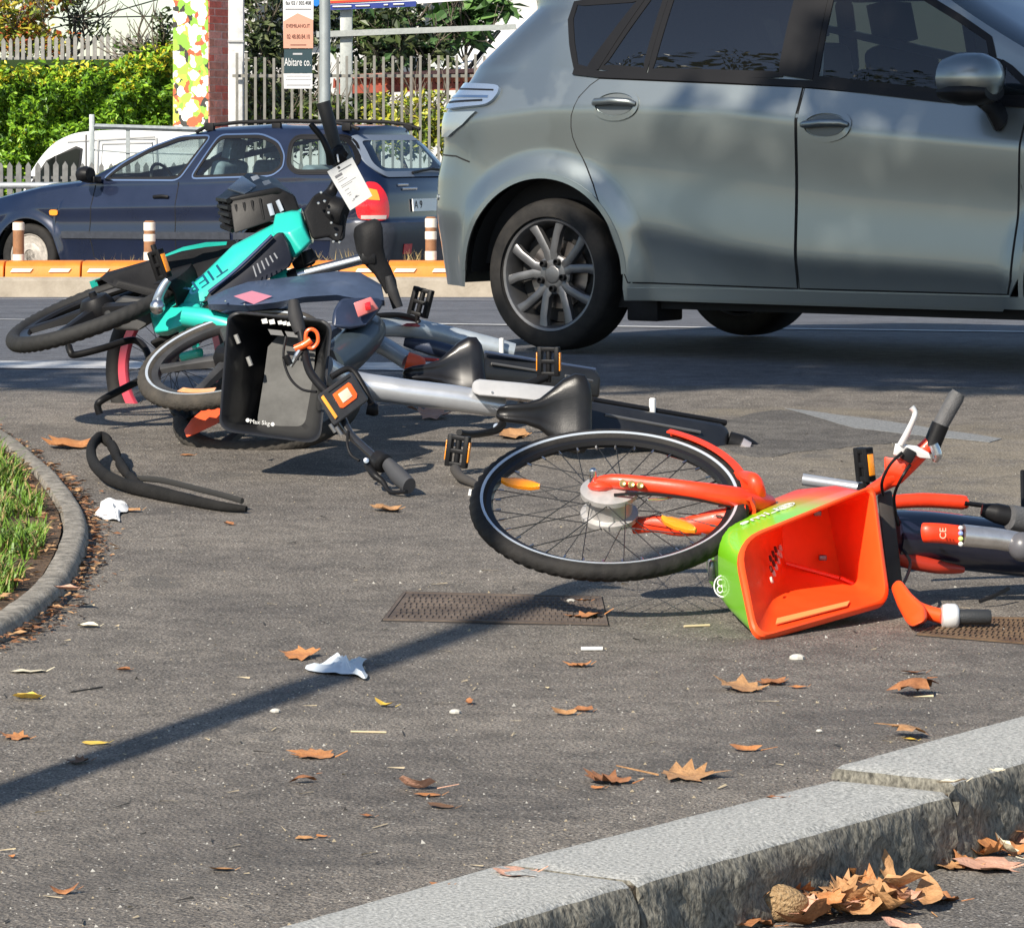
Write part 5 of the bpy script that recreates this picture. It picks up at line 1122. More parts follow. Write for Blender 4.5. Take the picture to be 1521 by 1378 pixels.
# ------------------------------------------------------------------ turquoise bike on top of the heap
TB = root('hire_bike', 'turquoise hire bike on top of the heap, handlebar sticking up with a white tag', 'bicycle', (-.9, 13, gz(13)), 'hire bikes knocked over on the pavement')
ax = ell(19.5, .16); C = P(146, 460, 13.05)
W6, tp = bike_wheel(TB, C, ax, .33, .027, mat('black_rim', (.02, .02, .022)), mat('black_tyre', (.014, .014, .014), .75, var=.3, scale=20, bump=.15), mag=5, name='rear_wheel', magm=mat('gloss_mag', (.012, .012, .013), .4, spec=.3), tread=1, rimh=.03)
FD = fender(TB, tp, .33, -38, 92, .05, BLKM, 'rear_mudguard', dr=.03, depth=.075)
MB().loft([[tp(math.radians(t), .366, .012), tp(math.radians(t), .364, .034), tp(math.radians(t), .35, .045), tp(math.radians(t), .352, .02)] for t in np.linspace(30, 96, 16)]).make('mudguard_stripe', TURQ, FD)
MB().loft([[P(x, y, Y) for x, y, Y in s] for s in (((146, 414, 13.05), (158, 404, 13.1), (176, 418, 13.0), (170, 428, 13.0)), ((230, 386, 13.05), (240, 381, 13.1), (252, 436, 12.98), (240, 446, 12.98)), ((300, 366, 13.1), (312, 362, 13.15), (330, 400, 13.0), (310, 425, 12.98)), ((345, 358, 13.15), (350, 356, 13.2), (360, 380, 13.05), (345, 400, 13.0)))]).make('mudguard_skirt', BLKM, TB, bevel=.012, seg=3)
MB().loft([[P(x, y, Y) for x, y, Y in s] for s in (((238, 384, 12.99), (239, 381, 12.99), (240, 381, 13.03)), ((270, 373, 12.99), (272, 367, 12.99), (273, 367, 13.03)), ((305, 367, 13.02), (306, 360, 13.02), (307, 360, 13.06)), ((336, 364, 13.05), (337, 359, 13.05), (338, 359, 13.1)))]).make('mudguard_trim', TURQ, TB)
slab([(180, 440, 12.95), (236, 446, 12.9), (240, 470, 12.9), (205, 492, 12.9), (170, 490, 12.95), (152, 466, 12.98)], None, .08, 'motor_cover', mat('dark_motor', (.03, .03, .03), .6, var=.3), TB, .012, 3)
# frame: broad painted tube with battery below it
secs = []
for a, b, c, d in (((222, 462), (235, 492), 12.9, 12.86), ((247, 455), (272, 480), 12.88, 12.84), ((290, 423), (318, 440), 12.92, 12.88), ((345, 370), (368, 392), 12.98, 12.94), ((400, 341), (420, 372), 13.02, 12.98), ((447, 315), (464, 358), 13.06, 13.02)):
    p, q = P(*a, c), P(*b, d); secs.append([p + V((0, .09, 0)), p + V((0, .03, .012)), p + V((0, 0, .002)), p.lerp(q, .5) + V((0, -.014, 0)), q, q + V((0, .03, -.01)), q + V((0, .09, 0))])
TF = MB().loft(secs).make('frame', TURQ, TB, smooth=40)
MB().loft([[P(x, y, Y) for x, y, Y in s] for s in (((408, 318, 13.05), (402, 345, 12.97), (434, 384, 12.94), (440, 384, 13.0), (412, 318, 13.12)), ((430, 314, 13.03), (428, 345, 12.94), (448, 372, 12.92), (452, 372, 13.0), (434, 312, 13.12)), ((446, 314, 13.03), (449, 335, 12.95), (462, 359, 12.95), (465, 360, 13.02), (450, 312, 13.12)))]).make('head_tube', TURQ, TF, bevel=.008, smooth=60)
BT = slab([(300, 452, 12.84), (311, 433, 12.85), (352, 398, 12.87), (412, 346, 12.9), (420, 346, 12.9), (428, 362, 12.9), (434, 386, 12.88), (428, 398, 12.86), (388, 420, 12.82), (330, 440, 12.8), (300, 449, 12.82)], None, .09, 'battery', mat('battery_dark', (.008, .010, .018), .5, spec=.3, var=.25, scale=10), TB, .010, 3)
itube([(310, 434, 12.825), (352, 400, 12.85), (404, 350, 12.88)], .006, name='battery_edge', m=DNAVY, parent=BT, n=8)
for k in range(6):
    x, y = 378 + k * 6.2, 405 - k * 4.6; itube([(x - 2, y - 10 + k * .8, 12.80), (x + 3, y + 6 - k * .8, 12.80)], .0028, name='battery_vent', m=mat('vent_grey', (.30, .31, .33), .5), parent=BT, n=6)
tx = (P(415, 345, 12.93) - P(290, 432, 12.86)).normalized(); ty = V((0, 0, 1)) - tx * tx.z
text('TIER', P(305, 414, 12.83), -tx, -ty, .054, mat('blue_print', (.006, .09, .17), .5), TF, 'word_mark', squash=1.55)
MB().loft([[P(x, y, Y) for x, y, Y in s] for s in (((222, 466, 12.9), (228, 494, 12.82), (236, 500, 12.86), (226, 466, 12.98)), ((240, 455, 12.88), (246, 492, 12.78), (250, 500, 12.86), (246, 455, 12.98)), ((282, 448, 12.85), (286, 478, 12.76), (290, 484, 12.84), (288, 448, 12.96)), ((298, 452, 12.84), (300, 468, 12.78), (302, 470, 12.84), (300, 452, 12.92)))]).make('bottom_bracket_shell', TURQ, TB, bevel=.012, seg=3)
SS = itube([(276, 470, 12.78), (310, 475, 12.74), (350, 487, 12.7), (372, 496, 12.7)], [.034, .036, .035, .033], name='chain_stay', m=TURQ, parent=TB, n=16)
MB().lathe(P(345, 478, 12.67), (.1, -.5, 1), [(.018, -.01), (.018, .008), (.001, .010)], 14).make('stay_cap', NAVY, SS)
for a in ((268, 485), (278, 488)): itube([(a[0], a[1], 12.85), (a[0] + 14, a[1] + 28, 12.85)], .014, name='frame_web', m=TURQ, parent=TB)
itube([(272, 530, 12.95), (292, 525, 12.9), (300, 524, 12.9)], .016, name='frame_web', m=TURQ, parent=TB)
CA = itube([(234, 456, 12.74), (236, 440, 12.72), (244, 424, 12.72), (250, 416, 12.72)], [.024, .016, .015, .013], name='crank_arm', m=mat('blue_grey_alloy', (.36, .42, .50), .32, metal=.7), parent=TB, n=12)
MB().ball(P(234, 456, 12.70), .026, 14, 8).make('crank_bolt', SIL, CA)
pedal(TB, P(237, 393, 12.74), V((.34, 0, -1)), V((.75, -.6, .3)), L=.10, w=.052, th=.03)
itube([(404, 420, 12.98), (430, 411, 12.98)], [.036, .032], name='seat_tube', m=TURQ, parent=TB, n=14)
itube([(428, 413, 12.97), (442, 408, 12.97)], [.026, .026], name='seat_clamp', m=BLK, parent=TB, n=14)
itube([(438, 410, 12.97), (545, 383, 12.97)], [.0185, .0185], name='seat_post', m=SIL, parent=TB, n=16)
saddle(TB, P(585, 432, 12.9), V((-.105, .03, .22)), V((.80, .5, .30)), .25, .135, BLKM, drop=.065)
itube([(577, 410, 12.86), (583, 432, 12.86), (591, 457, 12.86)], [.012, .019, .018], name='saddle_clip', m=GRIP, parent=TB, n=14)
MB().box(P(548, 384, 12.9), (.05, .05, .04)).make('saddle_clamp', BLK, TB, bevel=.008)
itube([(455, 372, 13.0), (462, 390, 13.0)], [.02, .03], name='lock_housing', m=BLK, parent=TB)
slab([(432, 390, 13.02), (452, 372, 13.02), (466, 372, 13.02), (468, 392, 13.02), (440, 404, 13.02)], None, .06, 'fork_crown', BLK, TB, .008)
# black head unit, lamp, handlebar, tag
HBX = slab([(449, 315, 13.0), (466, 290, 13.02), (478, 284, 13.04), (492, 292, 13.05), (508, 306, 13.05), (514, 322, 13.05), (511, 340, 13.03), (510, 358, 13.0), (496, 361, 13.0), (490, 352, 13.0), (464, 357, 12.98)], None, .13, 'head_unit', BLKM, TB, .014, 3)
bolts(HBX, [(477, 286, 12.99), (482, 299, 12.99), (473, 302, 12.99), (488, 316, 12.99), (492, 331, 12.99), (499, 349, 12.98), (495, 359, 12.98), (504, 360, 12.98)], .0055)
MB().lathe(P(507, 317, 13.05), V((.92, -.25, -.3)), [(.05, -.04), (.052, 0), (.046, .012), (.03, .014), (.001, .010)], 22).make('front_lamp', BLK, HBX)
HB3 = itube([(480, 300, 13.1), (492, 285, 13.12), (502, 262, 13.12), (507, 240, 13.12)], [.03, .02, .014, .013], name='handlebar', m=BLK, parent=TB)
itube([(505, 246, 13.1), (498, 218, 13.1), (488, 180, 13.1), (480, 152, 13.1)], [.026, .022, .0235, .024], name='grip', m=mat('grip_black', (.014, .014, .015), .55, bump=.2, bscale=300), parent=HB3, n=16, sm=0)
itube([(500, 240, 13.08), (505, 228, 13.08), (513, 222, 13.08)], [.03, .03, .02], name='twist_collar', m=BLK, parent=HB3)
itube([(492, 242, 13.04), (488, 226, 13.02), (478, 205, 13.02), (466, 190, 13.02), (461, 184, 13.02)], [.018, .012, .0105, .0105, .009], name='brake_lever', m=BLK, parent=HB3, n=10)
t0, t1, t2, t3 = P(486, 255, 13.0), P(523, 234, 13.0), P(553, 291, 12.96), P(520, 313, 12.96)
TG = root('paper_tag', 'white printed paper tag hanging from the upright handlebar of the turquoise bike', 'tag', t0)
tg = MB().prism([t0, t1, t2, t3], (0, .002, 0)).make('tag_sheet', mat('white_card', (.43, .44, .44), .7, var=.05), TG, bevel=0, smooth=0)
pt2 = lambda u, v: t0.lerp(t1, u).lerp(t3.lerp(t2, u), v) + V((0, -.0015, 0))
def line(u0, u1, v, h, m): MB().prism([pt2(u0, v), pt2(u1, v), pt2(u1, v + h), pt2(u0, v + h)], (0, -.0008, 0)).make('print_line', m, tg, smooth=0)
GP1, GP2 = mat('grey_print', (.10, .10, .11), .7), mat('pale_print', (.42, .42, .43), .7)
for u0, u1, v, h, m in ((.34, .86, .115, .016, GP1), (.14, .42, .175, .05, GP1), (.16, .40, .27, .012, GP2), (.14, .50, .32, .012, GP2), (.16, .78, .42, .012, GP2), (.16, .60, .46, .012, GP2), (.20, .38, .545, .018, GP2), (.20, .36, .64, .018, GP2), (.24, .34, .69, .014, GP2), (.30, .58, .80, .022, GP2), (.42, .52, .792, .03, GP1), (.24, .36, .835, .012, GP2)): line(u0, u1, v, h, m)
MB().lathe(pt2(.42, .05), (0, -1, 0), [(.005, -.001), (.005, .001), (.001, .001)], 10).make('tag_hole', INK, tg)
itube([(503, 241, 13.0), (501, 230, 13.02)], .003, name='tag_tie', m=WHT, parent=TG, n=6)
# black wire basket
BS = MB(); bk = [P(x, y, Y) for x, y, Y in ((323, 293, 13.3), (367, 256, 13.45), (409, 266, 13.45), (438, 290, 13.35), (446, 314, 13.2), (346, 347, 13.05), (331, 338, 13.1))]
front = [P(x, y, Y) for x, y, Y in ((340, 292, 13.12), (412, 278, 13.12), (437, 290, 13.12), (446, 314, 13.1), (348, 347, 13.05))]
K1 = MB().prism(front, (0, .04, 0)).make('basket', BLK, TB, bevel=.006, seg=2)
top = [P(323, 293, 13.3), P(367, 256, 13.5), P(412, 266, 13.5), P(438, 290, 13.14), P(412, 278, 13.11), P(340, 294, 13.11)]
MB().prism(top, (0, .0, -.02)).make('basket_side', BLK, K1, bevel=.005)
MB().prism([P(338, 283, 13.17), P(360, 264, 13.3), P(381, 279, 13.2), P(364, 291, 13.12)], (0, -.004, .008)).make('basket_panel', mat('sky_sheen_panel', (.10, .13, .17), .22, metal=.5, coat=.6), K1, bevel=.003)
for a, b, w in (((400, 303), (405, 320), 5), ((412, 298), (419, 314), 5)): itube([(a[0], a[1], 13.09), (b[0], b[1], 13.08)], .0085, name='basket_slot', m=mat('slot_sky', (.30, .34, .40), .6), parent=K1, n=8, flat=.4)
for x, y in ((378, 265), (395, 272)): slab([(x - 6, y - 2), (x + 4, y - 5), (x + 8, y), (x - 2, y + 4)], 13.2, .004, 'basket_slot', mat('slot_sky', (.3, .34, .4)), K1, 0)
for k in range(5):                     # slatted left wall
    f = k / 4; itube([(324 + 6 * f, 296 + 40 * f, 13.28 - .12 * f), (340 + 6 * f, 298 + 44 * f, 13.1)], .010, name='basket_slat', m=BLK, parent=K1, n=6)
for k in range(3): itube([(326 + 7 * k, 296, 13.26 - .05 * k), (334 + 6 * k, 338, 13.14)], .008, name='basket_slat', m=BLK, parent=K1, n=6)
for k in range(4): itube([(350 + 12 * k, 304 - 3 * k, 13.10), (356 + 12 * k, 338 - 4 * k, 13.08)], .0045, name='basket_rib', m=BLKM, parent=K1, n=6)
bolts(K1, [(381, 331, 13.08)], .006)
# ------------------------------------------------------------------ lane dividers, bollards
OBL = mat('orange_rubber', (.68, .215, .025), .55, var=.12, scale=9, bump=.1, bscale=60)
WRF = mat('white_reflector', (.70, .63, .50), .4)
YB = MEDY + .25; sB = FPX / YB
zb0 = H - (416 - YH) / sB; zb1 = H - (389 - YH) / sB
k = 0
for x0 in range(-108, 730, 114):
    if x0 > 640: continue
    a, b = x0 + 1.2, x0 + 112.5; r = root('lane_divider', None, 'lane divider', P((a + b) / 2, 416, YB), 'orange rubber lane divider blocks on the median kerb')
    r['label'] = ['', 'orange lane divider block at the left edge, under the front wheel of the blue car', 'orange lane divider block in front of the blue car, left of the turquoise bike wheel', 'orange lane divider block mostly behind the black mudguard of the turquoise bike', 'orange lane divider block hidden behind the turquoise frame and battery', 'orange lane divider block below the blue car bumper, left of the grey bumper', 'orange lane divider block meeting the rear bumper of the grey people carrier', 'orange lane divider block behind the grey people carrier'][max(0, min(7, k))] or 'orange lane divider block running out past the left edge'
    k += 1
    f = lambda x, y, d: P(x, y, YB) + V((0, d, 0)); mb = MB()
    prof = [(416, 0.0), (396, .03), (391, .06), (388.5, .10), (388.5, .30), (396, .40), (416, .44)]
    mb.loft([[f(x, y, d) for y, d in prof] for x in (a, a + 1, (a + b) / 2, b - 1, b)]); o = mb.make('block', OBL, r, bevel=.008, seg=2)
    for fx in (.22, .73):
        c = a + (b - a) * fx; MB().prism([f(c - 17, 404.5, .012), f(c - 13, 399, .020), f(c + 17, 399, .020), f(c + 13, 404.5, .012)], (0, -.008, 0)).make('reflector', WRF, o, bevel=.002)
BROWN = mat('brown_band', (.27, .13, .06), .6, var=.2, scale=14); CREAM = mat('cream_band', (.74, .70, .60), .5, var=.1, scale=14)
for px, top, lab in ((27.5, 329, 'brown and white bollard in front of the hubcap of the blue car'), (222, 328, 'brown and white bollard beside the amber pedal of the turquoise bike'), (640, 322, 'brown and white bollard between the blue car plate and the grey bumper')):
    b = P(px, 390, YB + .2); r = root('bollard', lab, 'bollard', b, 'flexible bollards on the lane dividers'); s = FPX / (YB + .2); rad = 8.3 / s
    B = MB().lathe(b, (0, 0, 1), [(rad * 1.25, -.01), (rad * 1.2, .012), (rad, .02), (rad, (390 - top) / s - .01), (rad * .7, (390 - top) / s), (.001, (390 - top) / s)], 18).make('post', BROWN, r)
    hh = (390 - top) / s
    for f0, f1 in ((.05, .25), (.50, .68), (.76, .96)) if px != 27.5 else ((.02, .2), (.78, .97)):
        MB().lathe(b + V((0, 0, hh * f0)), (0, 0, 1), [(rad * 1.0, 0), (rad * 1.06, .003), (rad * 1.06, hh * (f1 - f0) - .003), (rad, hh * (f1 - f0))], 18, cap=False).make('band', CREAM, B)
# weeds growing between the dividers
WEED = mat('dry_weed', (.36, .29, .13), .8)
mb = MB()
for k in range(130):
    p = P(random.choice((U(440, 530), U(150, 300), U(600, 640))), 392, YB + U(.3, .55)); a = U(0, 6.28); h = U(.04, .13); d = V((math.cos(a), math.sin(a), 0))
    mb.add([p - d * .004, p + d * .004, p + d * U(.0, .09) + V((0, 0, h))], [(0, 1, 2)])
tag(mb.make('weeds', WEED, smooth=0, recalc=False), 'dry weeds sprouting between the orange dividers and the blue car', 'weeds', kind='stuff')

# ------------------------------------------------------------------ foliage helper
def leaf_mats(name, cols): return [mat('%s_%d' % (name, i), c, .45, spec=.4) for i, c in enumerate(cols)]
def foliage(name, pts, mats, par, size, flat=.5, w=None):
    mb = MB(); nm = len(mats)
    for p in pts:
        s = size * U(.6, 1.35); a, b, c = U(0, 6.28), U(-1, 1) * flat, U(-1, 1) * flat
        R = Matrix.Rotation(a, 3, 'Z') @ Matrix.Rotation(b * 1.5, 3, 'X') @ Matrix.Rotation(c * 1.5 + .5, 3, 'Y')
        x, y, z = R @ V((s, 0, 0)), R @ V((0, s * .45, 0)), R @ V((0, 0, s * .18))
        mi = random.choices(range(nm), w)[0] if w else int(rnd() * nm)
        mb.add([p - x, p - x * .2 + y + z, p + x, p - x * .2 - y + z], [(0, 1, 2), (0, 2, 3)], mi)
    return mb.make(name, mats, par, smooth=0, recalc=False)
def limb(mb, p, d, L, r, depth, ends, spread=.6, up=.1):
    n = 4; q = V(p); pts = [q.copy()]; dd = V(d).normalized()
    for i in range(n): dd = (dd + V((U(-.2, .2), U(-.2, .2), U(-.15, .15) + up))).normalized(); q = q + dd * L / n; pts.append(q.copy())
    mb.tube(pts, [r * (1 - .5 * i / n) for i in range(n + 1)], 6)
    if depth == 0: ends.append(q); return
    for k in range(3):
        nd_ = (dd + V((U(-1, 1), U(-1, 1), U(-.6, .8))) * spread).normalized(); limb(mb, pts[-1 - (k % 2)], nd_, L * .68, r * .5, depth - 1, ends, spread, up)
BARK = mat('bark', (.09, .07, .05), .9, scale=12, col2=(.20, .17, .13), bump=.6, bscale=30)

# hedge beside the road
HG = leaf_mats('hedge_leaf', [(.085, .20, .012), (.15, .30, .016), (.24, .40, .022), (.05, .12, .012)])
HGY = leaf_mats('yellow_leaf', [(.58, .50, .03), (.42, .44, .03)])
YHG = 45.0; hb = P(130, 300, YHG)
HR = root('hedge', 'thick clipped green hedge with yellow leaves on top, behind the white van', 'hedge', hb)
pts = []
while len(pts) < 24000:
    px, py = U(-160, 262), U(60, 330); top = 92 + 10 * noise.noise((px * .02, 0, 3)) - max(0, px - 150) * .30 + 6 * noise.noise((px * .09, 4, 1))
    if py < top: continue
    d = .26 * noise.noise((px * .026, py * .026, 2)) + .16 * noise.noise((px * .075, py * .075, 5)); dep = abs(random.gauss(0, .10))
    if py < top + 10: dep += U(0, .9)
    p = P(px, py, YHG + .3 - d * 1.2 + dep); pts.append(p)
lo = [p for p in pts]; ty = [p for p in lo if p.z > P(0, 125, YHG).z + .25 * noise.noise(p * 3) and rnd() < .55 or rnd() < .02]; tys = set(id(p) for p in ty)
foliage('leaves', [p for p in lo if id(p) not in tys], HG, HR, .043, .8, (4, 5, 3, 3)); foliage('yellow_leaves', ty, HGY + HG[2:3], HR, .043, .8)
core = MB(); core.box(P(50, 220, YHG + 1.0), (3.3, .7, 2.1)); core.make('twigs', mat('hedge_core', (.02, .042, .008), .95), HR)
# weathered picket fence above the hedge
PICK = mat('weathered_wood', (.20, .195, .18), .85, scale=9, col2=(.34, .33, .305), bump=.3, bscale=40)
def picket_fence(name, label, x0, x1, step, ytop, ybot, Y, wpx, rails, m, jit=2.5, cat_='fence', group=None, point=True):
    r = root(name, label, cat_, P((x0 + x1) / 2, ybot, Y), group); x = x0; me = None
    while x < x1:
        t = ytop(x) + U(-jit, jit); w = wpx * U(.85, 1.1); a = U(-.6, .6)
        poly = [P(x - w / 2, ybot, Y), P(x - w / 2 + a, t + w * .5, Y), P(x + a, t - (w * .3 if point else -w * .5), Y), P(x + w / 2 + a, t + w * .5, Y), P(x + w / 2, ybot, Y)]
        MB().prism(poly, (0, .025, 0)).make('picket', m, r, smooth=0); x += step * U(.93, 1.07)
    for ya, yb, h in rails: MB().prism([P(x0 - 5, ya, Y + .03), P(x1, yb, Y + .03), P(x1, yb + h, Y + .03), P(x0 - 5, ya + h, Y + .03)], (0, .04, 0)).make('rail', m, r, smooth=0)
    return r
picket_fence('picket_fence', 'weathered wooden picket fence showing above the green hedge', -60, 236, 9.5, lambda x: 57 - .02 * x, 150, YHG + 1.5, 5.8, ((87, 82, 5),), PICK)
picket_fence('picket_fence', 'low grey picket fence in front of the white van, behind the blue car', -80, 452, 13.7, lambda x: 243, 330, 41.0, 7.5, ((262, 262, 4), (300, 300, 5)), mat('grey_picket', (.12, .12, .115), .8, scale=9, col2=(.22, .22, .21), bump=.2), 1.5)
# guard rail in front of it
GRR = root('guard_rail', 'pale metal guard rail left of the blue car bonnet', 'guard rail', P(0, 330, 40.2)); GALV = mat('galvanised_steel', (.42, .44, .44), .45, metal=.5, var=.15, scale=14)
MB().tube([P(-150, 276, 40.2), P(470, 275, 40.2)], .035, 12).make('rail', GALV, GRR)
for x in (-60, 60, 190, 320, 440): MB().tube([P(x, 276, 40.23), P(x, 440, 40.23)], .025, 8).make('rail_post', GALV, GRR)
# white van
VANY = 43.0; VN = root('van', 'small white van parked behind the picket fence, its black side window showing', 'van', P(180, 360, VANY))
out = cat(IP([(28, 345), (33, 290), (44, 258), (70, 222), (98, 203), (135, 195), (230, 192), (318, 196), (322, 250), (322, 345)], VANY), 5); vb = MB().prism(out, (0, 1.6, 0)).make('body', WHTP, VN, bevel=.05, seg=3)
VGL = mat('van_glass', (.012, .016, .016), .12, spec=.25)
q = round2([(70, 240), (112, 219), (121, 222), (114, 272), (52, 274)], 3, .2)
MB().prism([P(a, b, VANY - .004) for a, b in ((48, 274), (70, 240), (82, 231), (82, 274))], (0, -.004, 0)).make('side_window', VGL, VN)
MB().prism([P(a, b, VANY - .002) for a, b in ((42, 277), (69, 238), (113, 217), (123, 221), (117, 277))], (0, -.006, 0)).make('window_surround', INK, VN, bevel=.003)
MB().prism([P(a, b, VANY - .008) for a, b in ((84, 273), (84, 231), (113, 221), (119, 223), (113, 273))], (0, -.004, 0)).make('side_window', VGL, VN)
def loopbar(pts, Y, r, name, m, par): MB().tube(IP(pts, Y), r, 6, loop=True).make(name, m, par)
loopbar([(146, 208), (232, 206), (236, 300), (142, 300)], VANY, .02, 'door_groove', mat('van_groove', (.45, .45, .44), .6), VN); loopbar([(152, 214), (226, 212), (229, 255), (150, 258)], VANY, .014, 'panel_swage', mat('van_groove', (.45, .45, .44)), VN)
MB().tube(IP([(128, 200), (128, 345)], VANY), .012, 6).make('door_gap', mat('van_gap', (.15, .15, .15), .7), VN)
MB().tube(IP([(100, 211), (230, 203)], VANY), .012, 6).make('roof_gutter', mat('van_groove', (.45, .45, .44)), VN)
for x in (75, 270): car_wheel(VN, 'wheel', 0, 0, 0, -1, .3, .2, .18, 'steel', mat('worn_wheel_cover', (.6, .6, .6)))if False else MB().lathe(P(x, 345, VANY + .1) - V((0, .12, 0)), (0, 1, 0), [(.30, 0), (.31, .05), (.31, .2)], 24).make('wheel', RUB, VN)
# steel gate frame in front of the van
GF = root('gate_frame', 'grey steel tube gate frame standing in front of the white van', 'gate', P(200, 330, 42.0)); GFM = mat('gate_steel', (.36, .39, .39), .5, metal=.4, var=.15)
MB().box(P(136.5, 245, 42.0), (7.5 / 136, .05, 150 / 136)).make('gate_post', GFM, GF, bevel=.006)
MB().tube(IP([(139, 188), (300, 193)], 42.0), .03, 4).make('top_bar', GFM, GF, smooth=0)
MB().tube(IP([(140, 223), (190, 227), (300, 230)], 42.0), .008, 6).make('thin_bar', GFM, GF)
for x in (190, 298): MB().box(P(x, 240, 42.03), (6 / 136, .04, 100 / 136)).make('gate_upright', GFM, GF)

# painted pillar: mural on one face, real bricks on the other
PY = 44.0; a31 = math.radians(31); s_ = FPX / PY
e1, e2 = V((math.cos(a31), -math.sin(a31), 0)), V((math.sin(a31), math.cos(a31), 0))   # along the left face, along the right face
c1p = P(309, 200, PY); Lw, Rw = 55 / s_ / math.cos(a31), 33 / s_ / math.sin(a31)
PR = root('painted_pillar', 'square pillar painted with white flowers, red bricks on its right side', 'pillar', V((c1p.x, c1p.y, -.5)))
def mural():
    m = mat('flower_mural', (.8, .8, .7), .7, bump=.15, bscale=40); N, L = nd(m); b = N['Principled BSDF']; tc = N.new('ShaderNodeTexCoord')
    def vor(sc_, **k):
        v = N.new('ShaderNodeTexVoronoi'); v.inputs['Scale'].default_value = sc_; L.new(wrp.outputs[2], v.inputs['Vector']); return v
    nz = N.new('ShaderNodeTexNoise'); nz.inputs['Scale'].default_value = 9; nz.inputs['Detail'].default_value = 4; L.new(tc.outputs['Object'], nz.inputs['Vector'])
    wrp = N.new('ShaderNodeMix'); wrp.data_type = 'RGBA'; wrp.inputs[0].default_value = .13; L.new(tc.outputs['Object'], wrp.inputs[6]); L.new(nz.outputs['Color'], wrp.inputs[7])
    def cr(f, st):
        r = N.new('ShaderNodeValToRGB'); e = r.color_ramp.elements; r.color_ramp.interpolation = 'CONSTANT'
        e[0].position, e[0].color = st[0][0], (*st[0][1], 1); e[1].position, e[1].color = st[1][0], (*st[1][1], 1)
        for p, c in st[2:]: x = e.new(p); x.color = (*c, 1)
        L.new(f, r.inputs['Fac']); return r.outputs['Color']
    v1 = vor(13); wn_ = N.new('ShaderNodeTexWhiteNoise'); L.new(v1.outputs['Color'], wn_.inputs['Vector'])
    ground = cr(wn_.outputs['Value'], [(0, (.22, .42, .05)), (.28, (.42, .55, .07)), (.5, (.035, .035, .03)), (.66, (.70, .70, .58)), (.86, (.40, .10, .04))])
    v2 = vor(7.0); fl = cr(v2.outputs['Distance'], [(0, (1, 1, 1)), (.46, (0, 0, 0))])
    wn2 = N.new('ShaderNodeTexWhiteNoise'); L.new(v2.outputs['Color'], wn2.inputs['Vector']); flc = cr(wn2.outputs['Value'], [(0, (.82, .78, .66)), (.5, (.86, .83, .78)), (.72, (.82, .70, .62)), (.84, (.30, .48, .06))])
    mx = N.new('ShaderNodeMix'); mx.data_type = 'RGBA'; L.new(fl, mx.inputs[0]); L.new(ground, mx.inputs[6]); L.new(flc, mx.inputs[7]); L.new(mx.outputs[2], b.inputs['Base Color']); return m
z0, z1 = -.6, P(0, -30, PY).z; MORT = mat('pale_mortar', (.85, .66, .58), .85, var=.15, scale=14)
base = V((c1p.x, c1p.y, 0)); core = [base - e1 * Lw + e2 * .004, base - e1 * .004 + e2 * .004, base + e2 * Rw - e1 * .004, base - e1 * Lw + e2 * Rw]
MB().prism([p + V((0, 0, z0)) for p in core], (0, 0, z1 - z0)).make('core', MORT, PR, smooth=0)
MB().prism([base - e1 * Lw + V((0, 0, z0)), base + V((0, 0, z0)), base + V((0, 0, z1)), base - e1 * Lw + V((0, 0, z1))], e2 * .01).make('mural_face', mural(), PR, smooth=0)
BR = [mat('red_brick', (.70, .17, .12), .8, var=.25, scale=20), mat('pink_brick', (.76, .33, .26), .8, var=.25, scale=20), mat('dull_brick', (.62, .25, .18), .8, var=.3, scale=16)]
bh, z = .088, z0
row = 0
while z < z1 - bh:
    u = .004 - (.14 if row % 2 else 0)
    while u < Rw - .01:
        ua, ub = max(u, .004), min(u + .26, Rw - .004); 
        if ub - ua > .03:
            p = [base + e2 * (ua + .006) + V((0, 0, z + .008)), base + e2 * (ub - .006) + V((0, 0, z + .008 + U(-.004, .004))), base + e2 * (ub - .008) + V((0, 0, z + bh - .006)), base + e2 * (ua + .004) + V((0, 0, z + bh - .006 + U(-.004, .004)))]
            MB().prism([q - e1 * .004 for q in p], e1 * U(.010, .018)).make('brick', random.choice(BR), PR, smooth=0)
        u += .28
    z += bh; row += 1
# white concrete post
CP = root('concrete_post', 'whitewashed concrete post right of the painted pillar', 'post', P(351, 260, 43.6))
MB().box(P(351, 120, 43.6), (22.5 / 130.7, .17, 300 / 130.7)).make('shaft', mat('whitewashed_concrete', (.52, .52, .51), .8, var=.2, scale=6, bump=.3, bscale=30, col2=(.70, .70, .69)), CP, bevel=.012)
MB().box(P(351, 62, 43.58), (23.5 / 130.7, .17, .02)).make('cast_joint', mat('joint_grey', (.35, .35, .34), .8), CP)
# steel bar fence
BF = root('bar_fence', 'pale metal bar fence running right of the concrete post to the grey car', 'fence', P(550, 250, 43.4)); BFM = mat('pale_bar_paint', (.15, .145, .125), .6, var=.12, scale=9, col2=(.24, .23, .20)); x = 352.0; me = None
while x < 800:
    t = 86 - .012 * (x - 350) + U(-1.5, 1.5) - (6 if x < 370 else 0); p = P(x, 300, 43.4); h = (300 - t) / (FPX / 43.4)
    if me is None: o = MB().box((0, 0, .5), (.030, .022, 1)).make('fence_bar', BFM, BF, org=V((0, 0, 0)), smooth=0); me = o
    else: o = me.copy(); COL.objects.link(o); o.parent = BF
    o.matrix_local = Matrix.Translation(p - BASE[BF.name]) @ Matrix.Diagonal((1, 1, h, 1)); x += 13.65 * U(.985, 1.015)
for y in (113, 262): MB().box(P(575, y, 43.44), (460 / 131.3, .02, .035)).make('fence_rail', BFM, BF, smooth=0)
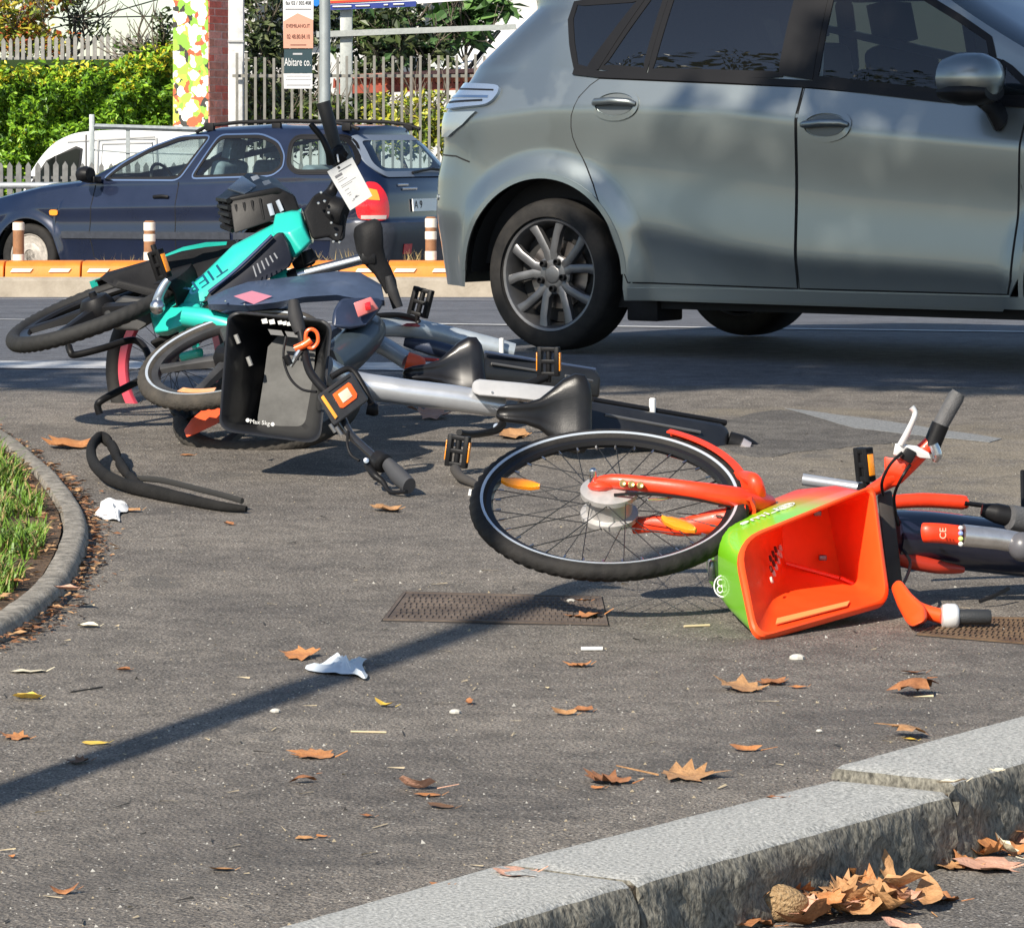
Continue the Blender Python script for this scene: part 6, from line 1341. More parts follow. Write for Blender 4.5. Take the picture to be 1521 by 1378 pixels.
# grey lamp post and the advertising panel tied to it
LP = root('steel_post', 'grey galvanised steel post rising behind the turquoise bike handlebar', 'post', P(483, 430, 39.0))
MB().tube([P(482.5, 430, 39.0), P(482.5, -60, 39.0)], 8.2 / 146, 20).make('tube', mat('post_grey', (.34, .37, .37), .45, metal=.35, var=.08, scale=6), LP)
ADY = 38.9; AD = root('poster_panel', 'narrow hanging poster stack, white, peach and dark green, beside the steel post', 'poster', P(443, 133, ADY)); sA = FPX / ADY
def sheet_(L, name, m, d=0): return MB().prism([P(x, y, ADY - d) for x, y in L], (0, .012, 0)).make(name, m, AD, smooth=0)
PWH, PPE, PDG = mat('poster_white', (.62, .62, .62), .5), mat('poster_peach', (.60, .30, .21), .5), mat('poster_dark_green', (.018, .045, .055), .5)
s1 = sheet_([(420, -30), (466, -30), (465, 72), (421, 72)], 'poster_sheet', PWH); s2 = sheet_([(421, 72), (465, 72), (465, 30), (442, 20), (421, 32)], 'poster_sheet', PPE, .014)
s3 = sheet_([(422, 72.6), (463.5, 72.6), (463.5, 109), (422, 109)], 'poster_sheet', PDG, .002); s4 = sheet_([(421, 109.6), (464, 109.6), (464, 132), (422, 132)], 'poster_sheet', PWH, .001)
X1, Z1 = V((1, 0, 0)), V((0, 0, 1))
text('fax 02 / 305.408', P(443, 5, ADY - .004), X1, Z1, .055, INK, s1, squash=.72); MB().box(P(443, 14, ADY - .002), (.26, .004, .007)).make('print_rule', GP1, s1)
text('EVEMILANO.IT', P(442.5, 39, ADY - .018), X1, Z1, .052, mat('brown_print', (.16, .06, .04), .7), s2, squash=.72); text('02 48.80.84.10', P(443, 55, ADY - .018), X1, Z1, .066, mat('brown_print', (.16, .06, .04)), s2, squash=.60)
MB().box(P(443, 67, ADY - .016), (.16, .004, .008)).make('print_rule', mat('brown_print', (.16, .06, .04)), s2)
text('Abitare co.', P(442, 93, ADY - .006), X1, Z1, .115, WHT, s3, squash=.52); MB().box(P(442, 80.5, ADY - .004), (.095, .004, .018)).make('print_rule', GP2, s3)
for y, w in ((113, .24), (118, .26), (126, .24)): MB().box(P(443, y, ADY - .003), (w, .004, .008 if y < 120 else .018)).make('print_rule', GP2, s4)
BSG = root('blue_sign', 'small blue panel between the poster and the steel post at the top edge', 'sign', P(470, 11, 39.2))
MB().prism([P(x, y, 39.2) for x, y in ((466, -30), (476, -30), (475, 6), (470, 11), (466, 8))], (0, .02, 0)).make('panel', mat('bright_blue', (.02, .20, .62), .4), BSG)
# billboard with its steel frame
BBY = 46.0; BB = root('billboard', 'orange, white and blue billboard on a grey steel frame at the top edge', 'billboard', P(630, 250, BBY))
def bbp(L, name, m, d=0): return MB().prism([P(x, y, BBY - d) for x, y in L], (0, .05, 0)).make(name, m, BB, smooth=0)
pb = bbp([(488, -140), (780, -150), (780, -6), (488, 16)], 'panel', mat('board_white', (.72, .72, .72), .5))
MB().prism([P(x, y, BBY - .01) for x, y in ((488, -140), (780, -150), (780, -12), (488, 3))], (0, .01, 0)).make('orange_print', mat('board_orange', (.86, .36, .10), .5), pb, smooth=0)
MB().prism([P(x, y, BBY - .015) for x, y in ((488, 2), (700, -8), (700, -5.5), (488, 5.5))], (0, .01, 0)).make('red_line', mat('board_red', (.60, .04, .02), .5), pb, smooth=0)
MB().prism([P(x, y, BBY - .02) for x, y in ((488, 7.5), (618, 2), (618, 10), (488, 15.5))], (0, .01, 0)).make('blue_line', mat('board_blue', (.02, .04, .22), .5), pb, smooth=0)
for a, b in (((494, 9.5), (522, 9)), ((528, 8.5), (549, 8)), ((570, 7), (576, 6.7)), ((584, 6.2), (600, 5.6))): MB().tube([P(a[0], a[1] + 1, BBY - .03), P(b[0], b[1] + 1, BBY - .03)], .011, 4).make('white_print', WHT, pb, smooth=0)
BFR = mat('board_frame', (.36, .38, .36), .5, metal=.3, var=.12)
MB().prism([P(x, y, BBY) for x, y in ((470, 47), (766, 36), (768, 44), (470, 56))], (0, .06, 0)).make('cross_beam', BFR, BB, smooth=0)
MB().prism([P(x, y, BBY + .08) for x, y in ((505, 14), (523, 14), (523, 260), (505, 260))], (0, .14, 0)).make('board_post', BFR, BB, bevel=.01)
# red pierced balustrade, white marquee, pale wall behind
RBL = root('red_balustrade', 'low terracotta red pierced wall showing through the bar fence', 'balustrade', P(640, 190, 47.0)); TER = mat('terracotta', (.33, .07, .04), .8, var=.25, scale=9); TER2 = mat('terracotta_light', (.62, .20, .09), .8, var=.2, scale=9)
MB().prism([P(x, y, 47.0) for x, y in ((500, 112), (760, 99), (760, 105), (500, 118))], (0, .2, 0)).make('coping', mat('coping_pink', (.42, .20, .16), .8), RBL, smooth=0)
MB().prism([P(x, y, 47.05) for x, y in ((500, 128), (760, 122), (760, 131), (500, 140))], (0, .2, 0)).make('plinth', TER, RBL, smooth=0)
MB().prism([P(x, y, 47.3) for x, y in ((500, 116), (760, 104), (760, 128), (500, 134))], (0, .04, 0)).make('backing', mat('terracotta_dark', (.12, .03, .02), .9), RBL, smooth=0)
for k in range(19):
    x = 503 + k * 13.5; y = 123 - (x - 500) * .037; MB().lathe(P(x, y + 1, 47.1), (0, 1, 0), [(.050, 0), (.052, .02), (.052, .14)], 8).make('pierced_block', TER2 if k % 3 else TER, RBL, smooth=0)
    MB().prism([P(x - 6.7 + dx, yy, 47.08) for dx, yy in ((-1, y - 6), (1, y - 6), (2, y + 8), (-2, y + 8))], (0, .16, 0)).make('baluster', TER, RBL, smooth=0)
MQ = root('marquee', 'white canvas marquee roof sloping behind the bar fence, left of the grey car', 'tent', P(710, 190, 52.0)); CNV = mat('white_canvas', (.80, .79, .76), .7, var=.05, scale=2)
def cloth(L, name, th=.02):
    MB().loft([[P(*a), P(*b)] for a, b in L], False, False).make(name, CNV, MQ)
cloth([((630, 112, 51), (690, 112, 51)), ((660, 90, 52), (712, 84, 52)), ((690, 62, 53.5), (735, 50, 53.5)), ((716, 42, 55), (752, 34, 55))], 'roof_panel')
cloth([((692, 114, 51.2), (800, 114, 51.2)), ((716, 84, 52.2), (800, 70, 52.2)), ((742, 44, 54), (800, 36, 54)), ((758, 28, 55.5), (800, 20, 55.5))], 'roof_panel')
MB().prism([P(x, y, 51.5) for x, y in ((640, 100), (668, 96), (690, 64), (680, 62), (672, 80), (655, 86))], (0, .02, 0)).make('valance', mat('grey_canvas', (.40, .44, .44), .7), MQ, smooth=0)
MB().tube(IP([(690, 110), (742, 45)], 51.4), .03, 6).make('tent_pole', BLKM, MQ)
BW = root('pale_building', 'sunlit pale building glimpsed through the trees behind the bar fence', 'building', P(600, 250, 66)); BWM = mat('pale_render', (.56, .555, .53), .8, var=.06, scale=1)
MB().box(P(600, 100, 68), (6.0, 3.0, 8.0)).make('wall', BWM, BW)
for x, y in ((400, 40), (480, 20), (590, 50), (650, 20)): 
    w = MB().box(P(x, y, 66.4), (.5, .06, .8)).make('window', mat('far_window', (.05, .06, .07), .2), BW); MB().box(P(x, y + 42, 66.38), (.62, .12, .06)).make('window_sill', BWM, w)
# shrubs and trees behind the fences
def tree(name, label, px, yb, Y, spots, mats, n, size, kind='tree', group=None, w=None, trunk_r=.07, flat=.8, branches=True):
    b = P(px, yb, Y); r = root(name, label, kind, b, group); mb = MB(); ends = []
    tops = [P(x, y, Y + d) for x, y, rx, ry, d in spots]
    mb.tube([b, b.lerp(tops[0], .4) + V((U(-.05, .05), 0, 0)), tops[0]], [trunk_r, trunk_r * .8, trunk_r * .4], 8)
    if branches:
        for t in tops:
            f = b.lerp(tops[0], .45); mb.tube([f, f.lerp(t, .5) + V((U(-.1, .1), U(-.1, .1), .06)), t], [trunk_r * .5, trunk_r * .3, .008], 6)
            for k in range(5): limb(mb, f.lerp(t, U(.4, 1)), V((U(-1, 1), U(-1, 1), U(-.2, 1))), .45, .014, 1, ends)
    mb.make('trunk', BARK, r); pts = []; s = FPX / Y
    tot = sum(a[2] * a[3] for a in spots)
    for (x, y, rx, ry, d), t in zip(spots, tops):
        for k in range(int(n * rx * ry / tot)):
            u = V((random.gauss(0, .5), random.gauss(0, .5), random.gauss(0, .5)))
            if u.length > 1.15: u *= 1.1 / u.length
            p = t + V((u.x * rx / s, u.y * rx / s, u.z * ry / s))
            if noise.noise(p * 2.6) < -.12 - .1 * rnd(): continue
            pts.append(p)
    foliage('crown', pts, mats, r, size, flat, w); return r
OLV = leaf_mats('olive_leaf', [(.035, .055, .018), (.06, .085, .025), (.10, .12, .05), (.022, .032, .014)])
AUT = leaf_mats('autumn_leaf', [(.42, .36, .04), (.50, .18, .03), (.20, .26, .03), (.42, .10, .04), (.09, .12, .02)])
YGR = leaf_mats('yellow_green_leaf', [(.34, .36, .03), (.16, .24, .02), (.46, .42, .05), (.06, .09, .02)])
BGR = leaf_mats('broad_leaf', [(.08, .17, .04), (.12, .23, .06), (.05, .11, .03)])
tree('autumn_tree', 'autumn tree turning yellow and orange above the picket fence at left', 40, 140, 49, [(20, 30, 60, 46, 0), (-40, 10, 60, 50, .4), (78, 62, 40, 26, -.3), (55, -20, 60, 40, .6), (8, 58, 50, 26, -.2)], AUT, 3600, .06, w=(4, 3, 3, 1, 3))
tree('bare_tree', 'thin dark tree with sparse leaves against the sky, right of the autumn tree', 105, 140, 50, [(112, 20, 22, 40, 0), (130, 35, 34, 26, .2), (96, -10, 26, 40, 0), (150, 55, 30, 16, 0)], OLV + AUT[4:5], 420, .045, trunk_r=.045)
tree('climbing_shrub', 'dark climbing shrub on the left side of the painted pillar', 240, 150, 45.6, [(242, 60, 16, 50, 0), (232, 95, 26, 20, 0), (215, 82, 26, 14, .2), (200, 68, 30, 14, .4)], OLV + HG[3:4], 900, .045, 'shrub', trunk_r=.03)
tree('dark_tree', 'dark leafy tree with bright gaps between the concrete post and the steel post', 415, 260, 49, [(385, 50, 40, 60, 0), (420, 120, 60, 50, .3), (455, 20, 50, 50, .5), (395, 165, 50, 40, -.2), (470, 165, 40, 36, 0), (380, 0, 40, 40, .2)], OLV, 4200, .068, trunk_r=.06)
tree('dark_tree', 'dark leafy tree behind the billboard frame, right of the steel post', 560, 260, 49.5, [(560, 70, 60, 50, 0), (545, 30, 50, 34, .4), (600, 50, 55, 40, .2), (530, 150, 40, 50, 0), (640, 85, 36, 36, .1)], OLV + BGR[2:3], 4800, .072, trunk_r=.06)
tree('yellow_shrub', 'yellow-green shrub glowing behind the bar fence above the blue car', 615, 280, 46.0, [(585, 172, 45, 34, 0), (635, 172, 48, 34, .1), (660, 195, 40, 30, 0), (610, 205, 60, 30, 0)], YGR, 3600, .05, 'shrub', trunk_r=.035, w=(4, 4, 3, 3))
tree('dull_shrub', 'dull green shrub behind the bar fence under the poster', 440, 290, 45.4, [(400, 185, 55, 44, 0), (450, 195, 50, 36, .1), (500, 190, 40, 44, 0), (385, 140, 30, 50, 0)], OLV + YGR[3:4] + YGR[1:2], 3600, .05, 'shrub', trunk_r=.03)
tree('broadleaf_vine', 'vine with big broad green leaves hanging below the billboard near the grey car', 690, 150, 50.5, [(690, 22, 45, 24, 0), (660, 35, 34, 22, .1), (735, 12, 34, 20, 0), (700, 52, 34, 18, 0), (655, 62, 24, 24, 0)], BGR, 420, .15, 'vine', trunk_r=.03, flat=.5)
# overhead cables
for a, b, lab in (((20, 58), (262, -8), 'slanting black overhead cable crossing the sky left of the pillar'), ((-20, 27), (270, 24), 'level thin overhead cable crossing the sky left of the pillar')):
    o = MB().tube([P(*a, 56), P((a[0] + b[0]) / 2, (a[1] + b[1]) / 2 + 1.0, 56), P(*b, 56)], .011, 5).make('overhead_cable', INK); tag(o, lab, 'cable', 'overhead cables')

# ------------------------------------------------------------------ outside the frame: the trees that shade the car and the post that casts the long shadow
PLA = leaf_mats('plane_leaf', [(.07, .12, .02), (.10, .16, .03), (.22, .20, .03)])
def street_tree(label, base, joints, blobs, n):
    r = root('street_tree', label, 'tree', V(base), 'plane trees along the pavement'); mb = MB(); pts = []
    mb.tube([V(base), V(base) + V((.02, .05, 1.6)), V(joints[0])], [.2, .16, .12], 12)
    for j in joints[1:]: a = V(joints[0]); b = V(j); mb.tube([a, a.lerp(b, .5) + V((0, 0, .3)), b], [.11, .07, .03], 8)
    mb.make('trunk', BARK, r); tot = sum(x[3] * x[4] * x[5] for x in blobs)
    for x, y, z, rx, ry, rz in blobs:
        for k in range(int(n * rx * ry * rz / tot)):
            u = V((U(-1, 1), U(-1, 1), U(-1, 1)))
            if u.length > 1: continue
            p = V((x + u.x * rx, y + u.y * ry, z + u.z * rz))
            if noise.noise(p * 1.1) < -.25: continue
            pts.append(p)
    foliage('crown', pts, PLA, r, .13, .8)
street_tree('plane tree standing out of view at right, its crown shading the grey car', (4.2, 5.4, 0), [(3.4, 6.2, 4.6), (-5.4, 8.0, 6.8), (-3.2, 8.1, 7.0), (-.5, 8.3, 7.2), (2.6, 8.3, 7.2), (-1.2, 8.0, 6.6)],
            [(-5.2, 8.0, 6.9, 2.0, 1.3, .8), (-3.2, 8.2, 7.1, 2.2, 1.4, .9), (-.8, 8.3, 7.2, 2.2, 1.5, .95), (1.8, 8.2, 7.2, 2.2, 1.4, .9), (-1.8, 8.0, 6.8, 2.6, 1.1, .7)], 26000)
street_tree('plane tree standing out of view at left, mirrored in the windows of the grey car', (-17.5, 9, 0), [(-17.4, 9, 5), (-18.5, 10, 10), (-16.5, 8, 11), (-17.5, 6, 9), (-17, 11, 9)], [(-17.5, 9.4, 9.2, 3.2, 3.4, 4.6), (-17.5, 5.5, 8.0, 3.0, 3.2, 4.0), (-17.8, 12.5, 6.5, 2.4, 2.4, 3.4)], 15000)
SPB = V((-1.575, 4.4, 0)); LEAN = V((-.331, 0, 1))      # unseen post left of the view, lean chosen to aim its shadow
SP = root('sign_post', 'leaning steel post standing out of view at lower left, casting the long shadow', 'post', SPB)
MB().tube([SPB, SPB + LEAN * 5.2], .052, 16).make('tube', GALV, SP)
# ------------------------------------------------------------------ fallen leaves and litter
LC = [mat('leaf_tan', (.40, .20, .08), .65, col2=(.52, .29, .13), scale=40, bump=.4, bscale=120, var=.2), mat('leaf_brown', (.27, .105, .04), .65, col2=(.40, .175, .07), scale=40, bump=.4, bscale=120, var=.2), mat('leaf_orange', (.42, .16, .05), .6, col2=(.52, .24, .09), scale=40, bump=.4, bscale=120), mat('leaf_pink', (.56, .29, .19), .65, col2=(.64, .38, .27), scale=40, bump=.4, bscale=120), mat('leaf_yellow', (.66, .40, .04), .55, scale=40, col2=(.70, .52, .12)), mat('leaf_cream', (.66, .58, .40), .7, scale=40, col2=(.74, .68, .52)), mat('leaf_dark', (.10, .05, .025), .8, scale=40, col2=(.20, .11, .06))]
LOBE = [(0, -.16), (.12, -.22), (.30, -.30), (.32, -.16), (.50, -.10), (.44, .06), (.56, .24), (.40, .26), (.30, .32), (.24, .46), (.12, .48), (0, .64)]
SIMP = [(0, -.5), (.16, -.36), (.26, -.1), (.27, .12), (.18, .36), (0, .55)]
JAG = [(0, -.4), (.2, -.36), (.18, -.26), (.42, -.22), (.33, -.10), (.52, .02), (.36, .08), (.44, .24), (.26, .22), (.22, .40), (.10, .36), (0, .6)]
ALLL = []
def leaf(base, size, yaw, kind, curl, fold, mi, label, pitch=0, roll=0, stem=.35, lift=0, seed=None):
    rs = random.Random(seed if seed is not None else int(base.x * 9999 + base.y * 777))
    pr = {0: LOBE, 1: SIMP, 2: JAG}[kind]; pts = [V((x, y, 0)) for x, y in pr] + [V((-x, y, 0)) for x, y in pr[-2:0:-1]]
    pts = [V((p.x * (1 + rs.uniform(-.25, .25)), p.y * (1 + rs.uniform(-.16, .16)), 0)) for p in pts]; n = len(pts); vs = []; fs = []; rings = (1, .66, .33)
    for f in rings:
        for p in pts: vs.append(p * f)
    vs.append(V((0, 0, 0)))
    for i in range(n):
        j = (i + 1) % n
        for k in range(2): fs.append((k * n + i, k * n + j, (k + 1) * n + j, (k + 1) * n + i))
        fs.append((2 * n + i, 2 * n + j, 3 * n))
    ph = rs.uniform(0, 6); out = []
    for p in vs:
        x, y = p.x, p.y; z = fold * abs(x) + curl * (y * y) * 1.1 + .10 * abs(curl + fold) * math.sin(9 * x + ph) * math.hypot(x, y) * 2 + .05 * math.sin(13 * y + ph * 2) * math.hypot(x, y)
        out.append(V((x, y, z)))
    w = .012
    st = [V((0, pr[0][1], 0)) + V((math.sin(ph) * .1 * t, -stem * t, .12 * t * (1 if curl > 0 else .2))) for t in (0, .5, 1)]
    R = Matrix.Rotation(yaw, 3, 'Z') @ Matrix.Rotation(pitch, 3, 'X') @ Matrix.Rotation(roll, 3, 'Y')
    tr = lambda p: R @ (p * size)
    q = [tr(p) for p in out]; zmin = min(p.z for p in q); off = base + V((0, 0, -zmin * (.92 if zmin < 0 else 1) + .0015 + lift))
    mb = MB(); mb.add([p + off for p in q], fs)
    if stem: mb.tube([tr(p) + off for p in st], [w * size * 1.2, w * size, w * size * .7], 5)
    ob = mb.make('fallen_leaf', LC[mi], None, smooth=70, org=base, recalc=False)
    tag(ob, label, 'leaf', 'dry plane leaves fallen on the ground'); ALLL.append(ob); return ob
def on_ground(px, py):
    p = G(px, py)
    if (p - KA).dot(kn) > GKW: p = PZ(px, py, -.104); return V((p.x, p.y, -.106 + .012 * max(0, (p - KA).dot(kn) - .3)))
    if (p - KA).dot(kn) > 0: return V((p.x, p.y, .015))
    return V((p.x, p.y, zp(p.x, p.y) + .0125))
# px, py, width px, kind, yaw, curl, fold, material, label
LEAVES = [
 (452, 984, 66, 0, 1.5, .35, .25, 2, 'orange-brown leaf just left of the white tissue by the pole shadow'),
 (573, 1060, 34, 1, 1.2, .9, .6, 4, 'small yellow-brown curled leaf right of the pole shadow, below the tissue'),
 (697, 1055, 24, 1, .3, .5, .9, 1, 'small upright brown leaf above the white chip'),
 (468, 1135, 78, 2, 1.5, .15, .3, 2, 'broad flat orange leaf with toothed edge, above the domed leaf'),
 (450, 1174, 42, 1, 1.4, -.9, -.5, 1, 'small domed brown leaf below the broad toothed leaf'),
 (622, 1184, 58, 1, 1.35, .9, .8, 3, 'pink rolled leaf with a pale stem pointing left'),
 (636, 1193, 44, 1, 1.7, .1, .1, 2, 'thin flat orange leaf just under the pink rolled leaf'),
 (905, 1175, 82, 2, 1.5, .5, .4, 1, 'long wavy brown leaf near the kerb, left of the long tan leaf'),
 (1020, 1167, 105, 2, -1.5, .3, .35, 0, 'long tan leaf with a long stem pointing right, near the kerb'),
 (888, 1185, 24, 1, 1.3, .4, .3, 2, 'tiny orange leaf under the long wavy brown leaf'),
 (1112, 1032, 78, 0, 1.2, .3, .35, 0, 'tan lobed leaf overlapping a smaller one, below the orange basket'),
 (1155, 1022, 46, 0, 1.6, .35, .3, 1, 'smaller brown leaf overlapping the tan lobed leaf below the orange basket'),
 (1186, 1029, 28, 1, 1.3, .2, .3, 2, 'little tan leaf just right of the overlapping pair'),
 (1366, 1040, 74, 0, 1.2, -.6, -.9, 1, 'brown lobed leaf with its tips bent down, below the right drain cover'),
 (1357, 1007, 40, 1, 1.5, .4, .3, 1, 'flat red-brown leaf above the brown leaf with bent tips'),
 (1344, 1107, 66, 0, -1.4, -.5, -.3, 0, 'tan leaf with stem pointing right, close to the raised kerb stone'),
 (1352, 1112, 26, 1, 1.2, .2, .2, 4, 'small golden leaf tucked under the tan leaf near the raised kerb stone'),
 (862, 996, 40, 2, 1.5, .5, .3, 2, 'small ragged orange leaf below the white cigarette'),
 (838, 1071, 38, 1, 1.5, .7, .4, 0, 'left one of two small tan leaves in the middle of the pavement'),
 (866, 1066, 34, 1, 1.4, .8, .4, 1, 'right one of two small tan leaves in the middle of the pavement'),
 (872, 926, 66, 2, 1.5, .2, .2, 2, 'orange leaf lying on the right corner of the rusty drain cover'),
 (866, 902, 26, 1, 1.3, .3, .4, 2, 'small orange scrap at the back right of the rusty drain cover'),
 (582, 764, 52, 0, 1.5, .4, .2, 0, 'tan leaf left of the big orange-bike wheel, alone on the pavement'),
 (766, 655, 66, 0, 1.4, .4, .3, 0, 'golden tan leaf under the nearer black saddle'),
 (112, 670, 80, 0, 1.55, .35, .2, 2, 'large orange-brown leaf above the black foam tube'),
 (195, 767, 36, 1, 1.4, .2, .2, 0, 'tan leaf poking from behind the white tissue near the curved kerb'),
 (40, 1047, 46, 1, 1.45, .6, .5, 4, 'bright yellow rolled leaf near the left edge'),
 (25, 1106, 48, 2, 1.5, .3, .3, 2, 'ragged orange leaf at the left edge, above the pole shadow end'),
 (330, 1302, 40, 1, 1.4, .3, .2, 0, 'pale tan leaf near the bottom, left of the kerb'),
 (94, 1337, 44, 1, 1.5, .9, -.4, 1, 'brown leaf bent up at both ends near the bottom left corner'),
 (452, 1256, 32, 1, 1.5, .4, .3, 0, 'small tan leaf halfway between the pink leaf and the kerb'),
 (545, 1223, 26, 1, 1.2, .4, .3, 1, 'small brown leaf below the domed brown leaf'),
 (478, 1253, 20, 1, 1.2, .4, .3, 2, 'tiny orange scrap beside the small tan leaf above the kerb'),
 (18, 1284, 18, 1, .4, .6, .3, 2, 'tiny orange scrap at the left edge under the shadow'),
 (655, 1210, 46, 1, 1.5, .1, .15, 6, 'thin dark leaf below the pink rolled leaf'),
 (98, 876, 48, 1, 1.0, .4, .3, 3, 'pale pink leaf leaning on the curved kerb'),
 (12, 868, 56, 1, 1.3, -.3, .2, 2, 'orange leaf lying on the curved kerb at the left edge'),
 (48, 920, 30, 1, .3, .5, .5, 4, 'pale yellow leaf standing below the curved kerb'),
 (1108, 1128, 46, 1, 1.5, .4, .3, 2, 'small orange leaf with a dark stem, above the kerb joint'),
 (648, 626, 66, 0, 1.5, .5, .2, 3, 'pinkish leaf in the shade under the silver frame tube'),
 (464, 662, 44, 1, 1.5, .3, .3, 0, 'small curled tan leaf under the black basket'),
 (735, 707, 26, 1, 1.4, .3, .3, 2, 'small orange leaf right of the fallen kickstand'),
 (268, 645, 26, 1, 1.4, .3, .3, 0, 'little pale leaf in front of the orange-red mudguard'),
 (132, 940, 38, 1, 1.5, .3, .3, 5, 'cream-coloured leaf on the pavement below the curved kerb'),
 (142, 1115, 40, 1, 1.55, .1, .1, 4, 'thin straw-coloured leaf above the left end of the shadow'),
 (118, 1143, 44, 2, 1.5, .4, .3, 6, 'dark curled leaf lying in the pole shadow at left'),
 (278, 683, 22, 1, 1.4, .2, .2, 2, 'small orange leaf right of the black foam tube loop'),
 (40, 1008, 60, 1, 1.55, .05, .05, 5, 'long pale bark sliver near the left edge above the yellow leaf'),
 (340, 787, 20, 1, 1.2, .5, .5, 1, 'tiny brown leaf below the end of the black foam tube'),
 (185, 1006, 22, 1, 1.2, .5, .5, 1, 'tiny brown leaf right of the yellow rolled leaf'),
 (780, 1316, 92, 0, 1.5, .25, .15, 3, 'wide pale lobed leaf lying across the left kerb joint'),
 (655, 1332, 34, 1, 1.3, .5, .3, 2, 'small orange leaf at the back edge of the left kerb stone'),
 (552, 1366, 14, 1, 1.3, .4, .3, 2, 'tiny orange scrap on the left kerb stone'),
 (1412, 1164, 48, 1, 1.5, .3, .3, 5, 'cream leaf on top of the raised kerb stone'),
 (1483, 1146, 28, 0, 1.3, .3, .3, 5, 'small cream star-shaped leaf at the right of the raised kerb stone'),
 (1152, 1200, 34, 1, 1.5, .3, .3, 1, 'small brown leaf on the middle kerb stone'),
]
for (px, py, w, kind, yaw, curl, fold, mi, lab) in LEAVES:
    p = on_ground(px, py); s = FPX / p.y; wid = {0: 1.0, 1: 1.05, 2: 1.0}[kind]
    if 'curved kerb' in lab and px < 100 and py < 880: p = PZ(px, py, KZ + .004)
    if 'raised kerb' in lab and 'close' not in lab and 'tucked' not in lab: p = PZ(px, py, .036)
    q = random.Random(int(px * 7 + py)); far = -1 if math.sin(yaw) > 0 else 1
    leaf(p, w / s / wid * 1.0, yaw + q.uniform(-.25, .25), kind, curl * .8, fold * (.45 if kind != 1 else .9), mi, lab, pitch=q.uniform(-.1, .1), roll=far * q.uniform(-.04, .13) * (0 if curl < -.3 else 1), stem=.6 if 'stem' in lab else .22)
# the heap in the gutter
PILE = [
 (1180, 1330, 95, 0, .6, .5, .5, 0, .9, .2, 'large tan leaf standing up at the left of the gutter heap'),
 (1225, 1336, 120, 0, 1.4, .5, .4, 0, .55, -.2, 'biggest tan leaf in the middle of the gutter heap'),
 (1262, 1330, 90, 2, 1.9, .6, .3, 2, .4, .2, 'folded orange leaf at the back of the gutter heap'),
 (1190, 1308, 70, 1, .2, .4, .7, 1, 1.2, 0, 'pointed brown leaf sticking up at the top of the gutter heap'),
 (1310, 1318, 60, 1, .5, .5, .5, 0, 1.0, .3, 'small upright tan leaf at the right end of the gutter heap'),
 (1218, 1362, 100, 0, 1.3, -.4, -.3, 0, .1, .1, 'tan lobed leaf lying in front of the gutter heap'),
 (1322, 1350, 78, 2, 1.7, .3, .3, 2, .15, 0, 'pointed tan leaf at the right foot of the gutter heap'),
 (1395, 1342, 72, 2, 1.6, .4, .3, 1, .1, 0, 'long thin brown leaf trailing right from the gutter heap'),
 (1300, 1336, 44, 1, 1.2, .8, .6, 5, .3, .2, 'pale curled scrap on the right of the gutter heap'),
 (1328, 1330, 40, 1, 1.8, .6, .5, 3, .2, .2, 'pink curled scrap at the right back of the gutter heap'),
 (1340, 1386, 60, 1, 1.4, .4, .4, 3, .2, 0, 'pinkish leaf at the bottom edge right of the gutter heap'),
 (1092, 1372, 48, 1, 1.2, .9, .8, 3, .3, .2, 'rounded pink leaf at the bottom edge left of the gutter heap'),
 (1060, 1384, 74, 0, 1.2, .5, .4, 2, .3, 0, 'orange leaf cut by the bottom edge, left of the gutter heap'),
 (1128, 1378, 60, 2, 1.6, .4, .3, 1, .2, 0, 'brown leaf at the bottom edge under the gutter heap'),
 (1404, 1275, 50, 1, .9, .8, .7, 3, .5, .1, 'pink rolled leaf against the kerb face at the stone joint'),
 (1444, 1268, 84, 0, 1.2, .5, .4, 1, .35, .1, 'brown lobed leaf leaning on the kerb right of the stone joint'),
 (1496, 1250, 100, 0, 1.5, .4, .4, 2, .5, -.1, 'big orange leaf against the kerb at the right edge'),
 (1482, 1292, 120, 0, 1.5, .15, .15, 3, .05, 0, 'wide flat pinkish leaf on the gutter at the right edge'),
 (1414, 1291, 70, 2, 1.55, .2, .2, 0, .05, 0, 'flat tan leaf on the gutter below the stone joint'),
 (1492, 1276, 52, 1, .7, .7, .6, 5, .4, .2, 'pale curled leaf on top of the wide flat leaf'),
 (1352, 1295, 36, 1, 1.4, .6, .5, 5, .3, 0, 'small pale scrap on the gutter left of the stone joint'),
 (1160, 1356, 70, 1, 1.8, .7, .5, 2, .2, .1, 'orange leaf under the speckled round husk'),
]
for (px, py, w, kind, yaw, curl, fold, mi, pt_, ro, lab) in PILE:
    p = on_ground(px, py); s = FPX / p.y; leaf(p, w / s * .95, yaw, kind, curl, fold, mi, lab, pitch=pt_, roll=ro, lift=.004 + .012 * (pt_ > .3))
for k in range(34):
    px = U(1095, 1385); py = 1374 - (px - 1100) * .10 + U(-6, 14); py -= 16 if 1108 < px < 1200 else 0; p = PZ(px, py, -.103); s = FPX / p.y
    ob = leaf(p, U(48, 96) / s, U(0, 6.28), random.choice((0, 0, 1, 2)), U(.2, .8), U(.1, .6), random.choice((0, 0, 0, 3, 2, 1)), 'dry leaf tangled in the gutter heap under the granite kerb', pitch=U(-.3, .5), roll=U(-.4, .4), lift=U(.0, .034)); ob['group'] = 'tangled leaves of the gutter heap'
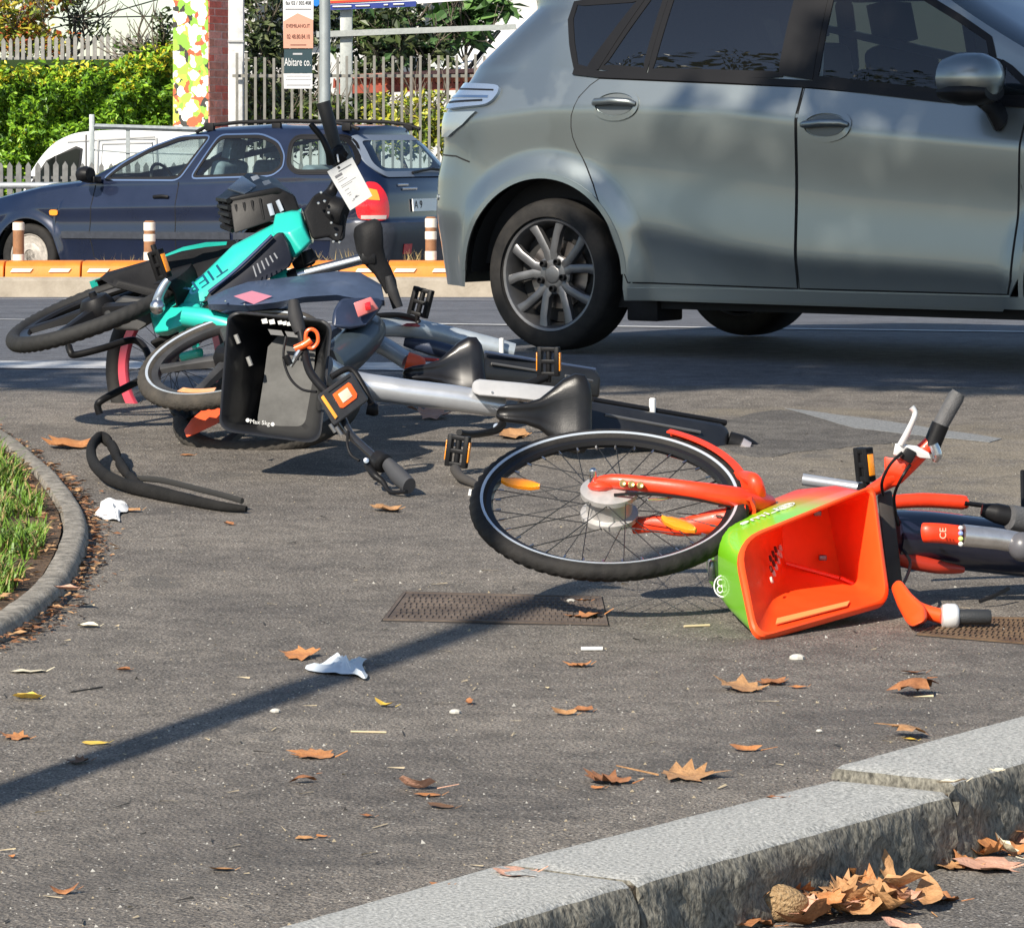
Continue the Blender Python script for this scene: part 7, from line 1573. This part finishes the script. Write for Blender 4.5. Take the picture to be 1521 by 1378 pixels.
for k in range(12):
    px, py = U(1385, 1520), U(1255, 1290); p = on_ground(px, py + (1455 - px) * .15); s = FPX / p.y
    ob = leaf(p, U(30, 70) / s, U(0, 6.28), random.choice((0, 1, 2)), U(.2, .8), U(.1, .6), random.choice((0, 1, 2, 3)), 'dry leaf drifted against the kerb face right of the stone joint', pitch=U(-.2, .6), roll=U(-.3, .3), lift=U(0, .01)); ob['group'] = 'leaves drifted against the kerb face'
hp = PZ(1150, 1374, -.103); HK = mat('speckled_husk', (.22, .13, .055), .9, col2=(.46, .32, .17), scale=150, bump=1.0, bscale=160)
mb = MB(); mb.ball(hp + V((.008, .03, .028)), .036, 22, 14, sq=(1.25, .8, .8))
for v in mb.v: v += (v - hp).normalized() * (.007 * noise.noise(v * 60) + .003 * noise.noise(v * 190))
tag(mb.make('seed_husk', HK, None, org=hp), 'round speckled tan husk at the left of the gutter leaf heap', 'seed husk')
# crumpled tissues, stubs and chips
def tissue(pts, label, m, seed):
    poly = [on_ground(*q) for q in pts]; ce = sum(poly, V()) / len(poly); bd = cat(poly, 4, True); n = len(bd); vs = []; rs = random.Random(seed)
    for f in (1, .8, .6, .4, .2):
        for i, p in enumerate(bd):
            q = ce.lerp(p, f); h = .002 + .030 * max(0, noise.noise((q.x * 24 + seed, q.y * 14, 1)) + .30) * (1.25 - f) + .012 * abs(noise.noise((q.x * 70, q.y * 40, seed))) * (1 if f < 1 else .3); vs.append(q + V((0, 0, h)))
    vs.append(ce + V((0, 0, .03))); fs = [(k * n + i, k * n + (i + 1) % n, (k + 1) * n + (i + 1) % n, (k + 1) * n + i) for k in range(4) for i in range(n)] + [(4 * n + i, 4 * n + (i + 1) % n, 5 * n) for i in range(n)]
    o = MB().add(vs, fs).make('crumpled_tissue', m, None, org=ce, smooth=25); tag(o, label, 'tissue', 'crumpled white tissues on the pavement')
TIS = mat('tissue_paper', (.80, .80, .78), .8); TIS2 = mat('bluish_tissue', (.66, .72, .76), .8)
tissue([(140, 775), (147, 765), (152, 752), (170, 752), (188, 757), (190, 768), (178, 772), (178, 784), (168, 782), (155, 780)], 'crumpled white tissue between the curved kerb and the black foam tube', TIS, 2)
tissue([(453, 1004), (478, 994), (498, 985), (512, 1000), (530, 994), (546, 990), (538, 998), (546, 1014), (540, 1020), (520, 1012), (490, 1011)], 'crumpled bluish white tissue lying in the pole shadow', TIS2, 5)
def stick(a, b, r, m, name, label, c_): 
    pa, pb = on_ground(*a) + V((0, 0, r)), on_ground(*b) + V((0, 0, r)); o = MB().tube([pa, pb], r, 10).make(name, m, None, org=pa); tag(o, label, c_)
stick((863, 973), (895, 973), .0045, WHT, 'cigarette', 'white unsmoked cigarette lying below the rusty drain cover', 'cigarette')
stick((1016, 940), (1054, 938), .0028, mat('straw_bits', (.55, .45, .28)), 'straw_stalk', 'pale straw stalk left of the orange basket corner', 'stalk')
stick((521, 1099), (574, 1100), .0018, mat('straw_bits', (.5, .4, .3)), 'straw_stalk', 'thin straw stalk above the broad toothed leaf', 'stalk')
stick((105, 1038), (152, 1030), .0016, mat('dark_grit', (.03, .03, .03)), 'dark_twig', 'dark twig right of the yellow rolled leaf', 'twig')
for px, py, w, lab in ((676, 1070, 18, 'white chip below the small upright brown leaf'), (848, 903, 14, 'white pebble on the back edge of the rusty drain cover'), (1217, 1098, 10, 'white pebble above the middle kerb stone'), (409, 1069, 16, 'pale chip right of the pole shadow, left of the yellow-brown leaf'), (1184, 985, 24, 'pale flat chip right below the orange basket')):
    p = on_ground(px, py); s = FPX / p.y; mb = MB().ball(p + V((0, 0, .003)), w / s / 2, 8, 5, sq=(1, .7, .5)); tag(mb.make('pale_chip', mat('white_grit', (.62, .6, .55)), None, org=p, smooth=0), lab, 'chip', 'pale chips on the pavement')
# black foam tube
ft = [on_ground(x, y) for x, y in ((366, 769), (330, 766), (280, 757), (225, 746), (190, 738), (158, 728), (139, 712), (136, 695), (150, 684), (166, 692), (180, 712), (198, 730), (212, 740))]
FT = root('foam_tube', 'black foam tube split and doubled into a loop on the pavement at left', 'foam tube', ft[5])
FM = mat('black_foam', (.013, .0125, .012), .85, spec=.2, var=.35, scale=10, bump=.35, bscale=90)
hs = [.012, .014, .016, .02, .022, .03, .04, .052, .062, .050, .032, .022, .020]; rs = [.009, .014, .018, .022, .020, .020, .020, .019, .019, .019, .018, .017, .014]
pth = cat([p + V((0, 0, h)) for p, h in zip(ft, hs)], 8); rr = [float(np.interp(i / 8, range(len(rs)), rs)) for i in range(len(pth))]
rr = [r * (1 + .05 * noise.noise((i * .22, 1, 2)) - (.28 if i > 64 and i % 7 in (0, 1) else 0)) for i, r in enumerate(rr)]
MB().tube(pth, rr, 14, flat=.8).make('tube', FM, FT, smooth=70)
s2 = [on_ground(x, y) + V((0, 0, .034 if 0 < i < 4 else .028)) for i, (x, y) in enumerate(((205, 730), (240, 736), (290, 748), (330, 759), (360, 765)))]
MB().tube(cat(s2, 6), [.009] * 25, 8, flat=.7).make('split_edge', mat('foam_edge', (.025, .024, .022), .8), FT)
